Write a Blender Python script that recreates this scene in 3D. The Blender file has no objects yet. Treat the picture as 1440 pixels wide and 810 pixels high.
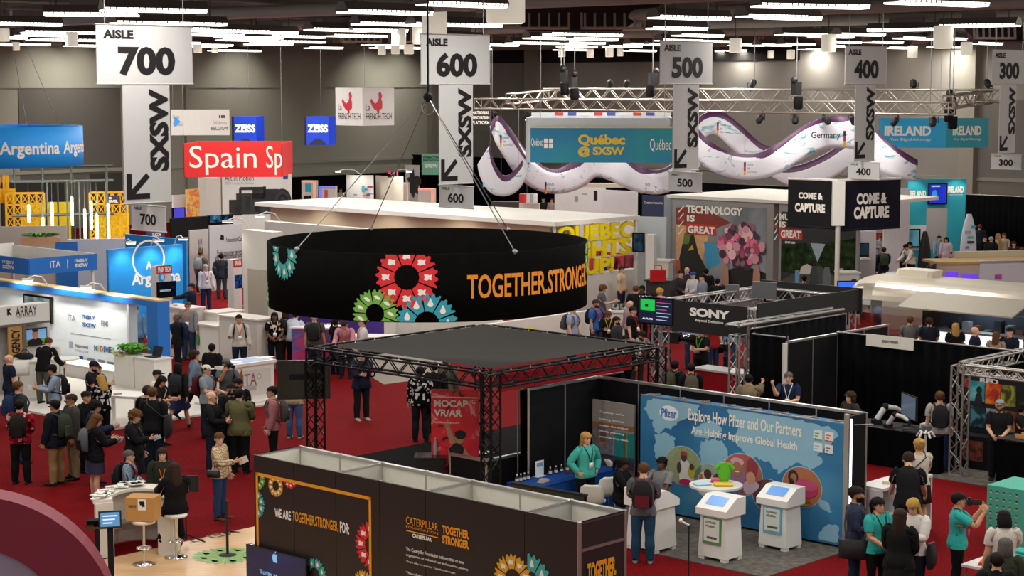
import bpy,bmesh,math,random
import numpy as np
from mathutils import Vector,Matrix
R = math.radians
sc = bpy.context.scene
COL = sc.collection
random.seed(7)
# ---------------------------------------------------------------- camera, light, exposure
F = 2650.0; CAMZ = 8.5; PITCH = R(6.18)
cam = bpy.data.objects.new('camera',bpy.data.cameras.new('camera')); COL.objects.link(cam)
cam.location = (0,0,CAMZ); cam.rotation_euler = (R(90) - PITCH,0,0)
cam.data.sensor_width = 36.0; cam.data.lens = F*36.0/1440.0
cam.data.clip_start = .5; cam.data.clip_end = 400
sc.camera = cam
sc.view_settings.view_transform = 'Standard'; sc.view_settings.look = 'None'
sc.view_settings.exposure = -.82; sc.view_settings.gamma = 1.0
sc.view_settings.use_curve_mapping = False
W = bpy.data.worlds.new('hall_ambient'); sc.world = W; W.use_nodes = True
W.node_tree.nodes['Background'].inputs[0].default_value = (1.0,.98,.95,1)
W.node_tree.nodes['Background'].inputs[1].default_value = .95
def area_light(name,x,y,z,sx,sy,power,col=(1,.96,.90),rz=R(47)):
    l = bpy.data.lights.new(name,'AREA'); l.shape = 'RECTANGLE'; l.size = sx; l.size_y = sy
    l.energy = power; l.color = col
    o = bpy.data.objects.new(name,l); COL.objects.link(o); o.location = (x,y,z); o.rotation_euler = (0,0,rz)
    return o
def spot_light(name,loc,target,power,ang=60,col=(1,.95,.85),blend=.6,rad=.1):
    l = bpy.data.lights.new(name,'SPOT'); l.energy = power; l.spot_size = R(ang); l.spot_blend = blend
    l.color = col; l.shadow_soft_size = rad
    o = bpy.data.objects.new(name,l); COL.objects.link(o); o.location = loc
    o.rotation_euler = (Vector(target) - Vector(loc)).to_track_quat('-Z','Y').to_euler()
    return o
def point_light(name,loc,power,col=(1,.93,.84),rad=.1):
    l = bpy.data.lights.new(name,'POINT'); l.energy = power; l.color = col; l.shadow_soft_size = rad
    o = bpy.data.objects.new(name,l); COL.objects.link(o); o.location = loc
    return o
for yy,n in ((22,3),(30,4),(38,5),(45,5)):      # the ceiling lights above and just ahead of the viewer
    half = yy*.29 + 4
    for i in range(n):
        area_light('unseen_hall_light',-half + 2*half*i/(n - 1),yy,10.55,3.4,.6,520)
for xx,yy in ((20,34),(26,48),(32,62),(36,76),(-19,40),(-24,54),(-28,68)):      # unseen point lights added at the sides, strong on the right for the signs
    point_light('unseen_hall_light',(xx,yy,10.45),2600 if xx > 0 else 500,rad=.4)
# ---------------------------------------------------------------- projection
CP,SP = math.cos(PITCH),math.sin(PITCH)
def ray(px,py):
    x = (px - 720)/F; y = -(py - 405)/F
    return Vector((x,CP + y*SP,-SP + y*CP))
def G(px,py,z=0.0):
    d = ray(px,py); t = (z - CAMZ)/d.z
    return Vector((d.x*t,d.y*t,z))
def D(px,py,Y):
    d = ray(px,py); t = Y/d.y
    return Vector((d.x*t,Y,CAMZ + d.z*t))
PHI = R(47)
U = Vector((math.cos(PHI),math.sin(PHI),0)); V = Vector((-math.sin(PHI),math.cos(PHI),0))
AA,BB = PHI - R(90),PHI     # local x along -V (faces -U)  /  local x along U (faces -V)
# ---------------------------------------------------------------- materials
MC = {}
def lin(h):
    if isinstance(h,(tuple,list)): return tuple(h)
    h = h.lstrip('#')
    c = [int(h[i:i + 2],16)/255 for i in (0,2,4)]
    return tuple(v/12.92 if v <= .04045 else ((v + .055)/1.055) ** 2.4 for v in c)
def nt(m): return m.node_tree.nodes,m.node_tree.links
def M(h,r=.55,metal=0.0,emit=0.0,var=.06,scale=6.0,bump=0.0,alpha=1.0):
    k = (h,r,metal,emit,var,scale,bump,alpha)
    if k in MC: return MC[k]
    m = bpy.data.materials.new('mat_' + str(h)); m.use_nodes = True
    N,L = nt(m); b = N['Principled BSDF']; c = lin(h)
    b.inputs['Base Color'].default_value = (*c,1); b.inputs['Roughness'].default_value = r
    b.inputs['Metallic'].default_value = metal
    if r >= .7: b.inputs['Specular IOR Level'].default_value = .15 if r < .9 else .03
    if alpha < 1:
        b.inputs['Transmission Weight'].default_value = 1 - alpha; b.inputs['IOR'].default_value = 1.1
    if emit:
        b.inputs['Emission Color'].default_value = (*c,1); b.inputs['Emission Strength'].default_value = emit
    if var and not emit:
        tc = N.new('ShaderNodeTexCoord'); n = N.new('ShaderNodeTexNoise'); n.inputs['Scale'].default_value = scale
        n.inputs['Detail'].default_value = 3
        mx = N.new('ShaderNodeMix'); mx.data_type = 'RGBA'
        mx.inputs[6].default_value = (*[v*(1 - var) for v in c],1); mx.inputs[7].default_value = (*[min(1,v*(1 + var) + .002) for v in c],1)
        L.new(tc.outputs['Object'],n.inputs['Vector']); L.new(n.outputs[0],mx.inputs[0]); L.new(mx.outputs[2],b.inputs['Base Color'])
        if bump:
            bp = N.new('ShaderNodeBump'); bp.inputs['Strength'].default_value = bump; bp.inputs['Distance'].default_value = .02
            L.new(n.outputs[0],bp.inputs['Height']); L.new(bp.outputs[0],b.inputs['Normal'])
    MC[k] = m
    return m
def ramp_mat(key,stops,tex='noise',scale=5.0,rough=.7,coord='Object',detail=3,dist=0.0,stretch=None,const=False,bump=0,emit=0,extra=None):
    """procedural colour pattern: texture -> colour ramp"""
    if key in MC: return MC[key]
    m = bpy.data.materials.new('mat_' + key); m.use_nodes = True
    N,L = nt(m); b = N['Principled BSDF']; b.inputs['Roughness'].default_value = rough
    if rough >= .7: b.inputs['Specular IOR Level'].default_value = .05
    tc = N.new('ShaderNodeTexCoord'); mp = N.new('ShaderNodeMapping'); L.new(tc.outputs[coord],mp.inputs[0])
    if stretch: mp.inputs['Scale'].default_value = stretch
    if tex == 'noise':
        t = N.new('ShaderNodeTexNoise'); t.inputs['Detail'].default_value = detail; t.inputs['Distortion'].default_value = dist
    elif tex == 'voronoi':
        t = N.new('ShaderNodeTexVoronoi')
    elif tex == 'wave':
        t = N.new('ShaderNodeTexWave'); t.inputs['Distortion'].default_value = dist; t.inputs['Detail'].default_value = detail
        if extra: t.bands_direction = extra
    elif tex == 'magic':
        t = N.new('ShaderNodeTexMagic')
    elif tex == 'grad':
        t = N.new('ShaderNodeSeparateXYZ')
    if tex != 'grad': t.inputs['Scale'].default_value = scale
    L.new(mp.outputs[0],t.inputs[0])
    rp = N.new('ShaderNodeValToRGB'); cr = rp.color_ramp
    if const: cr.interpolation = 'CONSTANT'
    while len(cr.elements) < len(stops): cr.elements.new(.5)
    for e,(p,c) in zip(cr.elements,stops): e.position = p; e.color = (*lin(c),1)
    src = t.outputs[{'voronoi': 1 if extra == 'cell' else 0,'grad': 2}.get(tex,0)]
    if tex == 'voronoi' and extra == 'cell':
        sp = N.new('ShaderNodeSeparateColor'); L.new(src,sp.inputs[0]); src = sp.outputs[0]
    if tex in ('magic',): src = t.outputs[1]
    L.new(src,rp.inputs[0]); L.new(rp.outputs[0],b.inputs['Base Color'])
    if emit: L.new(rp.outputs[0],b.inputs['Emission Color']); b.inputs['Emission Strength'].default_value = emit
    if bump:
        bp = N.new('ShaderNodeBump'); bp.inputs['Strength'].default_value = bump; bp.inputs['Distance'].default_value = .02
        L.new(src,bp.inputs['Height']); L.new(bp.outputs[0],b.inputs['Normal'])
    MC[key] = m
    return m
def plaid_mat(key,base,c1,c2,s=24):
    if key in MC: return MC[key]
    m = bpy.data.materials.new('mat_' + key); m.use_nodes = True
    N,L = nt(m); b = N['Principled BSDF']; b.inputs['Roughness'].default_value = .85
    tc = N.new('ShaderNodeTexCoord'); last = None; col = (*lin(base),1)
    for d,c in (('X',c1),('Z',c1),('X',c2),('Z',c2)):
        w = N.new('ShaderNodeTexWave'); w.bands_direction = d; w.inputs['Scale'].default_value = s if c is c1 else s*.5
        w.inputs['Phase Offset'].default_value = 0 if c is c1 else 1.6
        L.new(tc.outputs['Object'],w.inputs[0])
        g = N.new('ShaderNodeMath'); g.operation = 'GREATER_THAN'; g.inputs[1].default_value = .62 if c is c1 else .9; L.new(w.outputs[1],g.inputs[0])
        mu = N.new('ShaderNodeMath'); mu.operation = 'MULTIPLY'; mu.inputs[1].default_value = .62; L.new(g.outputs[0],mu.inputs[0])
        mx = N.new('ShaderNodeMix'); mx.data_type = 'RGBA'; mx.inputs[7].default_value = (*lin(c),1)
        if last: L.new(last,mx.inputs[6])
        else: mx.inputs[6].default_value = col
        L.new(mu.outputs[0],mx.inputs[0]); last = mx.outputs[2]
    L.new(last,b.inputs['Base Color'])
    MC[key] = m
    return m
WHITE = M('e9e6df',.5); BLACK = M('0b0b0c',.6); DARK = M('17161a',.7); CHROME = M('d8d8d8',.12,1.0,var=0); ALU = M('b9b8b4',.32,.9,var=0)
STEEL = M('8f8f8d',.35,.8,var=0); GLOSSY = M('070708',.12,var=0)
# ---------------------------------------------------------------- objects
def link(name,me,parent=None):
    o = bpy.data.objects.new(name,me); COL.objects.link(o)
    if parent is not None: o.parent = parent
    return o
def tag(o,label,cat,group=None,kind=None):
    if label: o['label'] = label
    if cat: o['category'] = cat
    if group: o['group'] = group
    if kind: o['kind'] = kind
    return o
def thing(name,label,cat,loc=(0,0,0),rz=0.0,group=None):
    o = bpy.data.objects.new(name,None); COL.objects.link(o); o.empty_display_size = .2
    o.location = loc; o.rotation_euler = (0,0,rz)
    return tag(o,label,cat,group)
def struct(o): o['kind'] = 'structure'; return o
class MB:
    """collects geometry for ONE mesh object"""
    def __init__(s): s.v = []; s.f = []; s.m = []; s.mats = []; s.sm = []; s.X = Matrix()
    def mi(s,m):
        if m not in s.mats: s.mats.append(m)
        return s.mats.index(m)
    def add(s,vs,fs,m,smooth=False):
        k = len(s.v); i = s.mi(m)
        s.v += [tuple(s.X @ Vector(p)) for p in vs]
        for f in fs: s.f.append([a + k for a in f]); s.m.append(i); s.sm.append(smooth)
        return s
    def box(s,x0,x1,y0,y1,z0,z1,m):
        return s.add([(x0,y0,z0),(x1,y0,z0),(x1,y1,z0),(x0,y1,z0),(x0,y0,z1),(x1,y0,z1),(x1,y1,z1),(x0,y1,z1)],
            [(0,3,2,1),(4,5,6,7),(0,1,5,4),(1,2,6,5),(2,3,7,6),(3,0,4,7)],m)
    def cbox(s,cx,cy,cz,w,d,h,m): return s.box(cx - w/2,cx + w/2,cy - d/2,cy + d/2,cz - h/2,cz + h/2,m)
    def prism(s,pts,d0,d1,m,axis='y',smooth=False):
        """polygon pts (a,b) extruded: axis y -> (a, d, b); axis z -> (a, b, d); axis x -> (d, a, b)"""
        n = len(pts)
        fn = {'y': lambda p,d: (p[0],d,p[1]),'z': lambda p,d: (p[0],p[1],d),'x': lambda p,d: (d,p[0],p[1])}[axis]
        vs = [fn(p,d0) for p in pts] + [fn(p,d1) for p in pts]
        fs = [list(range(n)),list(range(2*n - 1,n - 1,-1))]
        s.add(vs,fs,m)
        return s.add(vs,[(i,i + n,(i + 1) % n + n,(i + 1) % n) for i in range(n)],m,smooth)
    def tube(s,pts,r,m,n=8,cap=True,closed=False):
        pts = [Vector(p) for p in pts]; rs = r if isinstance(r,(list,tuple)) else [r]*len(pts)
        vs = []; fs = []; ref = None; N = len(pts)
        for i,p in enumerate(pts):
            if closed: t = pts[(i + 1) % N] - pts[i - 1]
            else: t = pts[min(i + 1,N - 1)] - pts[max(i - 1,0)]
            t.normalize()
            if ref is None: ref = t.orthogonal().normalized()
            ref = (ref - t*ref.dot(t)); ref = ref.normalized() if ref.length > 1e-6 else t.orthogonal().normalized()
            b = t.cross(ref)
            for k in range(n):
                a = 2*math.pi*k/n
                vs.append(p + (ref*math.cos(a) + b*math.sin(a))*rs[i])
        for i in range(N if closed else N - 1):
            for k in range(n):
                j = (i + 1) % N
                fs.append((i*n + k,i*n + (k + 1) % n,j*n + (k + 1) % n,j*n + k))
        s.add(vs,fs,m,True)
        if cap and not closed: s.add(vs[:n],[list(range(n - 1,-1,-1))],m); s.add(vs[-n:],[list(range(n))],m)
        return s
    def bar(s,a,b,r,m,n=6): return s.tube([a,b],r,m,n)
    def loft(s,rings,m,smooth=True,cap=True,closed=True):
        n = len(rings[0]); vs = [p for r in rings for p in r]; fs = []
        for i in range(len(rings) - 1):
            for k in range(n if closed else n - 1):
                fs.append((i*n + k,i*n + (k + 1) % n,(i + 1)*n + (k + 1) % n,(i + 1)*n + k))
        s.add(vs,fs,m,smooth)
        if cap and closed: s.add(rings[0],[list(range(n - 1,-1,-1))],m); s.add(rings[-1],[list(range(n))],m)
        return s
    def lathe(s,prof,m,n=20,c=(0,0),smooth=True,cap=True):
        return s.loft([[(c[0] + r*math.cos(2*math.pi*k/n),c[1] + r*math.sin(2*math.pi*k/n),z) for k in range(n)] for r,z in prof],m,smooth,cap)
    def cyl(s,cx,cy,z0,z1,r,m,n=20): return s.lathe([(r,z0),(r,z1)],m,n,(cx,cy))
    def ball(s,c,r,m,n=10,k=7):
        rx,ry,rz = r if isinstance(r,(tuple,list)) else (r,r,r)
        rings = []
        for i in range(k + 1):
            a = math.pi*i/k - math.pi/2; q = max(math.cos(a),.02)
            rings.append([(c[0] + rx*q*math.cos(2*math.pi*j/n),c[1] + ry*q*math.sin(2*math.pi*j/n),c[2] + rz*math.sin(a)) for j in range(n)])
        return s.loft(rings,m)
    def quad(s,a,b,c,d,m): return s.add([a,b,c,d],[(0,1,2,3)],m)
    def text(s,t,x0,z0,x1,z1,m,y=-.004,bold=.012,ext=.003,plane='xz',rot=0,keep=False):
        """lettering filling the box x0..x1, z0..z1 on the local plane y"""
        vs,fs = glyphs(t,bold)
        if not len(vs): return s
        ax,az = vs[:,0].min(),vs[:,1].min(); w = vs[:,0].max() - ax; h = vs[:,1].max() - az
        X = (vs[:,0] - ax)/w; Z = (vs[:,1] - az)/h
        if rot == 90: X,Z = 1 - Z,X.copy()
        elif rot == 180: X,Z = 1 - X,1 - Z
        elif rot == -90: X,Z = Z.copy(),1 - X
        px = x0 + X*(x1 - x0); pz = z0 + Z*(z1 - z0)
        if plane == 'xz': P = [(a,y,b) for a,b in zip(px,pz)]
        elif plane == 'xy': P = [(a,b,y) for a,b in zip(px,pz)]
        return s.add(P,fs,m)
    def build(s,name,parent=None,loc=None,rz=None):
        me = bpy.data.meshes.new(name)
        me.from_pydata(s.v,[],s.f)
        for m in s.mats: me.materials.append(m)
        me.polygons.foreach_set('material_index',s.m); me.polygons.foreach_set('use_smooth',s.sm)
        me.update()
        o = link(name,me,parent)
        if loc is not None: o.location = loc
        if rz is not None: o.rotation_euler = (0,0,rz)
        return o
GC = {}
def glyphs(t,bold):
    k = (t,bold)
    if k in GC: return GC[k]
    c = bpy.data.curves.new('t','FONT'); c.body = t; c.size = 1; c.offset = bold; c.resolution_u = 3; c.space_line = .95
    o = bpy.data.objects.new('t',c); COL.objects.link(o)
    dg = bpy.context.evaluated_depsgraph_get(); me = o.evaluated_get(dg).to_mesh()
    vs = np.array([v.co[:] for v in me.vertices]) if len(me.vertices) else np.zeros((0,3)); fs = [list(p.vertices) for p in me.polygons]
    o.evaluated_get(dg).to_mesh_clear(); bpy.data.objects.remove(o); bpy.data.curves.remove(c)
    GC[k] = (vs,fs)
    return GC[k]
class Plane:
    """a vertical wall plane: local x along the wall, z up; hit() turns a pixel into local coordinates on it"""
    def __init__(s,o,ang): s.o = Vector((o[0],o[1],0)); s.ang = ang; s.x = Vector((math.cos(ang),math.sin(ang),0)); s.n = Vector((math.sin(ang),-math.cos(ang),0))
    def hit(s,px,py,off=0.0):
        d = ray(px,py); c = Vector((0,0,CAMZ)); o = s.o + s.n*off
        t = (o - c).dot(s.n)/d.dot(s.n); p = c + d*t
        return ((p - s.o).dot(s.x),p.z)
    def rect(s,a,b,off=0.0):
        x0,z1 = s.hit(*a,off); x1,z0 = s.hit(*b,off)
        return x0,z0,x1,z1
def on(mb,pl,t,a,b,m,y=-.006,bold=.012,rot=0):
    """lettering between pixel a (top left) and pixel b (bottom right) of a plane"""
    x0,z0,x1,z1 = pl.rect(a,b,-y)
    mb.text(t,x0,z0,x1,z1,m,y,bold,rot=rot)
def panel(mb,pl,a,b,m,y=-.003,th=.003):
    x0,z0,x1,z1 = pl.rect(a,b,-y)
    mb.box(x0,x1,y,y + th,z0,z1,m)
    return x0,z0,x1,z1
def dup(root,loc,rz=None,label=None,group=None):
    r = root.copy(); COL.objects.link(r); r.location = loc
    if rz is not None: r.rotation_euler = (0,0,rz)
    if label: r['label'] = label
    if group: r['group'] = group
    for ch in list(root.children):
        c = ch.copy(); COL.objects.link(c); c.parent = r
        for g in list(ch.children):
            d = g.copy(); COL.objects.link(d); d.parent = c
    return r
# ---------------------------------------------------------------- people: one continuous template body, posed by skinning
def _ell(cx,cy,z,rx,ry,n=20): return [(cx + rx*math.cos(2*math.pi*k/n),cy + ry*math.sin(2*math.pi*k/n),z) for k in range(n)]
A30 = R(30); SHO = Vector((.175,.0,1.425)); ADIR = Vector((math.sin(A30),0,-math.cos(A30)))
ELB = SHO + ADIR*.29; WRI = ELB + ADIR*.25
def template(faces_list):
    mb = MB(); m = BLACK
    mb.loft([_ell(0,.0,z,rx,ry) for z,rx,ry in ((.79,.10,.085),(.84,.155,.11),(.92,.172,.122),(1.0,.16,.112),(1.08,.143,.1),(1.18,.152,.107),(1.28,.172,.12),(1.36,.178,.115),(1.42,.165,.095),(1.465,.11,.075),(1.50,.066,.066),(1.53,.056,.06),(1.60,.054,.058))],m)
    mb.loft([_ell(0,cy,z,rx,ry,24) for z,rx,ry,cy in ((1.522,.018,.02,-.068),(1.532,.034,.036,-.056),(1.555,.05,.064,-.035),(1.585,.061,.084,-.016),(1.62,.069,.094,-.004),(1.655,.074,.098,.0),(1.69,.073,.096,.003),(1.718,.062,.08,.005),(1.738,.042,.055,.006),(1.75,.015,.02,.006))],m)
    mb.loft([_ell(0,y,z,rx,ry,8) for z,rx,ry,y in ((1.587,.012,.012,-.092),(1.595,.017,.018,-.1),(1.61,.012,.014,-.101),(1.64,.008,.01,-.094))],m)
    for s in (1,-1):
        mb.ball((s*.077,.012,1.625),(.012,.02,.033),m,8,6)
        q = lambda v: Vector((v.x*s,v.y,v.z))
        mb.tube([q(SHO - ADIR*.03 + Vector((-.03,0,0))),q(SHO + ADIR*.03),q(SHO + ADIR*.12),q(SHO + ADIR*.22),q(ELB),q(ELB + ADIR*.07),q(ELB + ADIR*.17),q(WRI),q(WRI + ADIR*.03)],[.062,.06,.052,.045,.04,.042,.035,.027,.026],m,14)
        nrm = Vector((-math.cos(A30),0,-math.sin(A30)))   # towards the palm side (medial)
        rings = []
        for t,w,h in ((.0,.027,.02),(.03,.037,.018),(.065,.042,.016),(.095,.04,.012)):
            c = WRI + ADIR*t
            rings.append([q(c + Vector((0,1,0))*(w*math.cos(a)) + nrm*(h*math.sin(a))) for a in [2*math.pi*k/14 for k in range(14)]])
        mb.loft(rings,m)
        for y,L,fan in ((-.032,.068,-.28),(-.0105,.078,-.08),(.0115,.073,.1),(.033,.056,.3)):
            b0 = WRI + ADIR*.085 + Vector((0,y,0)); d0 = (ADIR + Vector((0,fan*.5,0)) + nrm*.1).normalized()
            d1 = (d0 + nrm*.55).normalized(); d2 = (d0 + nrm*1.1).normalized()
            p = [b0,b0 + d0*L*.45,b0 + d0*L*.45 + d1*L*.33,b0 + d0*L*.45 + d1*L*.33 + d2*L*.26]
            mb.tube([q(v) for v in p],[.0095,.0088,.008,.006],m,8)
        b0 = WRI + ADIR*.025 + Vector((0,-.028,0)); d0 = (ADIR*.7 + Vector((0,-.75,0)) + nrm*.25).normalized(); d1 = (d0 + ADIR*.6).normalized()
        mb.tube([q(v) for v in (b0,b0 + d0*.035,b0 + d0*.035 + d1*.03,b0 + d0*.035 + d1*.052)],[.014,.0115,.01,.007],m,8)
        mb.tube([(s*.088,0,.93),(s*.094,0,.84),(s*.097,0,.70),(s*.1,0,.58),(s*.102,-.003,.49),(s*.104,.01,.40),(s*.106,.016,.33),(s*.109,.012,.2),(s*.112,.01,.10),(s*.112,.01,.05)],[.085,.088,.08,.066,.055,.052,.055,.044,.037,.038],m,16)
        rings = []
        for y,w,h in ((.068,.018,.02),(.055,.034,.05),(.01,.038,.075),(-.05,.042,.055),(-.11,.047,.04),(-.16,.043,.033),(-.19,.022,.02)):
            rings.append([(s*.115 + w*math.cos(a),y,max(.0,h*.5 + h*.5*math.sin(a)*1.05)) for a in [2*math.pi*k/14 for k in range(14)]])
        mb.loft(rings,m)
    o = mb.build('tmp')
    rm = o.modifiers.new('r','REMESH'); rm.mode = 'VOXEL'; rm.voxel_size = .0046; rm.adaptivity = 0
    sm = o.modifiers.new('s','SMOOTH'); sm.factor = .5; sm.iterations = 3
    out = []
    dc = o.modifiers.new('d','DECIMATE')
    for nf in faces_list:
        dc.ratio = 1.0
        dc.ratio = max(.001,nf/130000.0)
        dg = bpy.context.evaluated_depsgraph_get(); me = o.evaluated_get(dg).to_mesh()
        co = np.empty(len(me.vertices)*3); me.vertices.foreach_get('co',co); co = co.reshape(-1,3)
        no = np.empty(len(me.vertices)*3); me.vertices.foreach_get('normal',no); no = no.reshape(-1,3)
        fs = np.array([list(p.vertices)[:3] for p in me.polygons] + [[p.vertices[0],p.vertices[2],p.vertices[3]] for p in me.polygons if len(p.vertices) == 4])
        o.evaluated_get(dg).to_mesh_clear()
        out.append(Tpl(co,no,fs))
    bpy.data.objects.remove(o)
    return out
def sst(a,b,x): t = np.clip((x - a)/(b - a),0,1); return t*t*(3 - 2*t)
BN = ['pelvis','spine','chest','neck','head','uaL','faL','haL','fiL','uaR','faR','haR','fiR','thL','shL','ftL','thR','shR','ftR']
BI = {n: i for i,n in enumerate(BN)}
PAR = dict(pelvis=None,spine='pelvis',chest='spine',neck='chest',head='neck',uaL='chest',faL='uaL',haL='faL',fiL='haL',uaR='chest',faR='uaR',haR='faR',fiR='haR',thL='pelvis',shL='thL',ftL='shL',thR='pelvis',shR='thR',ftR='shR')
def mir(v): return Vector((-v.x,v.y,v.z))
JT = dict(pelvis=Vector((0,0,.95)),spine=Vector((0,.01,1.04)),chest=Vector((0,.01,1.2)),neck=Vector((0,.01,1.49)),head=Vector((0,.0,1.56)),
    uaL=SHO,faL=ELB,haL=WRI,fiL=WRI + ADIR*.09,thL=Vector((.09,0,.9)),shL=Vector((.102,0,.49)),ftL=Vector((.112,.01,.08)))
for k in ('ua','fa','ha','fi','th','sh','ft'): JT[k + 'R'] = mir(JT[k + 'L'])
def weights(co):
    n = len(co); w = np.zeros((n,len(BN))); x,y,z = co[:,0],co[:,1],co[:,2]; ax = np.abs(x)
    bx = .195 + (1.40 - z)*.27
    arm = np.where(z > 1.36,sst(.125,.215,ax),(ax > bx).astype(float))
    arm = np.where(z > 1.49,0,arm); arm = np.where((z < .62) | ((ax < .2) & (z < 1.3)),0,arm)
    t = (ax - SHO.x)*ADIR.x + (z - SHO.z)*ADIR.z
    leg = (z < .97) & (arm < .5)
    # torso
    sp = sst(.98,1.10,z); ch = sst(1.14,1.28,z); nk = sst(1.47,1.52,z)
    hd = np.maximum(sst(1.535,1.585,z),((y < -.048) & (z > 1.51)).astype(float))
    tor = np.zeros((n,5)); tor[:,0] = 1 - sp; tor[:,1] = sp*(1 - ch); tor[:,2] = sp*ch*(1 - nk); tor[:,3] = sp*ch*nk*(1 - hd); tor[:,4] = hd
    tor[hd > 0] *= 1; tor[:,:4] *= (1 - hd)[:,None]/np.maximum(tor[:,:4].sum(1),1e-6)[:,None]
    w[:,:5] = tor*(1 - arm)[:,None]
    e1 = sst(.25,.33,t); e2 = sst(.515,.56,t); e3 = sst(.622,.64,t)
    thumb = (y < -.03) & (t < .66)
    e3 = np.where(thumb,0,e3)
    th = sst(.94,.80,z) if False else 1 - sst(.80,.95,z)
    kn = 1 - sst(.43,.55,z); an = 1 - sst(.06,.11,z)
    side = sst(-.02,.02,x)
    for s,sd in (('L',x >= 0),('R',x < 0)):
        A = arm*sd
        w[:,BI['ua' + s]] = A*(1 - e1); w[:,BI['fa' + s]] = A*e1*(1 - e2); w[:,BI['ha' + s]] = A*e1*e2*(1 - e3); w[:,BI['fi' + s]] = A*e1*e2*e3
        sw = side if s == 'L' else 1 - side
        Lg = leg*sw*th
        w[:,BI['th' + s]] = Lg*(1 - kn); w[:,BI['sh' + s]] = Lg*kn*(1 - an); w[:,BI['ft' + s]] = Lg*kn*an
    w[leg,0] = (1 - th)[leg]*w[leg,0]
    return w/np.maximum(w.sum(1),1e-6)[:,None]
class Tpl:
    def __init__(s,co,no,fs):
        s.co,s.no,s.fs = co,no,fs; s.w = weights(co); s.cache = {}
        s.t = (np.abs(co[:,0]) - SHO.x)*ADIR.x + (co[:,2] - SHO.z)*ADIR.z
        s.arm = s.w[:,[BI[k] for k in ('uaL','faL','haL','fiL','uaR','faR','haR','fiR')]].sum(1)
    def cut(s,key,mask,off,hem=None,cuff=None,neck=True):
        """garment = the faces inside mask, pushed out along the normals; hem and cuff are trimmed to a clean line"""
        if key in s.cache: return s.cache[key]
        fm = mask[s.fs].sum(1) >= (1 if hem or cuff else 2)
        if neck: fm &= (s.co[s.fs][:,:,2].max(1) < 1.53) & ~((s.co[s.fs][:,:,2].max(1) > 1.50) & (s.co[s.fs][:,:,1].min(1) < -.03))
        fs = s.fs[fm]; ids,inv = np.unique(fs,return_inverse=True)
        o = off[ids] if hasattr(off,'__len__') else np.full(len(ids),off)
        co = s.co[ids] + s.no[ids]*o[:,None]; arm = s.arm[ids] > .5
        if hem: co[~arm,2] = np.maximum(co[~arm,2],hem)
        if cuff:
            e = np.maximum(s.t[ids] - cuff,0)*arm; sg = np.sign(co[:,0])
            co[:,0] -= e*ADIR.x*sg; co[:,2] -= e*ADIR.z
        s.cache[key] = (co,inv.reshape(-1,3),s.w[ids])
        return s.cache[key]
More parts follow.
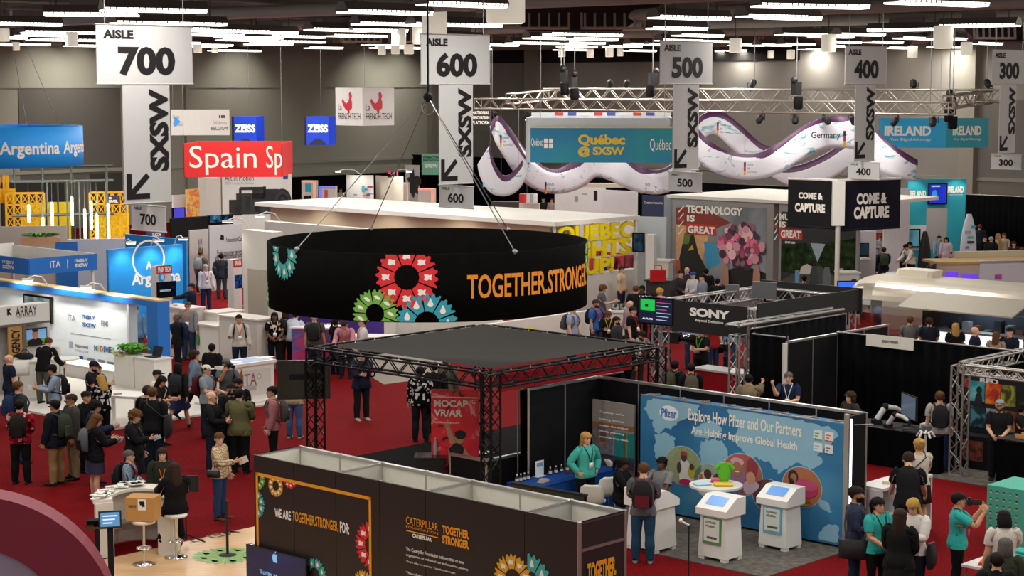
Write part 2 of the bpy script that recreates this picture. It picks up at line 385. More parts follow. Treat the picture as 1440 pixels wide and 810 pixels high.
def garment(T,kind):
    z = T.co[:,2]; x,y = np.abs(T.co[:,0]),T.co[:,1]; arm = T.arm > .5; body = ~arm
    nk = z < np.where(y < -.03,1.475,1.50)
    if kind in T.cache: return T.cache[kind]
    sl = .006 + .012*sst(-.02,.14,T.t)*arm
    if kind == 'tee': return T.cut(kind,(body & (z > .86) & nk) | (arm & (T.t < .2)),.008 + sl*arm + (.004 + .018*sst(1.25,.9,z))*body,.86,.2)
    if kind == 'vest': return T.cut(kind,(body & (z > .9) & (z < 1.46)) | (arm & (T.t < .03)),.012 + .012*sst(1.2,.9,z),.9,.04)
    if kind == 'shirt': return T.cut(kind,(body & (z > .86) & nk) | (arm & (T.t < .53)),.008 + sl*arm + (.004 + .016*sst(1.25,.9,z))*body,.86,.53)
    if kind == 'jacket': return T.cut(kind,(body & (z > .80) & (z < 1.51)) | (arm & (T.t < .54)),.017 + sl*arm + (.008 + .026*sst(1.3,.85,z))*body,.80,.54)
    if kind == 'trousers': return T.cut(kind,body & (z < 1.0) & (z > .06),.010 + .016*sst(.8,.2,z),.06,neck=False)
    if kind == 'tights': return T.cut(kind,body & (z < 1.0) & (z > .07),.005,.07,neck=False)
    if kind == 'shorts': return T.cut(kind,body & (z < 1.0) & (z > .47),.012 + .02*sst(.85,.5,z),.47,neck=False)
    if kind in ('shoeL','shoeR'): return T.cut(kind,body & (z < .095) & ((T.co[:,0] > 0) == (kind == 'shoeL')),.006,neck=False)
    if kind == 'short': return T.cut(kind,body & ((z > 1.683) | ((y > .015) & (z > 1.615)) | ((y > .045) & (z > 1.575)) | ((y > -.01) & (z > 1.645))),.006 + .012*sst(1.60,1.72,z) + .005*np.sin(T.co[:,0]*170 + z*60)*np.sin(T.co[:,1]*150),neck=False)
    if kind == 'cap_hair': return T.cut(kind,body & ((z > 1.68) | ((y > .0) & (z > 1.57)) | ((y > -.035) & (z > 1.635))) & (z > 1.52),.010 + .014*sst(1.60,1.72,z) + .005*np.sin(T.co[:,0]*170 + z*60)*np.sin(T.co[:,1]*150),neck=False)
    if kind == 'curly': return T.cut(kind,body & ((z > 1.685) | ((y > .0) & (z > 1.56)) | ((y > -.03) & (z > 1.64))) & (z > 1.52),.03 + .018*np.sin(T.co[:,0]*130)*np.sin(z*120),neck=False)
    if kind == 'beard': return T.cut(kind,body & (y < -.015) & (z > 1.52) & (z < 1.59) & ~((np.abs(z - 1.578) < .008) & (x < .02)),.006,neck=False)
    if kind in ('skirt','coat','dress'):
        top,bot,r1 = {'skirt': (1.03,.56,.235),'coat': (1.06,.50,.24),'dress': (1.03,.5,.25)}[kind]
        co = []; fs = []; n = 22; k = 8
        for i in range(k + 1):
            q = i/k; zz = top + (bot - top)*q; f = min(1,q*2.2)
            rx = .16 + (.20 - .16)*f + (r1 - .2)*q; ry = .118 + .03*f + (r1 - .2)*.8*q
            for j in range(n):
                a = 2*math.pi*j/n; fold = 1 + .035*q*math.cos(a*7)
                co.append((rx*fold*math.cos(a),ry*fold*math.sin(a),zz))
        for i in range(k):
            for j in range(n):
                a,b,c,d = i*n + j,i*n + (j + 1) % n,(i + 1)*n + (j + 1) % n,(i + 1)*n + j
                fs += [(a,c,b),(a,d,c)]
        co = np.array(co); w = np.zeros((len(co),len(BN))); q = 1 - sst(.6,.98,co[:,2]); sd = sst(-.14,.14,co[:,0])
        w[:,0] = 1 - q*.85; w[:,BI['thL']] = q*.85*sd; w[:,BI['thR']] = q*.85*(1 - sd)
        g = (co,np.array(fs),w)
        if kind != 'skirt':
            base = garment(T,'jacket' if kind == 'coat' else 'tee'); keep = base[0][:,2] > .0
            g = (np.vstack([base[0],g[0]]),np.vstack([base[1],g[1] + len(base[0])]),np.vstack([base[2],g[2]]))
        T.cache[kind] = g
        return g
def simple(key,build):
    """extra head / chest pieces built as plain meshes rigid to one bone"""
    if key not in SIMPLE:
        mb = MB(); bone = build(mb); tri = []
        for f in mb.f:
            for i in range(1,len(f) - 1): tri.append((f[0],f[i],f[i + 1]))
        w = np.zeros((len(mb.v),len(BN))); w[:,BI[bone]] = 1
        SIMPLE[key] = (np.array(mb.v),np.array(tri),w)
    return SIMPLE[key]
SIMPLE = {}
def _long(mb,z0=1.33,back=.0):
    rings = []
    for z,rx,ry,cy in ((1.735,.05,.06,.02),(1.70,.083,.1,.012),(1.64,.092,.108,.016),(1.56,.094,.1,.025),(1.47,.10,.082,.045),(1.40,.10,.06,.065),(z0,.07,.03,.075)):
        o = [(rx*math.cos(a),cy + ry*math.sin(a),z) for a in [R(-28) + R(236)*k/15 for k in range(16)]]
        i_ = [(rx*.72*math.cos(a),cy + ry*.6*math.sin(a),z) for a in [R(-28) + R(236)*k/15 for k in range(15,-1,-1)]]
        rings.append(o + i_)
    mb.loft(rings,BLACK); return 'head'
def _bob(mb):
    rings = []
    for z,rx,ry,cy in ((1.742,.045,.06,.015),(1.71,.08,.1,.01),(1.66,.096,.112,.012),(1.58,.104,.108,.016),(1.52,.1,.095,.02),(1.495,.085,.08,.02)):
        o = [(rx*math.cos(a),cy + ry*math.sin(a),z) for a in [R(-38) + R(256)*k/15 for k in range(16)]]
        i_ = [(rx*.72*math.cos(a),cy + ry*.6*math.sin(a),z) for a in [R(-38) + R(256)*k/15 for k in range(15,-1,-1)]]
        rings.append(o + i_)
    mb.loft(rings,BLACK); return 'head'
def _pony(mb): mb.tube([(0,.1,1.69),(0,.135,1.68),(0,.15,1.62),(0,.14,1.52),(0,.125,1.44)],[.02,.03,.034,.026,.008],BLACK,8); return 'head'
def _bun(mb): mb.ball((0,.09,1.715),(.045,.045,.042),BLACK); return 'head'
def _hat(mb):
    mb.loft([_ell(0,.002,z,rx,ry,18) for z,rx,ry in ((1.672,.087,.11),(1.70,.088,.11),(1.735,.078,.097),(1.762,.05,.062),(1.772,.012,.014))],BLACK)
    a = [R(200) + R(140)*k/10 for k in range(11)]
    b = [(.085*math.cos(t),-.0 + .105*math.sin(t)) for t in a] ; c = [(.075*math.cos(t),-.075 + .115*math.sin(t)) for t in a[::-1]]
    mb.prism(b + c,1.672,1.682,BLACK,'z'); return 'head'
def _glass(mb):
    for s in (1,-1): mb.prism([(s*.012,1.632),(s*.058,1.636),(s*.056,1.61),(s*.016,1.606)],-.112,-.104,GLOSSY); mb.bar((s*.058,-.105,1.632),(s*.076,.01,1.635),.003,GLOSSY)
    mb.bar((-.014,-.11,1.628),(.014,-.11,1.628),.003,GLOSSY); return 'head'
def _eyes(mb):
    for s in (1,-1): mb.ball((s*.031,-.083,1.632),(.014,.009,.0085),WHITE,8,5)
    return 'head'
def _iris(mb):
    for s in (1,-1):
        mb.ball((s*.031,-.0905,1.632),(.0065,.004,.007),BLACK,7,4)
        mb.tube([(s*.014,-.0955,1.652),(s*.032,-.094,1.657),(s*.052,-.08,1.65)],.0042,BLACK,5)
    return 'head'
def _mouth(mb): mb.ball((0,-.0885,1.572),(.024,.008,.007),BLACK,8,5); return 'head'
def _lany(mb):
    for s in (1,-1):
        p = [(s*.058,.062,1.505),(s*.082,.0,1.512),(s*.078,-.085,1.45),(s*.045,-.138,1.34),(s*.004,-.15,1.17)]
        for a,b in zip(p,p[1:]): mb.prism([(a[0] - .009,a[2]),(a[0] + .009,a[2]),(b[0] + .009,b[2]),(b[0] - .009,b[2])],0,1,BLACK) if False else mb.tube([a,b],.009,BLACK,5)
    return 'chest'
def _badge(mb): mb.box(-.045,.045,-.162,-.155,1.05,1.175,BLACK); return 'chest'
POSE = dict(
    stand=dict(uL=(4,4,0),eL=12,uR=(4,4,0),eR=12),
    walk=dict(uL=(22,4,0),eL=25,uR=(-20,4,0),eR=15,tL=(-18,3),kL=22,tR=(24,2),kR=8),
    phone=dict(uL=(22,2,45),eL=95,uR=(22,2,45),eR=95,hd=(22,0)),
    phoneR=dict(uL=(3,5,0),eL=12,uR=(25,2,40),eR=98,hd=(18,0)),
    crossed=dict(uL=(24,5,78),eL=98,uR=(20,5,74),eR=92),
    clasp=dict(uL=(12,2,55),eL=62,uR=(12,2,55),eR=62),
    camera=dict(uL=(48,4,50),eL=128,uR=(55,14,50),eR=126),
    reach=dict(uL=(4,4,0),eL=14,uR=(62,6,10),eR=25),
    reachL=dict(uR=(4,4,0),eR=14,uL=(62,6,10),eL=25),
    hips=dict(uL=(-14,26,70),eL=80,uR=(-14,26,70),eR=80),
    chin=dict(uL=(20,3,70),eL=85,uR=(52,4,35),eR=135),
    back=dict(uL=(-22,8,50),eL=45,uR=(-22,8,50),eR=45),
    sit=dict(uL=(32,4,20),eL=60,uR=(32,4,20),eR=60,tL=(84,4),kL=84,tR=(84,4),kR=84),
    perch=dict(uL=(34,4,30),eL=70,uR=(34,4,30),eR=70,tL=(62,6),kL=72,tR=(66,6),kR=78),
    lean=dict(uL=(48,6,10),eL=30,uR=(48,6,10),eR=30,sp=26,hd=(10,0)),
    talk=dict(uL=(15,6,30),eL=70,uR=(20,8,15),eR=85),
    bag=dict(uL=(3,5,0),eL=12,uR=(12,8,30),eR=100),
)
def Rx(a): return Matrix.Rotation(R(a),3,'X')
def Ry(a): return Matrix.Rotation(R(a),3,'Y')
def Rz(a): return Matrix.Rotation(R(a),3,'Z')
def fk(p,head=(0,0)):
    """joint angles -> one 4x4 per bone (rest space to posed space)"""
    loc = {n: Matrix.Identity(3) for n in BN}
    sp = p.get('sp',0); loc['spine'] = Rx(sp*.6); loc['chest'] = Rx(sp*.4)
    hp = p.get('hd',(0,0)); loc['neck'] = Rz((head[0] + hp[1])*.4) @ Rx((head[1] + hp[0])*.4); loc['head'] = Rz((head[0] + hp[1])*.6) @ Rx((head[1] + hp[0])*.6)
    for s,sg in (('L',1),('R',-1)):
        fl,ab,tw = p.get('u' + s,(4,4,0)); d = ADIR if s == 'L' else mir(ADIR)
        loc['ua' + s] = Rx(-fl) @ Ry(sg*(27 - ab)) @ Matrix.Rotation(R(sg*tw),3,d) 
        loc['fa' + s] = Rx(-p.get('e' + s,12)); loc['fi' + s] = Matrix.Rotation(R(sg*p.get('grip',18)),3,'Y')
        fl,ab = p.get('t' + s,(0,0)); loc['th' + s] = Ry(-sg*ab) @ Rx(-fl); loc['sh' + s] = Rx(p.get('k' + s,0)); loc['ft' + s] = Rx(-(p.get('k' + s,0) - fl) if abs(fl) > 50 else 0)
    W_ = {}
    for n in BN:
        j = JT[n]; X = Matrix.Translation(j) @ loc[n].to_4x4() @ Matrix.Translation(-j)
        W_[n] = (W_[PAR[n]] @ X) if PAR[n] else X
    return W_
def skin(g,B):
    co,fs,w = g
    h = np.hstack([co,np.ones((len(co),1))]); out = np.zeros((len(co),3))
    for i in range(len(BN)):
        ww = w[:,i]
        if ww.any(): out += ww[:,None]*(h @ B[i][:3].T)
    return out
def mesh_np(name,parts):
    """parts = [(co, tris, material)] -> one mesh"""
    me = bpy.data.meshes.new(name); co = np.vstack([p[0] for p in parts]); fs = []; mi = []; k = 0; mats = []
    for c,f,m in parts:
        fs.append(f + k); k += len(c)
        if m not in mats: mats.append(m)
        mi.append(np.full(len(f),mats.index(m)))
    fs = np.vstack(fs).astype(np.int32); mi = np.concatenate(mi).astype(np.int32); n = len(fs)
    me.vertices.add(len(co)); me.vertices.foreach_set('co',co.astype(np.float32).ravel())
    me.loops.add(n*3); me.loops.foreach_set('vertex_index',fs.ravel())
    me.polygons.add(n); me.polygons.foreach_set('loop_start',np.arange(0,n*3,3,dtype=np.int32)); me.polygons.foreach_set('loop_total',np.full(n,3,dtype=np.int32))
    for m in mats: me.materials.append(m)
    me.polygons.foreach_set('material_index',mi); me.polygons.foreach_set('use_smooth',np.ones(n,dtype=bool))
    me.update(calc_edges=True)
    return me
TPL = template((7000,2600,1000))
SKINS = dict(l='c99a7e',t='b07f5e',d='5a3a2a',b='3c261d',o='c48d6b')
HAIRC = dict(k='120e0d',b='2f1f16',n='54381f',y='a5803f',g='55514c',w='a9a49c',r='6b341b',d='1c1512')
PEOPLE = []
def person(px,py,h,face,pose,top,bot,hair,label,z=0.0,skin_='l',head=(0,0),shoes='16151a',lany=None,ex='',lod=None,at=None,group=None,seat=None):
    """px,py = ground pixel between the feet (at floor height z); face = heading in degrees, 0 = towards the camera, +90 = towards the right of the picture"""
    g = at if at is not None else G(px,py,z)
    size = h/1.75*F/g.y
    if lod is None: lod = 0 if size*1.75 > 95 else (1 if size*1.75 > 62 else 2)
    T = TPL[lod]
    p = POSE[pose] if isinstance(pose,str) else pose
    Wm = fk(p,head); B = [np.array(Wm[n]) for n in BN]
    sm = M(SKINS[skin_],.6,var=.04)
    body = skin((T.co,T.fs,T.w),B)
    drop = 0.0
    sitting = p.get('tL',(0,0))[0] > 50
    zmin = body[:,2].min()
    def P(gm): return skin(gm,B)
    parts = [(body,T.fs,sm)]
    if lod < 2:
        for k,f,m in (('eyes',_eyes,M('cfc8bf',.4)),('iris',_iris,M('1b120e',.5)),('mouth',_mouth,M('7d3f38' if skin_ in 'lto' else '4a201c',.6))):
            gm = simple(k,f); parts.append((P(gm),gm[1],m))
    o = link('person',mesh_np('person',parts)); tag(o,label,'person',group)
    s = h/1.75
    o.scale = (s*1.13,s*1.13,s); o.location = (g.x,g.y,g.z + ((seat or .5) - .815*s if sitting else -zmin*s)); o.rotation_euler = (0,0,R(face))
    def child(name,gms,m): return link(name,mesh_np(name,[(P(gm),gm[1],m) for gm in gms]),o)
    def mm(c): return c if not isinstance(c,str) else M(c,.85,var=.12,scale=14)
    tk,tc = top
    child({'tee': 't_shirt'}.get(tk,tk),[garment(T,tk)],mm(tc))
    if bot:
        bk,bc = bot; child(bk,[garment(T,bk)],mm(bc))
    if shoes and lod < 2:
        for s_ in ('shoeL','shoeR'): child('shoe',[garment(T,s_)],mm(shoes))
    hk,hc = hair
    hm = M(HAIRC.get(hc,hc),.8,var=.25,scale=40)
    hs = {'bald': [],'short': ['short'],'long': ['cap_hair',_long],'bob': ['cap_hair',_bob],'pony': ['cap_hair',_pony],'bun': ['cap_hair',_bun],'curly': ['curly'],'curlylong': ['curly',_bob],'fringe': ['cap_hair'],'hat': ['short',_hat]}[hk]
    gms = [garment(T,a) if isinstance(a,str) else simple(a.__name__,a) for a in hs if a is not _hat]
    if gms: child('hair',gms,hm)
    if hk == 'hat': child('cap',[simple('_hat',_hat)],mm(ex.split('cap=')[1].split(' ')[0] if 'cap=' in ex else '3a3a3c'))
    if 'beard' in ex: child('beard',[garment(T,'beard')],hm)
    if 'glasses' in ex: child('glasses',[simple('_glass',_glass)],GLOSSY)
    if lany:
        l = child('lanyard',[simple('_lany',_lany)],mm(lany)); gm = simple('_badge',_badge)
        link('badge',mesh_np('badge',[(P(gm),gm[1],M('d8d4cc',.5))]),l)
    o['_'] = 0; del o['_']
    PEOPLE.append(o)
    o_mat = Matrix.LocRotScale(o.location,o.rotation_euler,o.scale)
    return o,{n: o_mat @ Wm[n] for n in BN}
def worn(o_bones,bone,name,label,cat,parts,group=None):
    """a thing carried by a person: parts = [(name, MB builder in rest coordinates of the body, sub)]"""
    Mx = o_bones[bone]
    t = bpy.data.objects.new(name,None); COL.objects.link(t); t.empty_display_size = .1; t.matrix_world = Mx
    tag(t,label,cat,group)
    for nm,mb in parts: mb.build(nm,t)
    return t
def backpack(pb,label,c='1a1a1d',c2=None,one=False):
    m = M(c,.8,var=.15,scale=20); m2 = M(c2 or c,.7,var=.1)
    b = MB(); rings = []
    for z,w_,d in ((1.02,.12,.09),(1.06,.15,.14),(1.2,.16,.16),(1.36,.15,.14),(1.46,.11,.09),(1.49,.05,.04)):
        rings.append([(w_*math.copysign(abs(math.cos(a)) ** .6,math.cos(a)),.16 + d*.5 + d*.5*math.copysign(abs(math.sin(a)) ** .6,math.sin(a)) - .02,z) for a in [2*math.pi*k/16 for k in range(16)]])
    b.loft(rings,m)
    k = MB(); k.loft([[(.11*math.copysign(abs(math.cos(a)) ** .6,math.cos(a)),.30 + .03*math.sin(a),z) for a in [2*math.pi*q/12 for q in range(12)]] for z in (1.06,1.09,1.22,1.26)],m2)
    ps = [('pack',b),('pocket',k)]
    for s in ((1,-1) if not one else (1,)):
        st = MB(); st.tube([(s*.09,.15,1.45),(s*.105,.03,1.505),(s*.12,-.1,1.44),(s*.14,-.155,1.3),(s*.17,-.08,1.12),(s*.14,.14,1.06)],.017,m2,6); ps.append(('strap',st))
    h = MB(); h.tube([(-.03,.15,1.48),(-.02,.15,1.515),(.02,.15,1.515),(.03,.15,1.48)],.008,m2,5); ps.append(('handle',h))
    return worn(pb[1],'chest','backpack',label,'backpack',ps,'backpacks worn by visitors')
def shoulder_bag(pb,label,c='141416',side=-1,z=.86,w_=.16,hh=.26,strap=True,y=.0):
    m = M(c,.6,var=.12,scale=18); b = MB()
    b.loft([[(side*(.27 + d*.5*math.sin(a)),y + w_*math.copysign(abs(math.cos(a)) ** .6,math.cos(a)),zz) for a in [2*math.pi*q/12 for q in range(12)]] for zz,d in ((z - hh/2,.06),(z - hh*.3,.13),(z + hh*.2,.12),(z + hh/2,.05))],m)
    ps = [('bag_body',b)]
    if strap:
        s_ = MB(); s_.tube([(side*.25,y + .1,z + hh*.45),(side*.19,.13,1.2),(-side*.06,.13,1.43),(-side*.1,.0,1.505),(-side*.05,-.13,1.4),(side*.15,-.15,1.15),(side*.25,y - .1,z + hh*.45)],.011,m,5); ps.append(('strap',s_))
    return worn(pb[1],'pelvis' if not strap else 'chest','shoulder_bag',label,'bag',ps,'bags carried by visitors')
def hand_thing(pb,name,label,cat,side='R',kind='phone',c='1a1a1c'):
    sg = 1 if side == 'L' else -1; c0 = WRI + ADIR*.10; c0 = Vector((sg*c0.x,c0.y,c0.z)); nrm = Vector((-sg*math.cos(A30),0,-math.sin(A30)))
    p0 = c0 + nrm*.025; b = MB(); m = M(c,.35,var=0)
    d = ADIR if side == 'L' else mir(ADIR)
    rot = Matrix((d,Vector((0,1,0)),d.cross(Vector((0,1,0))))).transposed().to_4x4()
    X = Matrix.Translation(p0) @ rot
    b.X = X; ps = []
    if kind == 'phone':
        b.box(-.03,.11,-.037,.037,-.005,.005,m); ps = [('case',b)]; s_ = MB(); s_.X = X; s_.box(-.025,.105,-.033,.033,-.0065,-.005,M('7f9db5',.3,emit=.6)); s_.box(-.025,.105,-.033,.033,.005,.0065,M('7f9db5',.3,emit=.6)); ps.append(('screen',s_))
    elif kind == 'paper':
        b.box(-.02,.15,-.07,.07,-.003,.003,m); ps = [('sheet',b)]
    elif kind == 'camera':
        b.box(-.03,.06,-.07,.07,-.03,.03,m); b.box(-.02,.02,-.03,.03,.03,.05,m); ps = [('camera_body',b)]
        l = MB(); l.X = X; l.tube([(.06,0,0),(.19,0,0)],[.038,.042],GLOSSY,14); ps.append(('lens',l))
    elif kind == 'photo':
        b.X = Matrix(); b.box(-.07,.07,-.19,-.12,1.57,1.66,m); b.box(-.03,.03,-.18,-.13,1.66,1.685,m); ps = [('camera_body',b)]
        l = MB(); l.tube([(0,-.19,1.61),(0,-.33,1.61)],[.04,.046],GLOSSY,14); ps.append(('lens',l))
        return worn(pb[1],'head',name,label,cat,ps)
    elif kind == 'bagdown':
        b.loft([[(x_,.15*math.cos(a),.06*math.sin(a)) for a in [2*math.pi*q/12 for q in range(12)]] for x_ in (.12,.16,.36,.42)],m); ps = [('bag_body',b)]
        h = MB(); h.X = X; h.tube([(.14,-.08,0),(.02,-.03,0),(.02,.03,0),(.14,.08,0)],.009,m,5); ps.append(('handle',h))
    return worn(pb[1],'fi' + side if kind != 'bagdown' else 'ha' + side,name,label,cat,ps)
# ---------------------------------------------------------------- the hall
CORNER = Vector((-5.6,133,0))
PLF = Plane(CORNER,BB); PRT = Plane(CORNER,AA)
RED = ramp_mat('red_carpet',[(.3,'4e090c'),(.5,'690c11'),(.7,'7c1016')],scale=26,detail=8,rough=.95,bump=.25)
def floor_poly(name,pts,z0,z1,m):
    b = MB(); b.prism([(p[0],p[1]) for p in pts],z0,z1,m,'z'); return struct(b.build(name))
floor_poly('floor',[(-60,5),(60,5),(75,140),(-60,140)],-.2,0,RED)
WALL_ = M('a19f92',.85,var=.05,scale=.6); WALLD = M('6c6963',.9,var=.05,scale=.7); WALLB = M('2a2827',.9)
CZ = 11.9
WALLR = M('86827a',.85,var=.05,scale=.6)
def wall_box(name,pl,x0,x1,m=None): 
    b = MB(); b.box(x0,x1,0,.3,0,CZ,m or WALL_); o = struct(b.build(name)); o.location = pl.o; o.rotation_euler = (0,0,pl.ang); return o
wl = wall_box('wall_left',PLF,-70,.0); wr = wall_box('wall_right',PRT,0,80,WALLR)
def wall_trim(name,pl,specs):
    b = MB()
    for x0,x1,z0,z1,d,m in specs: b.box(x0,x1,-d,0,z0,z1,m)
    o = struct(b.build(name)); o.location = pl.o; o.rotation_euler = (0,0,pl.ang); return o
wall_trim('trim_1',PLF,[(-70,0,3.3,3.5,.12,WALL_),(-70,-.5,8.25,8.4,.1,WALL_)])
x0,z0,x1,z1 = PLF.rect((25,122),(172,300)); wall_trim('door_1',PLF,[(x0,x1,0,z1,.06,WALLD)])
x0,z0,x1,z1 = PLF.rect((0,240),(90,300)); wall_trim('door_2',PLF,[(x0,x1,0,2.9,.1,M('3a3836',.7))])
b0,_,b1,_ = PLF.rect((126,235),(172,300)); wall_trim('door_3',PLF,[(b0,b1,0,3.2,.1,M('45433f',.7))])
wall_trim('trim_2',PLF,[(PLF.hit(258,121)[0],PLF.hit(262,121)[0],0,8.4,.25,WALL_)])
wall_trim('trim_3',PRT,[(PRT.hit(690,80)[0],PRT.hit(1125,80)[0],PRT.hit(900,87)[1],CZ,.1,WALLB),(0,80,3.2,3.4,.12,WALLR)])
for k,(a,c) in enumerate(((744,762),(1357,1378),(608,614))): wall_trim('trim_%d' % (4 + k),PRT,[(PRT.hit(a,100)[0],PRT.hit(c,100)[0],0,CZ,.5,M('8b877b',.85))])
x0,z0,x1,z1 = PRT.rect((1384,140),(1440,300)); wall_trim('door_4',PRT,[(x0,x1 + 6,0,z1,.06,WALLD)])
CEIL = M('7b7d78',.9,var=.25,scale=.8)
floor_poly('ceiling',[(-75,30),(75,30),(75,145),(-75,145)],CZ,CZ + .2,CEIL)
BEAM = M('85837c',.8,var=.2,scale=1.5); PIPE = M('55534f',.7); DUCT = M('231f1e',.7)
def ubar(name,pts,r,m,n=6):
    b = MB(); b.tube(pts,r,m,n); return struct(b.build(name))
k = 0
for d in range(52,150,8):      # purlins across the hall
    c = Vector((0,d,0)); b = MB(); p = c - U*45; q = c + U*60
    b.X = Matrix.Translation((c.x,c.y,0)) @ Matrix.Rotation(PHI,4,'Z')
    b.box(-60,60,-.12,.12,CZ - .55,CZ,BEAM); b.box(-60,60,-.25,.25,CZ - .6,CZ - .55,BEAM)
    struct(b.build('ceiling_beam'))
for d in range(60,150,14):
    b = MB(); b.X = Matrix.Translation((0,d,0)) @ Matrix.Rotation(PHI + R(90),4,'Z')
    b.box(-60,60,-.1,.1,CZ - .9,CZ - .6,BEAM); b.tube([(-60,.8,CZ - .8),(60,.8,CZ - .8)],.09,PIPE); b.tube([(-60,2.1,CZ - .95),(60,2.1,CZ - .95)],.22,M('94938c',.6))
    struct(b.build('ceiling_pipe'))
GRF = M('9a8478',.6)
def plenum(px0,px1,pyb,Y,label):
    """dark air box under the ceiling with two slatted grilles"""
    p = D((px0 + px1)/2,pyb,Y); w = (px1 - px0)/F*Y
    t = thing('air_box',label,'ventilation box',(p.x,p.y,p.z))
    b = MB(); h = CZ - .62 - p.z
    b.loft([[(-w/2 - i*0,-1.2,z) for i in (0,)] + [(w/2,-1.2,z),(w/2,1.2,z),(-w/2,1.2,z)] if False else [(-s*w/2,-1.2*s,z),(s*w/2,-1.2*s,z),(s*w/2,1.2*s,z),(-s*w/2,1.2*s,z)] for s,z in ((.55,0),(1,h))],DUCT,False)
    b.build('box',t)
    for sx in (-1,1):
        g = MB(); g.X = Matrix.Translation((sx*w*.22,-1.2*.78 - .12,h*.45)) @ Matrix.Rotation(R(-14),4,'X')
        gw,gh = w*.19,h*.42
        g.box(-gw,gw,-.03,.03,-gh,-gh + .08,GRF); g.box(-gw,gw,-.03,.03,gh - .08,gh,GRF); g.box(-gw,-gw + .08,-.03,.03,-gh,gh,GRF); g.box(gw - .08,gw,-.03,.03,-gh,gh,GRF)
        for i in range(6): g.box(-gw + .12 + i*(2*gw - .2)/6,-gw + .2 + i*(2*gw - .2)/6,-.02,.02,-gh,gh,M('8a8480',.5))
        g.build('grille',t)
plenum(690,925,44,68,'large dark ceiling air box with two slatted grilles at top centre')
plenum(468,620,62,84,'smaller dark ceiling air box behind hanging cylinder lamps')
plenum(1345,1500,58,74,'dark ceiling air box at the right above the aisle three hundred sign')
# fluorescent fixtures
DIFF = M('fff6e6',.5,emit=9.0); HOUS = M('6a655f',.5,.3)
FZ = 10.55
def fixture(c,ang,L,first=[None]):
    if first[0] is None:
        t = thing('ceiling_light','long fluorescent ceiling light hanging under the dark roof','ceiling light',c,ang,'fluorescent ceiling lights')
        b = MB(); b.prism([(-.32,.0),(.32,.0),(.14,.22),(-.14,.22)],-1.35,1.35,HOUS,'x'); b.prism([(-.12,.22),(.12,.22),(.1,.4),(-.1,.4)],-.6,.6,HOUS,'x')
        b.bar((-1,0,.2),(-1,0,CZ - FZ - .3),.02,PIPE); b.bar((1,0,.2),(1,0,CZ - FZ - .3),.02,PIPE); b.build('housing',t)
        d = MB(); d.prism([(-.24,-.1),(.24,-.1),(.3,0),(-.3,0)],-1.33,1.33,DIFF,'x'); d.build('diffuser',t)
        g = MB()
        for i in range(19): x = -1.33 + i*2.66/18; g.box(x - .012,x + .012,-.305,.305,-.06,.0,M('4a4744',.5))
        g.build('louvre',t); first[0] = t; o = t
    else: o = dup(first[0],c,ang)
    o.scale = (L/2.7,1,1)
    return o
NEAR = [(129,18,130,12),(216,12,132,5),(238,31,162,2),(37,32,78,2),(90,44,100,3),(30,61,62,1),(100,55,110,3),(320,42,96,1),(350,51,80,1),(290,62,60,1),(380,44,60,1),(415,50,70,1),(405,57,90,1),(330,70,60,0),
    (542,15,115,2),(548,32,92,2),(530,41,75,3),(650,4,110,2),(640,33,120,2),(560,66,70,1),(700,62,50,0),(970,23,110,2),(1085,21,95,2),(950,38,85,2),(820,47,135,1),(770,52,60,1),(835,54,60,1),(745,59,60,1),(795,60,55,1),(875,64,50,1),(910,61,60,1),(958,57,50,1),(1006,57,42,1),
    (1140,6,165,6),(1108,23,62,3),(1318,2,150,3),(1275,40,92,-4),(1378,34,92,-1),(1126,47,70,3),(1208,47,72,3),(1120,61,50,1),(1185,58,50,1),(1242,58,55,1),(1330,53,60,1),(1400,68,50,1),(1260,66,40,0),(1315,72,40,1),(1050,62,45,1),(1045,70,45,0),(190,58,60,1),(60,48,50,1),(455,66,40,1)]
rnd = random.Random(3)
for i,(px,py,L,sl) in enumerate(NEAR):
    c = G(px,py,FZ)
    if c.y > 126 or c.y < 44: c = D(px,py,min(max(c.y,44),124)) ; c.z = max(FZ - .4,min(c.z,11.0))
    wid = L/F*c.y
    ang = math.atan2(wid*.9,wid)if sl >= 0 else R(-30)
    ang = {True: PHI - R(min(40,sl*4)),False: R(-35)}[sl >= 0]
    o = fixture(c,ang,max(2.4,min(4.2,wid/max(.55,math.cos(ang)))))
    if i % 2 == 0: area_light('ceiling_light_glow',c.x,c.y,c.z - .13,2.6,.5,620,rz=ang)
for r_ in range(5):
    for q in range(11):
        c = Vector((0,74 + r_*9,FZ)) + U*(q - 5.3)*5.2 + V*((q % 2)*1.1) + V*(-(q - 5.3)*2.0)
        if c.y > 122 or abs(c.x) > c.y*.275 or c.y < 66 or (c - CORNER).dot(V) > -5 and False: continue
        if (q*3 + r_*5) % 7 in (1,4): continue
        fixture(c,PHI + R(rnd.uniform(-4,4)),2.9)
        if (q + r_) % 2 == 0: area_light('ceiling_light_glow',c.x,c.y,c.z - .13,2.6,.5,620)
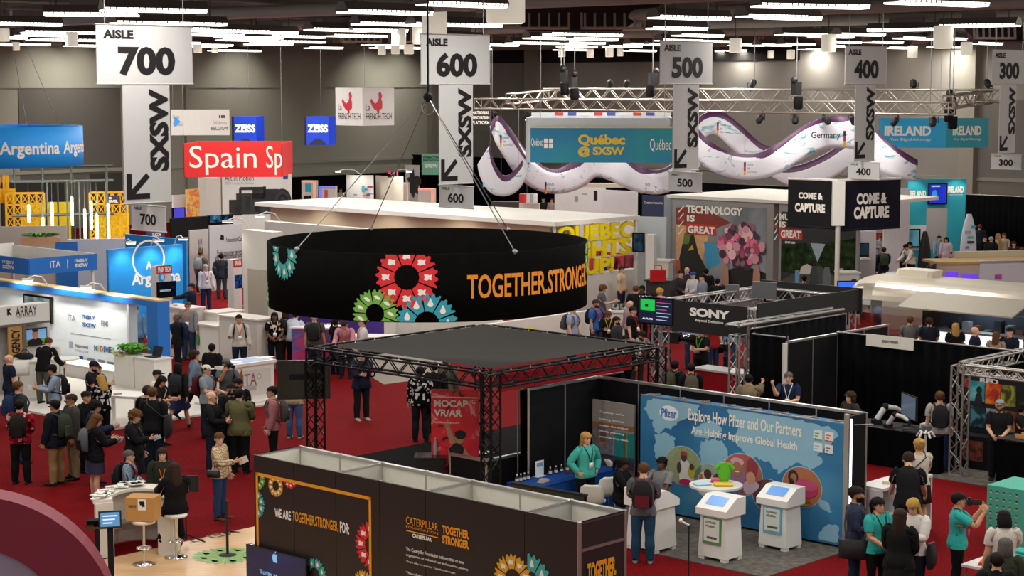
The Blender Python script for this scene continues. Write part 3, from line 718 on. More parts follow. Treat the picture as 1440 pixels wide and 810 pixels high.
# cylinder pendants
PEND = [(711,33,54,52),(611,54,35,60),(593,62,26,66),(561,64,20,72),(537,77,11,92),(556,76,12,96),(575,76,14,90),(6,58,15,66),(101,65,17,74),(23,71,10,92),(278,74,12,96),(302,74,9,104),(790,80,10,100),(830,81,10,102),(857,80,11,92),(872,79,9,104),(1034,74,17,76),(1112,83,11,92),(1084,82,9,102),(1165,73,21,72),(1283,81,14,84),(1326,68,27,66),(1359,78,16,82)]
PM = M('e6e0cf',.5,emit=.75); PE = M('fff2da',.5,emit=6)
first = None
LAB = ['biggest and nearest','second biggest']
for px,py,w,Y in PEND:
    p = D(px,py,Y); r_ = w/F*Y/2; s = r_/.5
    if first is None:
        t = thing('pendant_lamp','white cylinder pendant lamp hanging from the ceiling','pendant lamp',p,0,'white cylinder pendant lamps')
        b = MB(); b.lathe([(.45,0),(.5,.04),(.5,1.1),(.46,1.16),(.1,1.18)],PM,24,cap=False); b.build('shade',t)
        b = MB(); b.cyl(0,0,.1,.14,.46,PE,24); b.build('lamp_glass',t)
        first = t
        o = t
    else: o = dup(first,p)
    o.scale = (s,s,s)
    b = MB(); b.bar((0,0,1.15),(0,0,(CZ - p.z)/s),.03,PIPE); b.build('rod',o)
# spots for the light pools on the left wall, added wash on the right
for px,py in ((60,84),(105,84),(515,95),(555,95),(330,90)):
    x,z = PLF.hit(px,py); w_ = PLF.o + PLF.x*x
    p = w_ + PLF.n*3.2; spot_light('wall_wash_light',(p.x,p.y,10.9),(w_.x,w_.y,z - 2.5),1000,100,blend=1)
for px in (830,1000,1250,1400):
    x,z = PRT.hit(px,110); w_ = PRT.o + PRT.x*x; p = w_ + PRT.n*4
    spot_light('wall_wash_light',(p.x,p.y,10.9),(w_.x,w_.y,5),90,110)  # faint added wash, this wall has no such lamps
# ---------------------------------------------------------------- aisle signs
SIGN = M('b2b1b0',.7,var=.03); INK = M('1d1a1b',.7,var=0)
def aisle_sign(num,cx,Y,small_z,label):
    # one hanging assembly: number board, vertical banner, small lower number board
    p = D(cx,118,Y)
    t = thing('aisle_sign',label,'hanging sign',(p.x,p.y,CAMZ),PHI,None)
    b = MB(); b.box(-1.22,1.22,-.012,.012,0,1.22,SIGN); b.text('AISLE',-1.06,.93,-.3,1.12,INK,-.018,.05); b.text(num,-.7,.17,.76,.78,INK,-.018,.045)
    b.tube([(-1.24,0,1.22),(1.24,0,1.22)],.02,STEEL); b.tube([(-1.24,0,0),(1.24,0,0)],.02,SIGN); b.build('number_board',t)
    for s in (-1,1): w_ = MB(); w_.bar((s*1.0,0,1.22),(s*1.0,0,CZ - CAMZ),.012,STEEL); w_.build('wire',t)
    v = MB(); v.box(-.6,.6,-.012,.012,-2.5,-.03,SIGN)
    v.text('SXSW',.06,-1.84,.55,-.1,INK,-.018,.05,rot=90)
    v.add([(x,-.018,z) for x,z in ((-.55,-2.42),(.04,-2.42),(.04,-2.3),(-.33,-2.3),(.04,-1.96),(-.05,-1.87),(-.42,-2.21),(-.42,-1.87),(-.55,-1.87))],[(0,1,2,3,4,5,6,7,8)],INK)
    v.tube([(-.62,0,-2.5),(.62,0,-2.5)],.02,SIGN); v.build('banner',t)
    l = MB(); l.box(-.6,.6,-.012,.012,-3.1,-2.56,SIGN); l.text(num,-.28,-2.98,.28,-2.74,INK,-.018,.03); l.text('AISLE',-.5,-2.66,-.22,-2.6,INK,-.018,.02); l.tube([(-.62,0,-3.1),(.62,0,-3.1)],.02,SIGN)
    l.tube([(-.62,0,-2.56),(.62,0,-2.56)],.02,SIGN); l.build('lower_board',t).rotation_euler = (0,0,AA - PHI)
for num,cx,Y,lab in (('700',205,39.9,'nearest and largest white hanging aisle sign, number 700, left of the red Spain banner'),('600',641,47.5,'white hanging aisle sign, number 600, right of the rooster cube'),('500',965,54.8,'white hanging aisle sign, number 500, at the right end of the teal Québec banner'),('400',1217,61.9,'white hanging aisle sign, number 400, above the black COME & CAPTURE banner'),('300',1418,69.0,'farthest white hanging aisle sign, number 300, right of the teal IRELAND banner')):
    aisle_sign(num,cx,Y,0,lab)
# black drapes in front of the far walls
def drape(name,label,x,y,ang,L,z0,z1,m=None,amp=.06,wl=.32,group=None,seed=0):
    t = thing(name,label,'curtain',(x,y,0),ang,group)
    b = MB(); n = max(8,int(L/wl*5)); r_ = random.Random(seed)
    top = [(i/n*L,amp*.6*math.sin(i/5*2*math.pi)) for i in range(n + 1)]
    bot = [(i/n*L,amp*math.sin(i/5*2*math.pi + .4*math.sin(i*.23 + seed))) for i in range(n + 1)]
    b.loft([[(p[0],p[1],z0) for p in bot],[(p[0],p[1]*.9,(z0 + z1)/2) for p in bot],[(p[0],p[1],z1) for p in top]],m or M('0a0a0c',.95,var=.2,scale=3),True,False,False)
    o = b.build('cloth',t); s = o.modifiers.new('s','SOLIDIFY'); s.thickness = .02
    f = MB(); f.bar((0,0,z1 + .02),(L,0,z1 + .02),.025,STEEL)
    nP = max(2,int(L/3) + 1)
    for i in range(nP): f.bar((i*L/(nP - 1),.08,0),(i*L/(nP - 1),.08,z1 + .05),.02,STEEL)
    f.build('pipe_frame',t)
    return t
def drape_px(label,pl,xa,xb,dist,z1,z0=0,**k):
    a = pl.hit(xa,200,dist)[0]; c = pl.hit(xb,200,dist)[0]; p = pl.o + pl.n*dist + pl.x*a
    return drape('curtain',label,p.x,p.y,pl.ang,c - a,z0,z1,**k)
drape_px('long black curtain along the far left wall behind the white curved booth',PLF,405,600,3.0,2.6)
drape_px('tall black curtain in the far corner behind the aisle 600 sign',PRT,560,740,2.0,3.6)
drape_px('long black curtain along the far wall behind the surfboards',PRT,1356,1560,3.0,2.6)
drape_px('black curtain strip along the far wall behind the purple ribbon sculpture',PRT,742,1110,3.0,2.6)
# ---------------------------------------------------------------- graphics helpers
def clip(poly,lo,hi):
    for ax,lim,sg in ((0,lo[0],1),(0,hi[0],-1),(1,lo[1],1),(1,hi[1],-1)):
        out = []
        for i,p in enumerate(poly):
            q = poly[i - 1]; a = (p[ax] - lim)*sg; b = (q[ax] - lim)*sg
            if (a >= 0) != (b >= 0): t = b/(b - a); out.append((q[0] + (p[0] - q[0])*t,q[1] + (p[1] - q[1])*t))
            if a >= 0: out.append(p)
        poly = out
        if not poly: return []
    return poly
ICON = M('e9e4da',.6,var=0)
def gear(mb,cx,cz,r,m,lo=(-99,-99),hi=(99,99),n=8,fn=None,y=-.006,inner=.42,rot=0,icon='drop'):
    fn = fn or (lambda a,b,d: (a,d,b))
    for k in range(n):
        a0 = 2*math.pi*(k + rot)/n + .035; a1 = 2*math.pi*(k + 1 + rot)/n - .035
        P = [(cx + r*inner*math.cos(a),cz + r*inner*math.sin(a)) for a in (a1,(a0 + a1)/2,a0)]
        for i in range(12):
            a = a0 + (a1 - a0)*i/11; q = r*(.99 if (i // 2) % 2 == 0 else .89)
            P.append((cx + q*math.cos(a),cz + q*math.sin(a)))
        P = clip(P,lo,hi)
        if len(P) > 2: mb.add([fn(a,b,y) for a,b in P],[list(range(len(P)))],m)
        am = (a0 + a1)/2; c = (cx + r*.67*math.cos(am),cz + r*.67*math.sin(am)); s = r*.13
        if icon == 'drop': Q = [(0,1.3),(.5,.3),(.75,-.35),(.4,-.9),(-.4,-.9),(-.75,-.35),(-.5,.3)]
        elif icon == 'leaf': Q = [(-1.2,.5),(-.3,.7),(.5,.3),(1.2,-.6),(.3,-.7),(-.6,-.3)]
        else: Q = [(-1,.6),(-.3,.8),(.4,.5),(1,.8),(.8,-.1),(1,-.7),(.2,-.5),(-.4,-.8),(-1,-.5),(-.75,.1)]
        Q = clip([(c[0] + s*a,c[1] + s*b) for a,b in Q],lo,hi)
        if len(Q) > 2: mb.add([fn(a,b,y - .003) for a,b in Q],[list(range(len(Q)))],ICON)
def disc(mb,cx,cz,rx,rz,m,y,n=28,fn=None):
    mb.add([(cx + rx*math.cos(2*math.pi*k/n),y,cz + rz*math.sin(2*math.pi*k/n)) for k in range(n)],[list(range(n))],m)
def poly(mb,pts,m,y): mb.add([(a,y,b) for a,b in pts],[list(range(len(pts)))],m)
def blob(mb,cx,cz,rx,rz,m,y,seed=0,n=26,rough=.3,lo=(-99,-99),hi=(99,99)):
    r_ = random.Random(seed); k = [1 + r_.uniform(-rough,rough) for _ in range(n)]
    P = clip([(cx + rx*k[i]*math.cos(2*math.pi*i/n),cz + rz*k[i]*math.sin(2*math.pi*i/n)) for i in range(n)],lo,hi)
    if len(P) > 2: poly(mb,P,m,y)
def on_plane(t,pl): t.location = pl.o; t.rotation_euler = (0,0,pl.ang); return t
def wall_thing(name,label,cat,pl,group=None): return on_plane(thing(name,label,cat,(0,0,0),0,group),pl)
def lettering(t,pl,items,name='lettering',y=-.008):
    b = MB()
    for it in items:
        s,a,c,m = it[:4]; on(b,pl,s,a,c,m,y,it[4] if len(it) > 4 else .02)
    return b.build(name,t)
CHOC = M('1e1414',.45,var=.08,scale=1.5); YEL = M('e0930c',.6,var=0); CREAM = M('d8d4c8',.6); TEALG = M('3aa39b',.6,var=0); GREENG = M('6aa53c',.6,var=0); REDG = M('d2202b',.6,var=0); GOLDG = M('d99a1a',.6,var=0); TXT = M('e6e2d8',.6,var=0)
# ---------------------------------------------------------------- caterpillar stand: a long hollow wall of one metre panels
c0 = G(813,735,2.5); PC = Plane(c0,AA)     # local x runs back-left to front-right; the corner is x = 0
xl = PC.hit(331,634)[0]; NP = 7; xl = -7.0; Hc = 2.5
t = wall_thing('exhibition_wall','long dark brown hollow booth wall with yellow frame and gear graphics in the foreground','booth wall',PC)
for i in range(NP):
    b = MB(); b.box(xl + i + .006,xl + i + .994,0,.04,0,Hc,CHOC); b.box(xl + i + .01,xl + i + .99,.04,.05,0,Hc - .02,CREAM); b.build('front_panel',t)
    b = MB(); b.box(xl + i + .02,xl + i + .98,.99,1.03,0,Hc - .05,CREAM); b.box(xl + i,xl + i + 1,.97,1.05,Hc - .05,Hc,ALU); b.build('back_panel',t)
for i in range(NP + 1):
    b = MB(); b.cyl(xl + i,.03,0,Hc + .005,.02 if i < NP else .034,ALU,10); b.build('post',t); b = MB(); b.cyl(xl + i,1.01,0,Hc + .01,.03,ALU,10); b.build('post',t)
for x,m in ((0,CHOC),(xl,CREAM)):
    b = MB(); s = 1 if x == 0 else -1
    b.box(x - .02,x + .02,.05,.97,0,Hc,m); b.box(x - .02,x + .02,.05,.97,Hc - .03,Hc,ALU)
    if x == 0: b.box(x + .02,x + .03,.05,.97,2.08,2.12,ALU)
    b.build('end_panel',t)
for x in (-3.0,-1.0,-5.0):
    b = MB(); b.box(x - .01,x + .01,.05,.98,Hc - .32,Hc,M('b4b1a8',.4)); b.box(x - .02,x + .02,.05,.98,Hc - .03,Hc,ALU); b.build('brace',t)
# yellow frame and graphics on the front
g = MB(); fx0,fz1 = PC.hit(360,664); fx1,fz1b = PC.hit(522,699); fz1 = (fz1 + fz1b)/2
for a in ((fx0,fx0 + .05,.3,fz1),(fx1 - .05,fx1,.3,fz1),(fx0,fx1,fz1 - .05,fz1),(fx0,fx1,.3,.35)): g.box(a[0],a[1],-.008,-.002,a[2],a[3],YEL)
g.build('yellow_frame',t)
g = MB(); lo = (fx0 + .05,.35); hi = (fx1 - .05,fz1 - .05)
def gp(px,py,pr,m,icon,lo=lo,hi=hi,rot=0,n=8):
    x,z = PC.hit(px,py); r = abs(PC.hit(px,py - pr)[1] - z); gear(g,x,z,r,m,lo,hi,n,icon=icon,rot=rot)
gp(362,672,17,GREENG,'leaf',n=9); gp(388,683,16,GOLDG,'hand',n=10); gp(408,672,16,REDG,'hand',n=9,rot=.5); gp(359,708,21,TEALG,'drop',n=9)
gp(524,768,35,REDG,'hand',n=9); gp(443,808,24,TEALG,'drop'); gp(512,826,24,GOLDG,'leaf',n=9); g.build('gear_graphics',t)
g = MB(); gp(722,815,36,GOLDG,'hand',(-9,.1),(-.02,2.4),n=9); gp(745,820,42,TEALG,'drop',(PC.hit(742,790)[0],.1),(-.02,2.4),rot=.3); g.build('gear_graphics',t)
lettering(t,PC,[('WE ARE',(386,714),(409,732),TXT,.03),('TOGETHER.STRONGER.',(411,718),(476,748),YEL,.018),('FOR:',(478,733),(491,752),TXT,.03),
    ('CATERPILLAR',(571,726),(616,747),YEL,.0),('FOUNDATION',(571,738.5),(616,752),YEL,.0),('CATERPILLAR',(580,750),(607,762),TXT,.05),('TOGETHER.',(622,738),(660,759),YEL,.05),('STRONGER.',(622,752),(660,773),YEL,.05),
    ('The Caterpillar Foundation believes that no one',(571,769),(652,795),TXT,.01),('organization or individual can end extreme poverty.',(571,778),(659,804),TXT,.01),("That's why we created Together.Stronger.",(571,787.5),(641,808.5),TXT,.01),('This collaborative effort',(571,803),(617,818),TXT,.01)])
lettering(t,PC,[('_________',(571,745),(616,757),YEL,.0)],'underline')
PCe = Plane(c0 + PC.x*.0,BB)
b = MB(); b.text('TOGETHER.',.16,1.62,.78,1.9,YEL,-.036,.05); b.text('STRONGER.',.16,1.26,.78,1.54,YEL,-.036,.05); b.X = Matrix(); o = b.build('end_lettering',t); o.rotation_euler = (0,0,R(90))
# the television on its front
x0,z1 = PC.hit(352,763); x1,z1b = PC.hit(437,783)
tv = wall_thing('television','wide screen with a pale blue fruit logo on the brown booth wall','television',PC)
NAVY = ramp_mat('navy_screen',[(.25,'020a26'),(.6,'05184a'),(.9,'0a2c70')],scale=1.2,emit=.5,rough=.2)
b = MB(); b.box(x0,x1,-.09,-.02,z1 - .82,z1,GLOSSY); b.build('casing',tv)
b = MB(); b.box(x0 + .02,x1 - .02,-.093,-.09,z1 - .8,z1 - .02,NAVY); b.build('screen',tv)
b = MB(); ax,az = PC.hit(386.5,784,.095); LB = M('7fb4e6',.4,emit=.9)
poly(b,[(ax + .14*a,az + .13*c) for a,c in ((0,.36),(.22,.44),(.42,.3),(.36,.1),(.3,-.02),(.36,-.18),(.46,-.24),(.36,-.5),(.2,-.68),(.02,-.6),(-.18,-.68),(-.36,-.46),(-.46,-.1),(-.4,.26),(-.22,.44))],LB,-.095)
poly(b,[(ax + .14*a,az + .13*c) for a,c in ((.0,.46),(.02,.68),(.2,.84),(.2,.62))],LB,-.095)
on(b,PC,'Today at',(365,800),(390,815),LB,-.095); b.build('logo',tv)
# ---------------------------------------------------------------- wood floor in front of the stand
WOOD = ramp_mat('maple',[(.2,'b98d5c'),(.5,'cfa678'),(.85,'dcb98d')],scale=2.2,stretch=(1.2,9,1),rough=.35,detail=6)
w0 = G(233,769); vm = w0.dot(V)
def uv(u,v): return U*u + V*v
u0 = w0.dot(U); uc = (c0 + PC.n*0).dot(U)
floor_poly('floor_wood',[uv(u0 - 5,vm),uv(24.6,vm),uv(24.6,vm - 9.5),uv(u0 - 5,vm - 9.5)],0,.02,WOOD)
b = MB(); gc = G(318,783); gx = Matrix.Translation((gc.x,gc.y,.021)) @ Matrix.Rotation(PHI,4,'Z'); b.X = gx
gear(b,0,0,.62,M('77a356',.5),fn=lambda a,c,d: (a,c,.002),inner=.05); b.build('trim_floor_gear')['kind'] = 'structure'
b = MB(); p = G(305,754); b.X = Matrix.Translation((p.x,p.y,.022)) @ Matrix.Rotation(PHI,4,'Z'); b.text('MENT',-.75,-.16,.45,.1,M('4a3a2c',.6),.002,plane='xy',rot=180); struct(b.build('trim_floor_lettering'))
# ---------------------------------------------------------------- maroon ring standing at the front left
rc = G(-31,1085); MAR = M('7c1a30',.6,var=.12,scale=2); LAV = M('9a8fa0',.6,var=.1,scale=2)
t = thing('ring_display','big dark maroon fabric ring with grey middle in the front left corner','display ring',(rc.x,rc.y,0),R(8))
Rr = 1.77; b = MB(); prof = [(Rr,-.25),(Rr,.25),(1.12,.25),(1.12,-.25)]
n = 64; b.loft([[(r_*math.sin(2*math.pi*k/n),y,Rr + r_*math.cos(2*math.pi*k/n)) for k in range(n)] for r_,y in prof + prof[:1]],MAR,False,False); o = b.build('ring',t)
b = MB(); disc(b,0,Rr,1.12,1.12,LAV,-.2,48); disc(b,0,Rr,1.12,1.12,LAV,.2,48); b.build('inner_panel',t)
# ---------------------------------------------------------------- hanging ring
HX = (601 - 720)/F*36; RR = 3.06; HZ0,HZ1 = 4.32,5.53
t = thing('hanging_ring','big black circular hanging sign reading TOGETHER.STRONGER. with coloured gears','hanging sign',(HX,36,HZ0))
n = 96; BF = M('080707',.9,var=.1)
b = MB(); b.loft([[(r_*math.sin(2*math.pi*k/n),-r_*math.cos(2*math.pi*k/n),z) for k in range(n)] for r_,z in ((RR - .03,0),(RR,0),(RR,HZ1 - HZ0),(RR - .03,HZ1 - HZ0),(RR - .03,0))],BF,True,False); b.build('fabric',t)
cyl = lambda a,z,d: ((RR - d)*math.sin(a/RR),-(RR - d)*math.cos(a/RR),z)
for th,z,r_,m,ic,nn in ((-4.4,5.12,.56,REDG,'hand',8),(-15.2,4.47,.43,GREENG,'leaf',9),(2.2,4.30,.55,M('2a96a8',.6,var=0),'drop',9),(-57,5.42,.5,TEALG,'drop',9),(-83,4.5,.5,GREENG,'leaf',9),(86,5.3,.5,GREENG,'leaf',9)):
    b = MB(); gear(b,R(th)*RR,z - HZ0,r_,m,(-99,.012),(99,HZ1 - HZ0 - .012),nn,fn=cyl,y=-.012,icon=ic,inner=.4,rot=.5); b.build('gear_graphic',t)
vs,fs = glyphs('TOGETHER.STRONGER.',.02); b = MB(); x0_,x1_ = vs[:,0].min(),vs[:,0].max(); h_ = vs[:,1].max()
b.add([cyl(R(15.6 + (v[0] - x0_)/(x1_ - x0_)*63.5)*RR,4.735 - HZ0 + max(0,v[1])/h_*.42,-.014) for v in vs],fs,M('e08a14',.6,var=0)); b.build('lettering',t)
ap = (0.02,0,8.25 - HZ0)
for a in (-48,33,150,205):
    q = (RR*math.sin(R(a)),-RR*math.cos(R(a)),HZ1 - HZ0)
    b = MB(); b.bar(q,ap,.011,STEEL,5); b.ball(q,.05,STEEL); b.build('cable',t)
b = MB(); b.bar(ap,(ap[0],0,CZ - HZ0),.02,DARK,6); b.ball(ap,.09,DARK); b.tube([(ap[0] + .12*math.cos(a),0,ap[2] - .2 + .14*math.sin(a)) for a in [2*math.pi*i/14 for i in range(14)]],.012,STEEL,5,closed=True); b.build('hoist_chain',t)
# ---------------------------------------------------------------- truss helper
def truss(mb,a,b_,w,m,r=.025,br=.014,n=None,zig=True):
    a = Vector(a); b_ = Vector(b_); d = b_ - a; L = d.length; d.normalize()
    up = Vector((0,0,1)) if abs(d.z) < .9 else Vector((1,0,0)); s = d.cross(up).normalized(); q = s.cross(d)
    C = [s*(i*w/2) + q*(j*w/2) for i,j in ((-1,-1),(1,-1),(1,1),(-1,1))]
    for c in C: mb.bar(a + c,b_ + c,r,m,6)
    n = n or max(2,round(L/w))
    for i in range(n):
        p0 = a + d*(L*i/n); p1 = a + d*(L*(i + 1)/n)
        for k in range(4):
            c,e = C[k],C[(k + 1) % 4]
            if i == 0: mb.bar(p0 + c,p0 + e,br,m,4)
            mb.bar(p0 + (c if i % 2 else e),p1 + (e if i % 2 else c),br,m,4)
    for k in range(4): mb.bar(b_ + C[k],b_ + C[(k + 1) % 4],br,m,4)
    return mb
# black truss stage with a stretched canopy
TB = M('141315',.35,.6,var=0); HT = 3.0
fc = G(690,524,HT); lc = G(447,487,HT); S = 5.1
t = thing('truss_canopy','black square truss frame with black fabric roof under the hanging ring','truss stand',(fc.x,fc.y,0),PHI)
# local x = U (to the right corner), local y = V (to the left corner)
for x,y in ((0,0),(0,S),(S,0),(S,S)):
    b = MB(); truss(b,(x,y,.02),(x,y,HT - .02),.26,TB); b.box(x - .2,x + .2,y - .2,y + .2,0,.03,TB); b.build('tower',t)
for a,c in (((0,0),(S,0)),((0,0),(0,S)),((S,0),(S,S)),((0,S),(S,S))):
    b = MB(); dx,dy = (c[0] - a[0])/S*.15,(c[1] - a[1])/S*.15
    truss(b,(a[0] + dx,a[1] + dy,HT - .15),(c[0] - dx,c[1] - dy,HT - .15),.28,TB); b.build('beam',t)
CAN = M('24211f',.85,var=.1)
b = MB(); nn = 12; rows = []
for i in range(nn + 1):
    rows.append([(.25 + (S - .5)*i/nn,.25 + (S - .5)*j/nn,HT - .02 - .12*math.sin(math.pi*i/nn)*math.sin(math.pi*j/nn) + .05) for j in range(nn + 1)])
b.loft(rows,CAN,True,False,False); b.build('canopy',t)
# black curtains along the stage's right side, a white valance of signs inside
b = MB(); b.box(.5,S - .5,.28,.3,2.52,2.85,M('a01c22',.7)); b.build('red_banner',t)
drape('curtain','black curtain under the right front beam of the truss canopy',fc.x + U.x*1.5 + V.x*.6,fc.y + U.y*1.5 + V.y*.6,PHI,3.2,0,2.4,seed=4)
# television on the left tower
lt = fc + V*S
tv = thing('television','large black screen seen from behind on the left truss tower','television',(lt.x - .28,lt.y + .32,.28),R(8))
b = MB(); b.box(-.56,.56,-.04,.05,1.57,2.4,M('121214',.45)); b.build('casing',tv)
b = MB(); b.box(-.52,.52,-.045,-.041,1.62,2.36,GLOSSY); b.build('back_plate',tv)
b = MB(); b.box(-.3,.4,-.1,-.05,2.0,2.1,DARK); b.bar((.1,.05,2.0),(.12,.4,2.0),.05,DARK); b.build('bracket',tv)
tb = thing('shelf_rack','small black equipment box on the base of the left truss tower','equipment box',(lt.x - .1,lt.y - .5,0),R(20))
b = MB(); b.box(-.25,.25,-.2,.2,.3,.75,DARK); b.box(-.2,.2,-.22,-.2,.35,.7,GLOSSY); b.build('case',tb); b = MB(); [b.bar((x,y,0),(x,y,.3),.02,TB) for x in (-.2,.2) for y in (-.15,.15)]; b.build('legs',tb)
# black carpet below the stage
bcp = G(505,641)
floor_poly('floor_black_carpet',[bcp - U*2.5,bcp + U*6.5,bcp + U*6.5 - V*5.5,bcp - U*2.5 - V*5.5],0,.012,M('141213',.95,var=.2,scale=20))
# roll-up poster
pp = G(640,690); PP = Plane(pp,R(-8))
t = wall_thing('banner_stand','tall red roll-up banner reading MOCAP VR/AR beside the truss tower','banner',PP)
b = MB(); b.box(-.5,.5,-.02,.02,.08,2.15,ramp_mat('mocap',[(.0,'1a0608'),(.36,'3a0a12'),(.42,'d8142c'),(.6,'ea2038'),(.7,'f0d8d4')],scale=2.2,detail=8,dist=1.5,rough=.5)); b.box(-.5,.5,-.025,-.02,1.98,2.0,TXT); b.build('poster',t)
b = MB(); b.box(-.52,.52,-.12,.12,0,.08,ALU); b.build('base',t)
b = MB(); b.text('MOCAP',-.44,1.78,.28,1.93,TXT,-.026,.03); b.text('VR/AR',-.44,1.58,.16,1.73,TXT,-.026,.03); b.text('motioncapture',-.44,1.42,.1,1.48,TXT,-.026); b.text('G',.36,1.86,.44,1.95,TXT,-.026); b.build('lettering',t)
b = MB(); SKN = M('b98562',.6)
blob(b,.05,.72,.2,.3,SKN,-.024,2,14,.12); blob(b,.04,.88,.16,.14,BLACK,-.026,3,14,.1); poly(b,[(-.1,1.0),(-.22,1.45),(-.14,1.48),(.02,1.02)],SKN,-.025); poly(b,[(.14,1.0),(.44,.62),(.4,.56),(.1,.9)],SKN,-.025); disc(b,.1,1.14,.1,.13,SKN,-.026); blob(b,.12,1.2,.13,.09,BLACK,-.028,5,12,.1); poly(b,[(-.15,.5),(.25,.5),(.3,.1),(-.2,.1)],BLACK,-.026); b.build('dancer_print',t)

pd_ = G(606,690); t = thing('pedestal','black pedestal table with chrome jug left of the red MOCAP banner','table',(pd_.x,pd_.y,.012)); b = MB(); b.box(-.3,.3,-.25,.25,0,.72,BLACK); b.build('body',t); b = MB(); b.box(-.34,.34,-.28,.28,.72,.75,GLOSSY); b.build('table_top',t)
t = thing('water_bottle','clear water bottle on the black pedestal left of the red banner','bottle',(pd_.x + .1,pd_.y,.765)); b = MB(); b.lathe([(.04,0),(.045,.2),(.04,.25),(.015,.3),(.015,.33)],M('9aa0a8',.1,var=0),12); b.build('bottle_body',t); b = MB(); b.cyl(0,0,.33,.36,.017,M('c9ccd0',.4),8); b.build('cap',t)
# ---------------------------------------------------------------- blue global health stand (right of centre)
HW = M('0b0a0c',.7,var=.1); GREY_CARPET = ramp_mat('grey_carpet',[(.3,'4f4b47'),(.6,'66615b'),(.8,'736e68')],scale=8,detail=8,rough=.95)
def hard_wall(name,label,p0,ang,L,h,m=HW,n=None,inner=None,th=.05):
    t = thing(name,label,'booth wall',(p0.x,p0.y,0),ang)
    n = n or max(1,round(L)); w = L/n
    for i in range(n):
        b = MB(); b.box(i*w + .02,(i + 1)*w - .02,-th/2,th/2,0,h - .04,m); b.build('panel',t)
    b = MB(); b.box(0,L,-.045,.045,h - .05,h,ALU); b.build('top_rail',t)
    for i in range(n + 1): b = MB(); b.cyl(i*w,0,0,h,.03,ALU,10); b.build('post',t)
    return t
pr = G(1218,580,2.5); plft = G(838,529,2.5); Lw = (plft - pr).dot(V)
pr.z = 0; p0 = pr + V*Lw; PB = Plane(p0,AA)
hard_wall('booth_wall','long black hard wall with silver top rail behind the blue graphic',p0,AA,Lw,2.5)
hard_wall('booth_wall','short black side wall with silver rail beside the blue tablecloth',p0 - U*2.15,BB,2.15,2.5,n=2)
# light end fin with a lit edge
fin = thing('light_post','tall black post with a white light strip at the end of the wall','light post',pr - U*.05,BB)
b = MB(); b.box(-.55,.0,-.03,.03,0,2.5,HW); b.box(-.6,-.55,-.05,.05,0,2.55,ALU); b.build('panel',fin); b = MB(); b.box(-.52,-.47,-.05,-.03,.1,2.45,M('dfe6ff',.4,emit=5)); b.build('light_strip',fin)
# floor
flp = [p0 - U*5.4 + V*.2,p0 + V*.2 - U*.1,pr - U*.1 - V*.1,pr - U*3.0 - V*.1]
q1 = G(1180,786); q2 = G(925,778); q3 = G(1050,806)
floor_poly('floor_grey_carpet',[p0 - U*.05,pr - U*.05,pr - U*((pr - G(1078,813)).dot(U)),p0 - U*((pr - G(1078,813)).dot(U))],0,.014,GREY_CARPET)
# graphic wall
gl = PB.hit(901,552,.5)[0]; gr = PB.hit(1197,598,.5)[0]; zt = PB.hit(1197,598,.5)[1]
PGp = Plane(PB.o + PB.n*.5,AA)
t = wall_thing('graphic_wall','blue fabric graphic wall with world map and round photo prints','display wall',PGp)
BLUEG = ramp_mat('blue_graphic',[(0.0,'0a3f63'),(.35,'12578a'),(.62,'2f7aa4'),(.9,'5f98b4')],scale=.55,detail=3,rough=.6)
b = MB(); b.box(gl,gr,0,.3,.06,zt,BLUEG); b.build('fabric',t)
b = MB()
for i in range(9):
    x = gl + (gr - gl)*i/8; b.bar((x,.04,zt),(x + .3,.26,zt + .02),.012,STEEL,4); b.bar((x,.26,zt),(min(gr,x + .5),.04,zt + .03),.012,STEEL,4)
b.box(gl,gr,0,.02,zt,zt + .02,ALU); b.build('frame',t)
MAP = M('86b2c6',.6,var=.1,scale=2); b = MB()
lo,hi = (gl + .02,.1),(gr - .02,zt - .03)
def px(pxl,pyl): return PGp.hit(pxl,pyl)
jr = random.Random(11)
def mapoly(pts):
    Q = []
    for i,(a,c) in enumerate(pts):
        e,f = pts[(i + 1) % len(pts)]; n = max(2,int(math.hypot(e - a,f - c)/4))
        for k in range(n): Q.append((a + (e - a)*k/n + jr.uniform(-2,2),c + (f - c)*k/n + jr.uniform(-2.4,2.4)))
    P = clip([px(*p) for p in Q],lo,hi)
    if len(P) > 2: poly(b,P,MAP,-.003)
mapoly([(905,575),(912,562),(940,556),(985,566),(978,580),(966,588),(950,596),(945,606),(935,602),(928,610),(920,606),(918,590)])
mapoly([(921,612),(935,608),(950,616),(946,634),(936,650),(930,662),(924,648),(920,630)])
mapoly([(975,600),(1000,590),(1015,600),(1012,612),(990,616),(978,612)]); mapoly([(985,620),(1016,618),(1025,640),(1010,670),(998,680),(985,650)])
mapoly([(1020,575),(1060,572),(1120,590),(1165,600),(1180,612),(1170,622),(1150,640),(1158,652),(1140,660),(1120,650),(1095,665),(1080,650),(1050,640),(1030,620),(1040,600)])
mapoly([(1152,748),(1160,738),(1174,736),(1181,746),(1178,762),(1166,768),(1154,764)]); mapoly([(1150,700),(1162,706),(1172,720),(1164,722),(1152,712)])
b.build('map_print',t)
lettering(t,PGp,[('Explore How Pfizer and Our Partners',(968,574),(1127,620),TXT,.02),('Are Helping Improve Global Health',(972,599),(1121,637),TXT,.02)])
b = MB(); x,z = px(941,581); disc(b,x,z,.24,.15,M('e3e6ea',.5),-.006); b.text('Pfizer',x - .19,z - .09,x + .19,z + .09,M('2c6fae',.5),-.01,.03); b.build('logo',t)
b = MB()
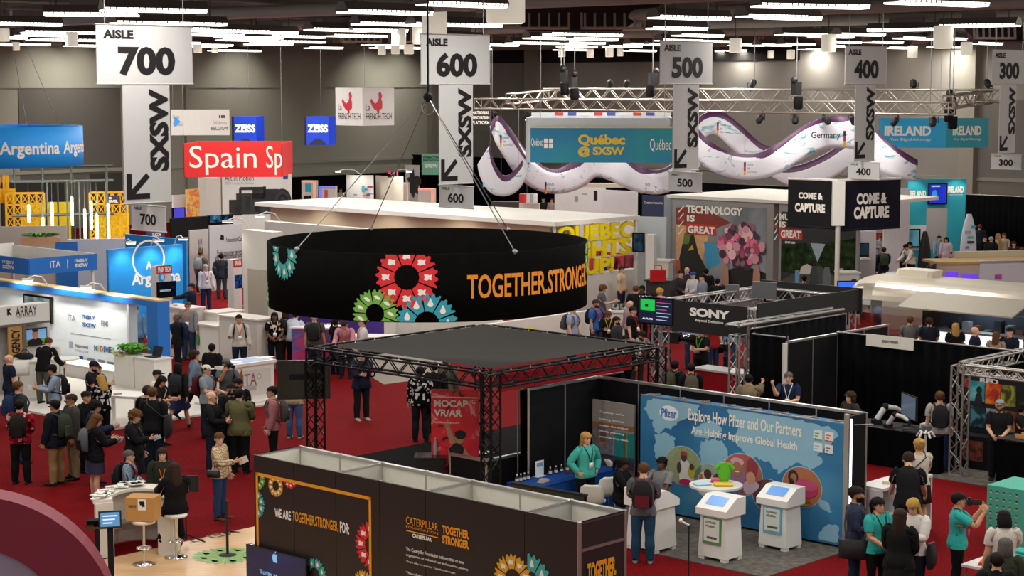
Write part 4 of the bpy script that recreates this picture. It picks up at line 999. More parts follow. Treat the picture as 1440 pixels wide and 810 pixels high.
for i,(a,c) in enumerate((((1144,604),(1156,620)),((1160,607),(1172,622)),((1144,622),(1156,637)),((1160,625),(1171,640)))):
    x0,z0,x1,z1 = panel(b,PGp,a,c,M('d9dcd8',.5),-.008,.006); m = M(('5f9a5a','d05540','7fb6cf','52544f')[i],.5,var=0)
    for k in range(3): b.box(x0 + .03,x1 - .06 - .03*k,-.01,-.008,z1 - .07 - .05*k,z1 - .05 - .05*k,m)
    b.box(x0,x1,-.01,-.008,z0,z0 + .02,m)
b.build('notice_print',t)
# round prints of people
RIM = M('9cc2d6',.6,var=0)
def round_print(cx,cy,pr_,bg,fn,k):
    x,z = px(cx,cy); r = abs(px(cx,cy - pr_)[1] - z); q = MB(); disc(q,x,z,r*1.2,r*1.04,RIM,-.006,36); disc(q,x,z,r*1.16,r,bg,-.009,36)
    def E(dx,dz,a,c,m,l=0): 
        P = []
        for i in range(18):
            u_ = dx*r + a*r*math.cos(2*math.pi*i/18); w_ = dz*r + c*r*math.sin(2*math.pi*i/18); d = math.hypot(u_,w_)
            if d > r*.985: u_,w_ = u_*r*.985/d,w_*r*.985/d
            P.append((x + u_*1.16,z + w_))
        poly(q,P,m,-.012 - .003*l)
    fn(E); q.build('round_photo',t)
SKD = M('4a2f22',.6); SKM = M('a4694a',.6); SKL = M('c58f70',.6); PURP = M('8a6a86',.6); MAG = M('a81f55',.6); GRN = M('7d9a4c',.6)
def f1(E):
    E(.2,-.5,.42,.5,M('d6d2cc',.6),0); E(.1,-.05,.3,.42,M('d6d2cc',.6),1); E(.05,.48,.17,.24,SKD,2); E(.05,.66,.19,.12,M('a8323c',.6),3); E(.48,-.25,.2,.3,M('b8a83a',.6),3); E(.5,.02,.13,.16,SKD,4); E(.2,-.85,.4,.2,MAG,4); E(-.2,-.1,.12,.3,SKD,4)
def f2(E): E(-.2,.1,.5,.45,M('cfcac4',.6),0); E(-.1,.42,.24,.28,SKD,2); E(.5,.2,.26,.36,SKD,2); E(-.3,-.5,.4,.4,M('c9c2b8',.6),1); E(-.5,.1,.14,.3,SKM,3); E(.5,-.4,.4,.4,SKD,1)
def f3(E): E(-.25,-.2,.42,.8,PURP,0); E(-.25,.22,.25,.36,SKM,2); E(-.25,.58,.34,.2,M('c8a0a4',.6),1); E(.5,.4,.3,.5,M('8c2f3a',.6),0); E(.45,-.1,.24,.3,SKL,2); E(.5,-.6,.45,.4,M('b9a3b4',.6),1); E(-.25,.1,.12,.03,M('eee6de',.6),4); E(-.3,-.7,.4,.3,M('6c5570',.6),3)
def f4(E): E(.1,.3,.5,.5,M('3a2420',.6),0); E(0,-.2,.5,.55,SKM,1); E(.2,-.6,.5,.35,M('7a3a2e',.6),2); E(-.2,.0,.2,.28,SKM,3); E(.35,.45,.24,.16,M('2c2a2c',.6),3)
def f5(E): E(-.45,.45,.26,.35,M('2a1d1a',.6),1); E(-.42,.42,.16,.22,SKM,2); E(-.5,-.2,.16,.6,BLACK,2); E(.2,-.05,.62,.46,M('b3365e',.5),3); E(.2,.12,.6,.26,M('c04a74',.5),4); E(-.1,-.75,.6,.2,GRN,5); E(.3,-.7,.2,.1,M('b2232f',.6),6)
for i,a in enumerate(((961,655,27,M('8f9a72',.6,var=.3,scale=8),f1),(998,677,24,M('8fa08c',.6,var=.3),f2),(1044,667,29,M('a55a4e',.6,var=.3),f3),(1081,697,23,M('5a3a34',.6,var=.3),f4),(1128,685,28,M('a9663f',.6,var=.2),f5))): round_print(a[0],a[1],a[2],a[3],a[4],i)
# grey photo banner
PBan = Plane(PB.o + PB.n*.25,AA)
t = wall_thing('banner_stand','tall grey photo banner beginning Together, we\'re helping women','banner',PBan)
x0,z1 = PBan.hit(834,561); x1,_ = PBan.hit(893,563); b = MB(); b.box(x0,x1,-.02,.02,.05,z1,M('8d867e',.6,var=.08,scale=2)); b.build('poster',t)
b = MB(); b.box(x0,x1,-.1,.1,0,.06,ALU); b.build('base',t)
b = MB(); zc = z1
for a,c,z0_,z1_,m in ((0,1,.05,.7,M('6d4a38',.6,var=.2)),(0,1,.7,.95,M('3a2a4a',.6)),(0,.5,.9,1.5,ramp_mat('brickgrey',[(.4,'5f5a62'),(.6,'78737a')],scale=9)),(.52,1,.9,1.45,M('157a78',.6,var=.2)),(.15,.36,1.15,1.45,M('c07a28',.6)),(.19,.32,1.2,1.4,M('5a6a86',.6)),(.76,.84,.9,1.45,M('b8a03a',.6)),(.0,1,1.5,1.6,M('8a5a38',.6))):
    b.box(x0 + (x1 - x0)*a,x0 + (x1 - x0)*c,-.025,-.02,z0_,z1_,m)
b.build('house_print',t)
lettering(t,PBan,[('Together, we\'re',(843,577),(878,586),TXT,.04),('helping women',(843,587),(877,596),TXT,.04),('access the critical',(843,596),(883,605),TXT,.04),('family planning',(843,604),(878,613),TXT,.04),('services they need.',(843,612),(884,622),TXT,.04)],y=-.03)
# kiosks
KW = M('dcdad4',.45,var=.03); SCRB = M('2a78c0',.3,emit=.55)
def kiosk(p,ang,label,c1,sign=True,w=.62,d=.5,nm='kiosk'):
    t = thing(nm,label,'kiosk',(p.x,p.y,.014),ang,None)
    b = MB(); b.loft([[(-w/2 + i,0 + i*.5,z),(w/2 - i,i*.5,z),(w/2 - i,d - i*.5,z),(-w/2 + i,d - i*.5,z)] for i,z in ((.0,.06),(.04,.82))],KW,False)
    for x in (-w/2 + .07,w/2 - .07):
        for y in (.06,d - .06): b.box(x - .06,x + .06,y - .05,y + .05,0,.06,KW)
    b.build('body',t)
    b = MB(); b.prism([(-.04,.82),(-.04,.94),(d*.55,1.14),(d + .04,1.14),(d + .04,.82)],-w/2 - .03,w/2 + .03,KW,'x'); b.build('head',t)
    b = MB(); sl = .2/(d*.55 + .04)
    b.add([(-.2,.05,.94 + .09*sl + .006),(.2,.05,.94 + .09*sl + .006),(.2,d*.5,.94 + (d*.5 + .04)*sl + .006),(-.2,d*.5,.94 + (d*.5 + .04)*sl + .006)],[(0,1,2,3)],SCRB)
    for k in range(2): b.add([(-.1 + .03*k,.12 + k*.05,.955 + (.12 + k*.05)*sl + .006),(.1 - .03*k,.12 + k*.05,.955 + (.12 + k*.05)*sl + .006),(.1 - .03*k,.14 + k*.05,.955 + (.14 + k*.05)*sl + .006),(-.1 + .03*k,.14 + k*.05,.955 + (.14 + k*.05)*sl + .006)],[(0,1,2,3)],M('bcd7ef',.4,emit=.5))
    b.build('screen',t)
    if sign:
        b = MB(); b.box(-.2,.2,-.015,.03,.3,.78,M(c1,.5)); b.box(-.17,.17,-.019,-.015,.35,.76,M('d3d8cf',.5)); m = M('4d5a50',.5,var=0)
        b.text('SUSTAINABLE',-.13,.68,.1,.72,m,-.022,.03); b.text('WELLBEING',-.13,.61,.08,.65,m,-.022,.03); b.box(-.1,.12,-.021,-.019,.4,.44,m); b.build('sign_plate',t)
    return t
k1 = G(1007,791); kiosk(k1 + V*.1,AA,'white kiosk with blue screen and green-edged notice in front of the round shirt table','4f8a4a')
k2 = G(1092,775); kiosk(k2 + V*.1,AA,'white kiosk with blue screen and pale blue notice right of the shirt table','6aa6c0')
k3 = G(1000,746); kiosk(k3 + U*.5,AA,'white kiosk partly hidden behind the round table of shirts','6aa6c0',False)
k4 = G(916,772); kiosk(k4 + U*.3,AA + R(180),'white kiosk being used by the man with the maroon backpack','6aa6c0',False,.7,.6)
# round table with folded shirts and a green romper on a stand
tp = G(1006,757)
t = thing('round_table','small white round table holding folded shirts','table',(tp.x,tp.y,.014)); b = MB(); b.cyl(0,0,.98,1.02,.5,KW,32); b.build('table_top',t); b = MB(); b.cyl(0,0,.02,.98,.035,CHROME); b.build('stem',t); b = MB(); b.cyl(0,0,0,.02,.25,CHROME); b.build('foot',t)
def cloth_pile(name,label,p,z,w,d,h,cols,rz=0,group=None):
    t = thing(name,label,'clothing',(p.x,p.y,z),rz,group); k = len(cols)
    for i,c in enumerate(cols):
        b = MB(); b.cbox(0,0,h*(i + .5)/k,w*(1 - .06*(i % 2)),d*(1 - .05*((i + 1) % 2)),h/k*.86,M(c,.85)); o = b.build('folded_shirt',t); m = o.modifiers.new('b','BEVEL'); m.width = .012; m.segments = 2
    return t
cloth_pile('folded_clothes','yellow folded shirts on the round white table',tp + Vector((.12,-.12,0)),1.034,.36,.26,.05,['d8b02a','e0bc3c'])
cloth_pile('folded_clothes','pale blue folded shirts on the round white table',tp + Vector((-.27,-.05,0)),1.034,.3,.24,.04,['9fc6d6','b8d4dc'],R(20))
cloth_pile('folded_clothes','pink folded shirts behind the green romper on the white table',tp + Vector((.08,.22,0)),1.034,.3,.22,.06,['c84a68','d0607a'],R(-15))
t = thing('baby_romper','bright green baby romper hung on a small stand on the round table','clothing',(tp.x + .16,tp.y + .05,1.034))
b = MB(); b.loft([[(a*sx,s*.035,z) for a,s in ((-1,-.3),(-.5,-1),(.5,-1),(1,-.3),(1,.3),(.5,1),(-.5,1),(-1,.3))] for z,sx in ((.04,.06),(.1,.11),(.22,.12),(.36,.13),(.40,.10))],M('5fb030',.8)); b.build('body',t)
for s in (-1,1): q = MB(); q.tube([(s*.09,0,.37),(s*.17,0,.28)],[.045,.035],M('5fb030',.8)); q.build('sleeve',t)
b = MB(); b.bar((0,0,0),(0,0,.46),.012,CHROME); b.tube([(.03*math.sin(a),0,.49 + .03*math.cos(a)) for a in [i*.5 for i in range(12)]],.008,CHROME,5); b.build('hanger',t)
# blue tables with folded leaflets and small bottles
BC = M('0f3f86',.75,var=.12,scale=3)
ta = G(795,666,.75); tb_ = G(700,680,.75)
PT = PB.o - U*1.35
t = thing('table','blue cloth covered table beside the black side wall','table',(p0 - U*2.0 - V*.6).to_tuple(),BB)
b = MB(); b.box(-1.0,1.55,-.35,.4,.72,.75,BC); b.loft([[(-1.0,-.35,z),(1.55,-.35,z),(1.55,.4,z),(-1.0,.4,z)] for z in (.74,.02)],BC,False,False); b.build('tablecloth',t)
tw = lambda lx,ly: (p0 - U*2.0 - V*.6) + U*lx + V*ly
for i in range(9):
    q = tw(-.85 + i*.11 if i < 4 else -.55 + i*.17,.27)
    t = thing('leaflet_holder' if False else 'small_bottle','small dark bottle in the row along the back of the blue table','bottle',(q.x,q.y,.753),0,'small bottles on the blue table'); b = MB(); b.lathe([(.03,0),(.032,.09),(.012,.12),(.012,.13)],M('26201f',.3),10); b.build('glass',t); b = MB(); b.cyl(0,0,.02,.07,.034,M('d8d3c8',.5),10); b.build('label_band',t); b = MB(); b.cyl(0,0,.13,.155,.014,TXT,8); b.build('cap',t)
q = tw(-.15,.3); t = thing('sign_holder','white upright notice in a clear stand on the blue table','sign',(q.x,q.y,.753),BB); b = MB(); b.box(-.12,.12,0,.006,0,.32,M('dfe4ea',.4)); b.box(-.09,.09,-.002,0,.2,.28,M('7a93b8',.4)); b.build('sheet',t); b = MB(); b.box(-.12,.12,-.06,.06,0,.01,M('c8ccd0',.2)); b.build('base',t)
q = tw(1.15,.3); t = thing('water_bottle','tall clear bottle on the blue table near the blonde woman','bottle',(q.x,q.y,.753)); b = MB(); b.lathe([(.04,0),(.045,.2),(.04,.25),(.015,.3),(.015,.33)],M('7f8390',.1,var=0),12); b.build('bottle_body',t); b = MB(); b.cyl(0,0,.33,.36,.017,M('c9ccd0',.4),8); b.build('cap',t)
for i,(lx,ly,c,rz) in enumerate(((.55,.1,'3a2a2e',.2),(.95,-.05,'d5d2ca',-.2),(1.3,.12,'8a5f60',.3),(-.5,-.1,'9a8a84',.1),(.75,-.2,'e0dcd2',.5))):
    q = tw(lx,ly); t = thing('leaflet_stack','%s leaflets spread on the blue table' % ('dark maroon','white','pink grey','grey','cream')[i],'leaflets',(q.x,q.y,.753),BB + rz); b = MB()
    for k in range(4): b.X = Matrix.Rotation(k*.12,4,'Z'); b.cbox(.05*k,.01*k,.004 + .006*k,.22,.15,.005,M(c,.5))
    b.build('leaflets',t)
# low black walls before the table and the black screen back
lw = G(640,637,1.1); lw2 = G(684,646,1.1)
hard_wall('booth_wall','low black half wall with silver rail right of the red banner',lw2 + V*1.0,AA,1.0,1.1,n=1)
hard_wall('booth_wall','low dark half wall with silver rail in front of the blue table',lw2,BB,1.05,1.1,n=1)
tvp = G(772,696,1.5); t = thing('television','wide black screen lying tilted behind the brown booth wall','television',(tvp.x,tvp.y,0),AA + R(4))
b = MB(); b.box(-.78,.78,-.04,.04,1.2,1.6,GLOSSY); b.box(-.8,.8,-.045,.045,1.58,1.62,DARK); b.build('casing',t); b = MB(); b.bar((0,0,0),(0,0,1.2),.05,DARK); b.box(-.35,.35,-.25,.25,0,.03,DARK); b.build('stand',t)
# moulded chairs
CHW = M('d9d4c6',.4)
def shell_chair(p,ang,label,group=None,nm='chair'):
    t = thing(nm,label,'chair',(p.x,p.y,0),ang,group)
    b = MB(); rows = []
    for i,(y,z,w,c) in enumerate(((-.24,.44,.2,.02),(-.2,.455,.22,.01),(0,.44,.23,.03),(.17,.45,.235,.04),(.23,.52,.24,.06),(.26,.65,.23,.07),(.29,.8,.2,.05),(.3,.85,.12,.03))):
        rows.append([(w*(j/4 - 1),y - c*(abs(j/4 - 1) ** 2),z + (c if y < .2 else 0)*abs(j/4 - 1) ** 2) for j in range(9)])
    b.loft(rows,CHW,True,False,False); o = b.build('seat_shell',t); m = o.modifiers.new('s','SOLIDIFY'); m.thickness = .02
    for x in (-.17,.17):
        for y in (-.17,.17): b = MB(); b.bar((x*.7,y*.7,.44),(x*1.15,y*1.2,0),.014,CHROME,6); b.build('leg',t)
    return t
shell_chair(G(834,738),R(170),'large white shell chair seen from behind at the end of the brown wall')
shell_chair(G(850,726),R(200),'second white shell chair tucked beside the seated dark haired woman')
shell_chair(G(868,700),R(120),'white shell chair behind the dark haired woman in black')
shell_chair(G(935,712),R(200),'white shell chair near the person with headphones')
# stanchion post in front of the stand
def stanchion(p,label,c=BLACK,h=.95,base=True):
    t = thing('stanchion',label,'barrier post',(p.x,p.y,0)); b = MB(); b.lathe([(.16,0),(.17,.02),(.12,.04),(.03,.055)],c,20); b.build('base',t); b = MB(); b.cyl(0,0,.05,h,.025,c,10); b.build('pole',t); b = MB(); b.cyl(0,0,h,h + .07,.035,c,12); b.build('belt_head',t); return t
stanchion(G(320,782),'black barrier post standing on the green floor gear')
t = thing('microphone_stand','thin black stand with small white clip at the edge of the grey carpet','stand',G(968,828)); b = MB(); b.bar((0,0,0),(0,0,1.1),.012,DARK); b.build('pole',t); b = MB(); b.bar((0,0,1.1),(-.12,0,1.16),.02,M('cfcac0',.4)); b.ball((-.14,0,1.18),.035,M('cfcac0',.4)); b.build('clip',t); b = MB(); b.cyl(0,0,0,.02,.14,DARK); b.build('base',t)
# ---------------------------------------------------------------- reception desk
DW = M('d8d2c6',.45,var=.04); dc = G(186,788)
t = thing('reception_desk','white curved reception desk on the wooden floor covered with paper badges','desk',(dc.x,dc.y,.02),R(0))
out = []; inn = []; n = 18
for k in range(n + 1):
    a = R(212) - R(232)*k/n; out.append((1.02*math.cos(a)*.78,.55 + 1.0*math.sin(a)*1.0)); inn.append((.62*math.cos(a)*.72,.55 + .6*math.sin(a)))
b = MB(); b.prism(out + inn[::-1],1.0,1.05,DW,'z'); b.build('worktop',t)
o2 = [(x*.95,.55 + (y - .55)*.95) for x,y in out]; i2 = [(x*.88,.55 + (y - .55)*.88) for x,y in out]
b = MB(); b.prism(o2 + i2[::-1],.02,1.0,DW,'z'); b.build('front_panel',t)
for e in (0,-1):
    b = MB(); a,c = out[e],inn[e]; v = Vector((c[0] - a[0],c[1] - a[1],0)); w = Vector((-v.y,v.x,0)).normalized()*.03
    b.prism([(a[0]*.96 + w.x,a[1] + w.y),(c[0] + w.x,c[1] + w.y),(c[0] - w.x,c[1] - w.y),(a[0]*.96 - w.x,a[1] - w.y)],0,1.0,DW,'z'); b.build('end_panel',t)
b = MB(); b.prism([(x*.85,.55 + (y - .55)*.85) for x,y in out] + inn[::-1],.42,.45,M('8a857c',.5),'z'); b.build('shelf',t)
deskw = lambda x,y,z: Vector((dc.x + x,dc.y + y,z + .02))
rr = random.Random(5); badge = M('e4e0d6',.6)
for i in range(54):
    a = R(rr.uniform(95,205)); rad = rr.uniform(.68,.96); q = deskw(rad*math.cos(a)*.78,.55 + rad*math.sin(a),1.053 + .022*(i % 3))
    p = thing('paper_badge_pile','small pile of white paper badges on the curved desk','paper badges',q,rr.uniform(0,3),'paper badges on the reception desk')
    b = MB(); [b.cbox(rr.uniform(-.01,.01),rr.uniform(-.01,.01),.004 + .007*k,.11,.15,.005,badge) for k in range(3)]; b.build('cards',p)
q = deskw(.5,1.25,1.053); p = thing('laptop','closed dark tablet on the desk by the smiling woman','tablet',q,.2); b = MB(); b.cbox(0,0,.01,.3,.2,.02,GLOSSY); b.build('case',p); b = MB(); b.cbox(0,.0,.022,.27,.17,.003,M('8d8f92',.2)); b.build('screen',p)
def stool(p,label,z=.02,top='e2ddd2'):
    t = thing('bar_stool',label,'stool',(p.x,p.y,z)); b = MB(); b.lathe([(.2,0),(.21,.012),(.14,.03),(.03,.05)],CHROME,28); b.build('base',t); b = MB(); b.cyl(0,0,.05,.74,.025,CHROME,12); b.build('stem',t); b = MB(); b.tube([(.13*math.cos(a),.13*math.sin(a),.3) for a in [2*math.pi*i/16 for i in range(16)]],.012,CHROME,6,closed=True); b.bar((-.13,0,.3),(.13,0,.3),.01,CHROME); b.build('foot_ring',t)
    b = MB(); b.lathe([(.1,.73),(.2,.75),(.215,.78),(.2,.805),(.05,.812)],M(top,.45),28); b.build('seat',t); return t
s1 = G(203,795); stool(s1,'white bar stool with chrome base carrying a cardboard box')
s2 = G(248,785); stool(s2,'white bar stool with chrome base on which the long haired woman sits')
CB = M('b8884f',.75,var=.1,scale=4)
t = thing('cardboard_box','brown cardboard box standing on the front bar stool','box',(s1.x,s1.y + .02,.836),R(-8)); b = MB(); b.box(-.26,.26,-.2,.2,0,.42,CB); b.build('carton',t); b = MB(); b.box(-.03,.12,-.203,-.2,.2,.4,TXT); blob(b,.03,.33,.03,.04,INK,-.205,3); blob(b,.07,.31,.03,.05,INK,-.205,4); b.text('HANDLE',-.2,.24,-.06,.29,M('4a3318',.7),-.204); b.build('label_sticker',t)
t = thing('music_stand','black music stand behind the stool of the long haired woman','stand',G(262,766)); b = MB(); b.box(-.25,.25,-.02,.02,1.0,1.3,BLACK); b.build('desk_plate',t); b = MB(); b.bar((0,.02,.1),(0,.02,1.1),.015,DARK); b.build('pole',t)
for a in (20,140,260): b = MB(); b.bar((0,0,.2),(.36*math.cos(R(a)),.36*math.sin(R(a)),.015),.014,DARK); b.build('leg',t)
tp2 = G(157,829); t = thing('tablet_kiosk','black tablet stand with glowing screen in front of the curved desk','tablet stand',(tp2.x,tp2.y,0),R(14)); b = MB(); b.box(-.05,.05,-.04,.04,.02,1.1,DARK); b.build('pole',t); b = MB(); b.cyl(0,0,0,.02,.2,DARK); b.build('base',t)
b = MB(); b.X = Matrix.Translation((0,0,1.2)) @ Matrix.Rotation(R(-25),4,'X'); b.box(-.19,.19,-.03,.02,-.15,.15,GLOSSY); b.build('case',t); b = MB(); b.X = Matrix.Translation((0,0,1.2)) @ Matrix.Rotation(R(-25),4,'X'); b.box(-.16,.16,-.034,-.03,-.12,.12,M('4a7fb0',.3,emit=.7)); [b.box(-.12,.12 - .04*k,-.037,-.034,.05 - .06*k,.07 - .06*k,M('cfe2f2',.4,emit=.8)) for k in range(3)]; b.build('screen',t)
tp3 = G(138,808); t = thing('tablet_kiosk','second smaller black tablet stand left behind the front tablet stand','tablet stand',(tp3.x,tp3.y,0),R(200)); b = MB(); b.box(-.04,.04,-.04,.04,.02,.8,DARK); b.build('pole',t); b = MB(); b.cyl(0,0,0,.02,.2,DARK); b.build('base',t); b = MB(); b.X = Matrix.Translation((0,0,.9)) @ Matrix.Rotation(R(-45),4,'X'); b.box(-.18,.18,-.03,.02,-.14,.14,GLOSSY); b.build('case',t)
# ---------------------------------------------------------------- camera maker's stand (black SONY sign)
SV = M('a9a8a6',.35,.7,var=0)
ps = D(948,421,48); ps.z = 0; PS = Plane(ps,AA)
t = wall_thing('hanging_banner','black sign reading SONY Beyond Definition on a silver truss','sign',PS)
x0,z0,x1,z1 = PS.rect((948,420),(1050,471)); z1 = 3.0; z0 = 2.2
b = MB(); b.box(x0,x1,-.02,.02,z0,z1,M('070708',.5)); b.build('cloth',t); lettering(t,PS,[('SONY',(970,432),(1026,450),TXT,.05),('Beyond Definition',(978,448),(1017,457),TXT,.02)],y=-.03)
t = wall_thing('stage_truss','silver square truss frame carrying the black SONY sign','truss stand',PS)
tw_ = [(-.55,.3),(2.55 + x0,.3)]
xr = PS.hit(1048,480)[0]; xlft = PS.hit(917,480)[0]
for x in (xlft,xr):
    for y in (.35,4.6): b = MB(); truss(b,(x,y,.02),(x,y,2.9),.3,SV); b.box(x - .25,x + .25,y - .25,y + .25,0,.03,SV); b.build('tower',t)
for a,c in (((xlft,.35),(xr,.35)),((xlft,4.6),(xr,4.6)),((xlft,.35),(xlft,4.6)),((xr,.35),(xr,4.6))):
    b = MB(); truss(b,(*a,2.75),(*c,2.75),.3,SV); b.build('beam',t)
t = wall_thing('fascia','black rear fascia seen from its back with mirrored pale lettering above the SONY booth','sign',PS); b = MB(); b.box(xlft,xr + .3,4.8,4.84,2.4,3.1,BLACK); b.text('SONY 4K',xr - .9,2.72,xlft + .9,2.92,M('3a3a3c',.6),4.79,.03); b.build('panel',t)
t = wall_thing('fascia','long black side fascia along the right top of the SONY booth','sign',PS); b = MB(); b.box(xr + .2,xr + .24,.2,4.8,2.5,3.08,BLACK); b.build('panel',t)
tv = wall_thing('television','tilted screen with bright green picture beside the SONY sign','television',PS)
x0,z0,x1,z1 = PS.rect((900,420),(946,458)); b = MB(); b.box(x0 - .04,x1 + .04,-.03,.06,2.3,3.02,GLOSSY); b.build('casing',tv)
b = MB(); b.box(x0,x1,-.034,-.03,2.34,2.98,M('0d1636',.3,emit=.5)); b.box(x0 + .05,x0 + (x1 - x0)*.48,-.037,-.034,2.66,2.95,M('16c04c',.3,emit=.8)); b.box(x0 + .2,x0 + .3,-.04,-.037,2.75,2.82,BLACK)
for k in range(6): b.box(x0 + (x1 - x0)*.52,x1 - .05 - .06*(k % 3),-.037,-.034,2.88 - .09*k,2.9 - .09*k,M('c34a7a' if k in (0,2) else 'a9bfe0',.3,emit=.7))
b.text('ARRI',x0 + .1,2.42,x0 + .45,2.47,M('d8e2f2',.3,emit=.8),-.038,.03); b.build('screen',tv)
# flat back panels and lamps on the trusses
for px_,py_,Y,w,h,lab in ((1075,408,51,.65,.45,'grey flat light panel on the rear truss nearest the COME & CAPTURE pole'),(1030,408,51,.35,.3,'small grey light panel on the truss above the SONY lettering'),(1086,437,49.5,.55,.4,'grey flat light panel at the left end of the black enclosure truss'),(1152,420,52,.5,.38,'grey flat light panel in the middle of the black enclosure truss')):
    p = D(px_,py_,Y); t = thing('stage_lamp',lab,'light',p,R(-20)); b = MB(); b.box(-w/2,w/2,-.05,.05,-h/2,h/2,M('56565a',.5)); b.build('body',t); b = MB(); b.bar((0,.05,0),(0,.1,min(-h/2 - .1,2.9 - p.z)),.03,DARK); b.build('bracket',t)
# sony counter with cameras, red cloth
sc_ = D(1010,545,47.5); sc_.z = 0
t = wall_thing('counter','long red fronted counter with white top holding film cameras under the SONY sign','counter',PS)
b = MB(); b.box(xlft + .3,xr - .05,1.4,2.0,0,1.0,M('8c1016',.7)); b.build('front_panel',t); b = MB(); b.box(xlft + .25,xr,1.35,2.05,1.0,1.05,M('c4c2be',.4)); b.build('worktop',t)
t = wall_thing('display_wall','low red printed wall behind the SONY counter','display wall',PS); b = MB(); b.box(xlft + .2,xr - .2,4.2,4.3,0,1.5,M('96141a',.7,var=.1)); b.build('panel',t)
def video_camera(p,ang,label,s=1.0):
    t = thing('video_camera',label,'film camera',p,ang,None); t.scale = (s,s,s); m = M('131315',.4)
    b = MB(); b.box(-.09,.09,-.22,.22,.1,.3,m); b.box(-.07,.07,.22,.34,.12,.28,DARK); b.build('camera_body',t)
    b = MB(); b.tube([(0,-.22,.2),(0,-.36,.2),(0,-.38,.2),(0,-.5,.2)],[.055,.06,.075,.08],GLOSSY,14); b.build('lens',t)
    b = MB(); b.tube([(0,.15,.3),(0,.13,.38),(0,-.12,.38),(0,-.15,.3)],.018,m,6); b.build('handle',t)
    b = MB(); b.box(.1,.22,-.12,-.02,.26,.36,m); b.build('viewfinder',t); b = MB(); b.bar((.05,-.4,.12),(.05,.2,.12),.012,STEEL); b.bar((-.05,-.4,.12),(-.05,.2,.12),.012,STEEL); b.build('rods',t); return t
def tripod(p,h,label):
    t = thing('tripod',label,'tripod',p); b = MB(); b.cyl(0,0,h - .12,h,.06,DARK,12); b.build('head',t)
    for a in (90,210,330): b = MB(); b.bar((0,0,h - .1),(.42*math.cos(R(a)),.42*math.sin(R(a)),.01),.022,DARK); b.build('leg',t)
    return t
for (px_,py_),s,lab in (((940,490),1.5,'large black film camera rig left of the man with folded arms'),((1020,500),1.1,'black film camera on a tripod right of the man with folded arms'),((1046,548),.9,'small black camera at the right end of the SONY counter')):
    p = D(px_,py_,49.5 if s > 1 else 48); 
    if s > 1: tripod((p.x,p.y,0),p.z - .02,'tripod under the ' + ('large film camera rig' if s > 1.2 else 'film camera right of the man with folded arms')); 
    video_camera(p,R(60 if s > 1.2 else -20),lab,s)
# ---------------------------------------------------------------- black curtain rooms right of centre
w1 = G(1107,480,2.44); w1.z = 0; e1 = G(1168,467,2.44); e1.z = 0; L1 = (G(1237,455,2.44) - w1).dot(U); w2 = w1 + U*(e1 - w1).dot(U); e2 = w1 + U*L1
Lf = (w2 - w1).dot(U)
hard_wall('booth_wall','black panel wall with bright rail and white corner post behind the smiling man in navy',w1,BB,Lf,2.44,n=2)
hard_wall('booth_wall','black rear wall with bright rail between the curtain rooms',w2 + U*.06,BB,L1 - Lf,2.44,n=2)
p = w1; t = thing('corner_post','white corner post at the end of the black panel wall','post',(p.x - .06,p.y - .06,0)); b = MB(); b.cyl(0,0,0,2.4,.06,M('c8c5be',.5),12); b.build('pole',t); b = MB(); b.cyl(0,0,0,.04,.14,STEEL,12); b.build('foot',t)
BLK = M('060607',.95,var=.2,scale=3)
drape('curtain','wide black curtain wall under the white room sign',w2.x,w2.y,AA,6.9,0,2.44,BLK,seed=2)
drape('curtain','black curtain at the left side of the black enclosure',(w1 + V*1.05 + U*.05).x,(w1 + V*1.05 + U*.05).y,AA,.98,0,2.5,BLK,seed=3)
bk = w1 + V*1.15 + U*.1
drape('curtain','tall black curtain forming the back of the black enclosure',bk.x,bk.y,BB,L1 - .2,0,2.6,M('0e0e11',.95,var=.2,scale=3),seed=5)
t = thing('stage_truss','long silver ladder truss along the top of the black enclosure','truss stand',(bk.x,bk.y,0),BB); b = MB(); [b.bar((-.2,y,2.7),(L1,y,2.7),.045,SV,6) for y in (.2,.55)]; [b.bar((-.2 + i*.5,.2,2.7),(-.2 + i*.5,.55,2.7),.025,SV,4) for i in range(int(L1*2))]; b.build('beam',t)
for x in (0,L1 - .2): b = MB(); truss(b,(x,.35,.02),(x,.35,2.45),.3,SV); b.build('tower',t)
PD = Plane(w2,AA); t = wall_thing('room_sign','white room sign with dark lettering on the black curtain wall','sign',PD)
x0,z0,x1,z1 = PD.rect((1219,476),(1285,493),.1); b = MB(); b.box(x0,x1,-.13,-.11,z0,z1 + .12,M('d5d1c6',.5)); b.text('SOUNDTONES 873',x0 + (x1 - x0)*.34,(z0 + z1)/2 + .03,x0 + (x1 - x0)*.68,(z0 + z1)/2 + .1,INK,-.135,.03); b.build('panel',t)
for x in (x0 + .1,x1 - .1): b = MB(); b.bar((x,-.12,z1 + .1),(x,-.02,2.46),.01,STEEL); b.build('hook',t)
# tall silver pole joining the next curtains, black rack on it
w3 = w2 - V*6.95
t = thing('corner_post','tall silver pole between the black curtain wall and the drone booth','post',w3.to_tuple()); b = MB(); b.cyl(0,0,0,2.6,.035,ALU,10); b.build('pole',t); b = MB(); b.cyl(0,0,0,.03,.2,STEEL); b.build('foot',t)
drape('curtain','black curtain wall behind the drone booth truss',w3.x + .1,w3.y - .1,AA,5,0,2.4,BLK,seed=8)
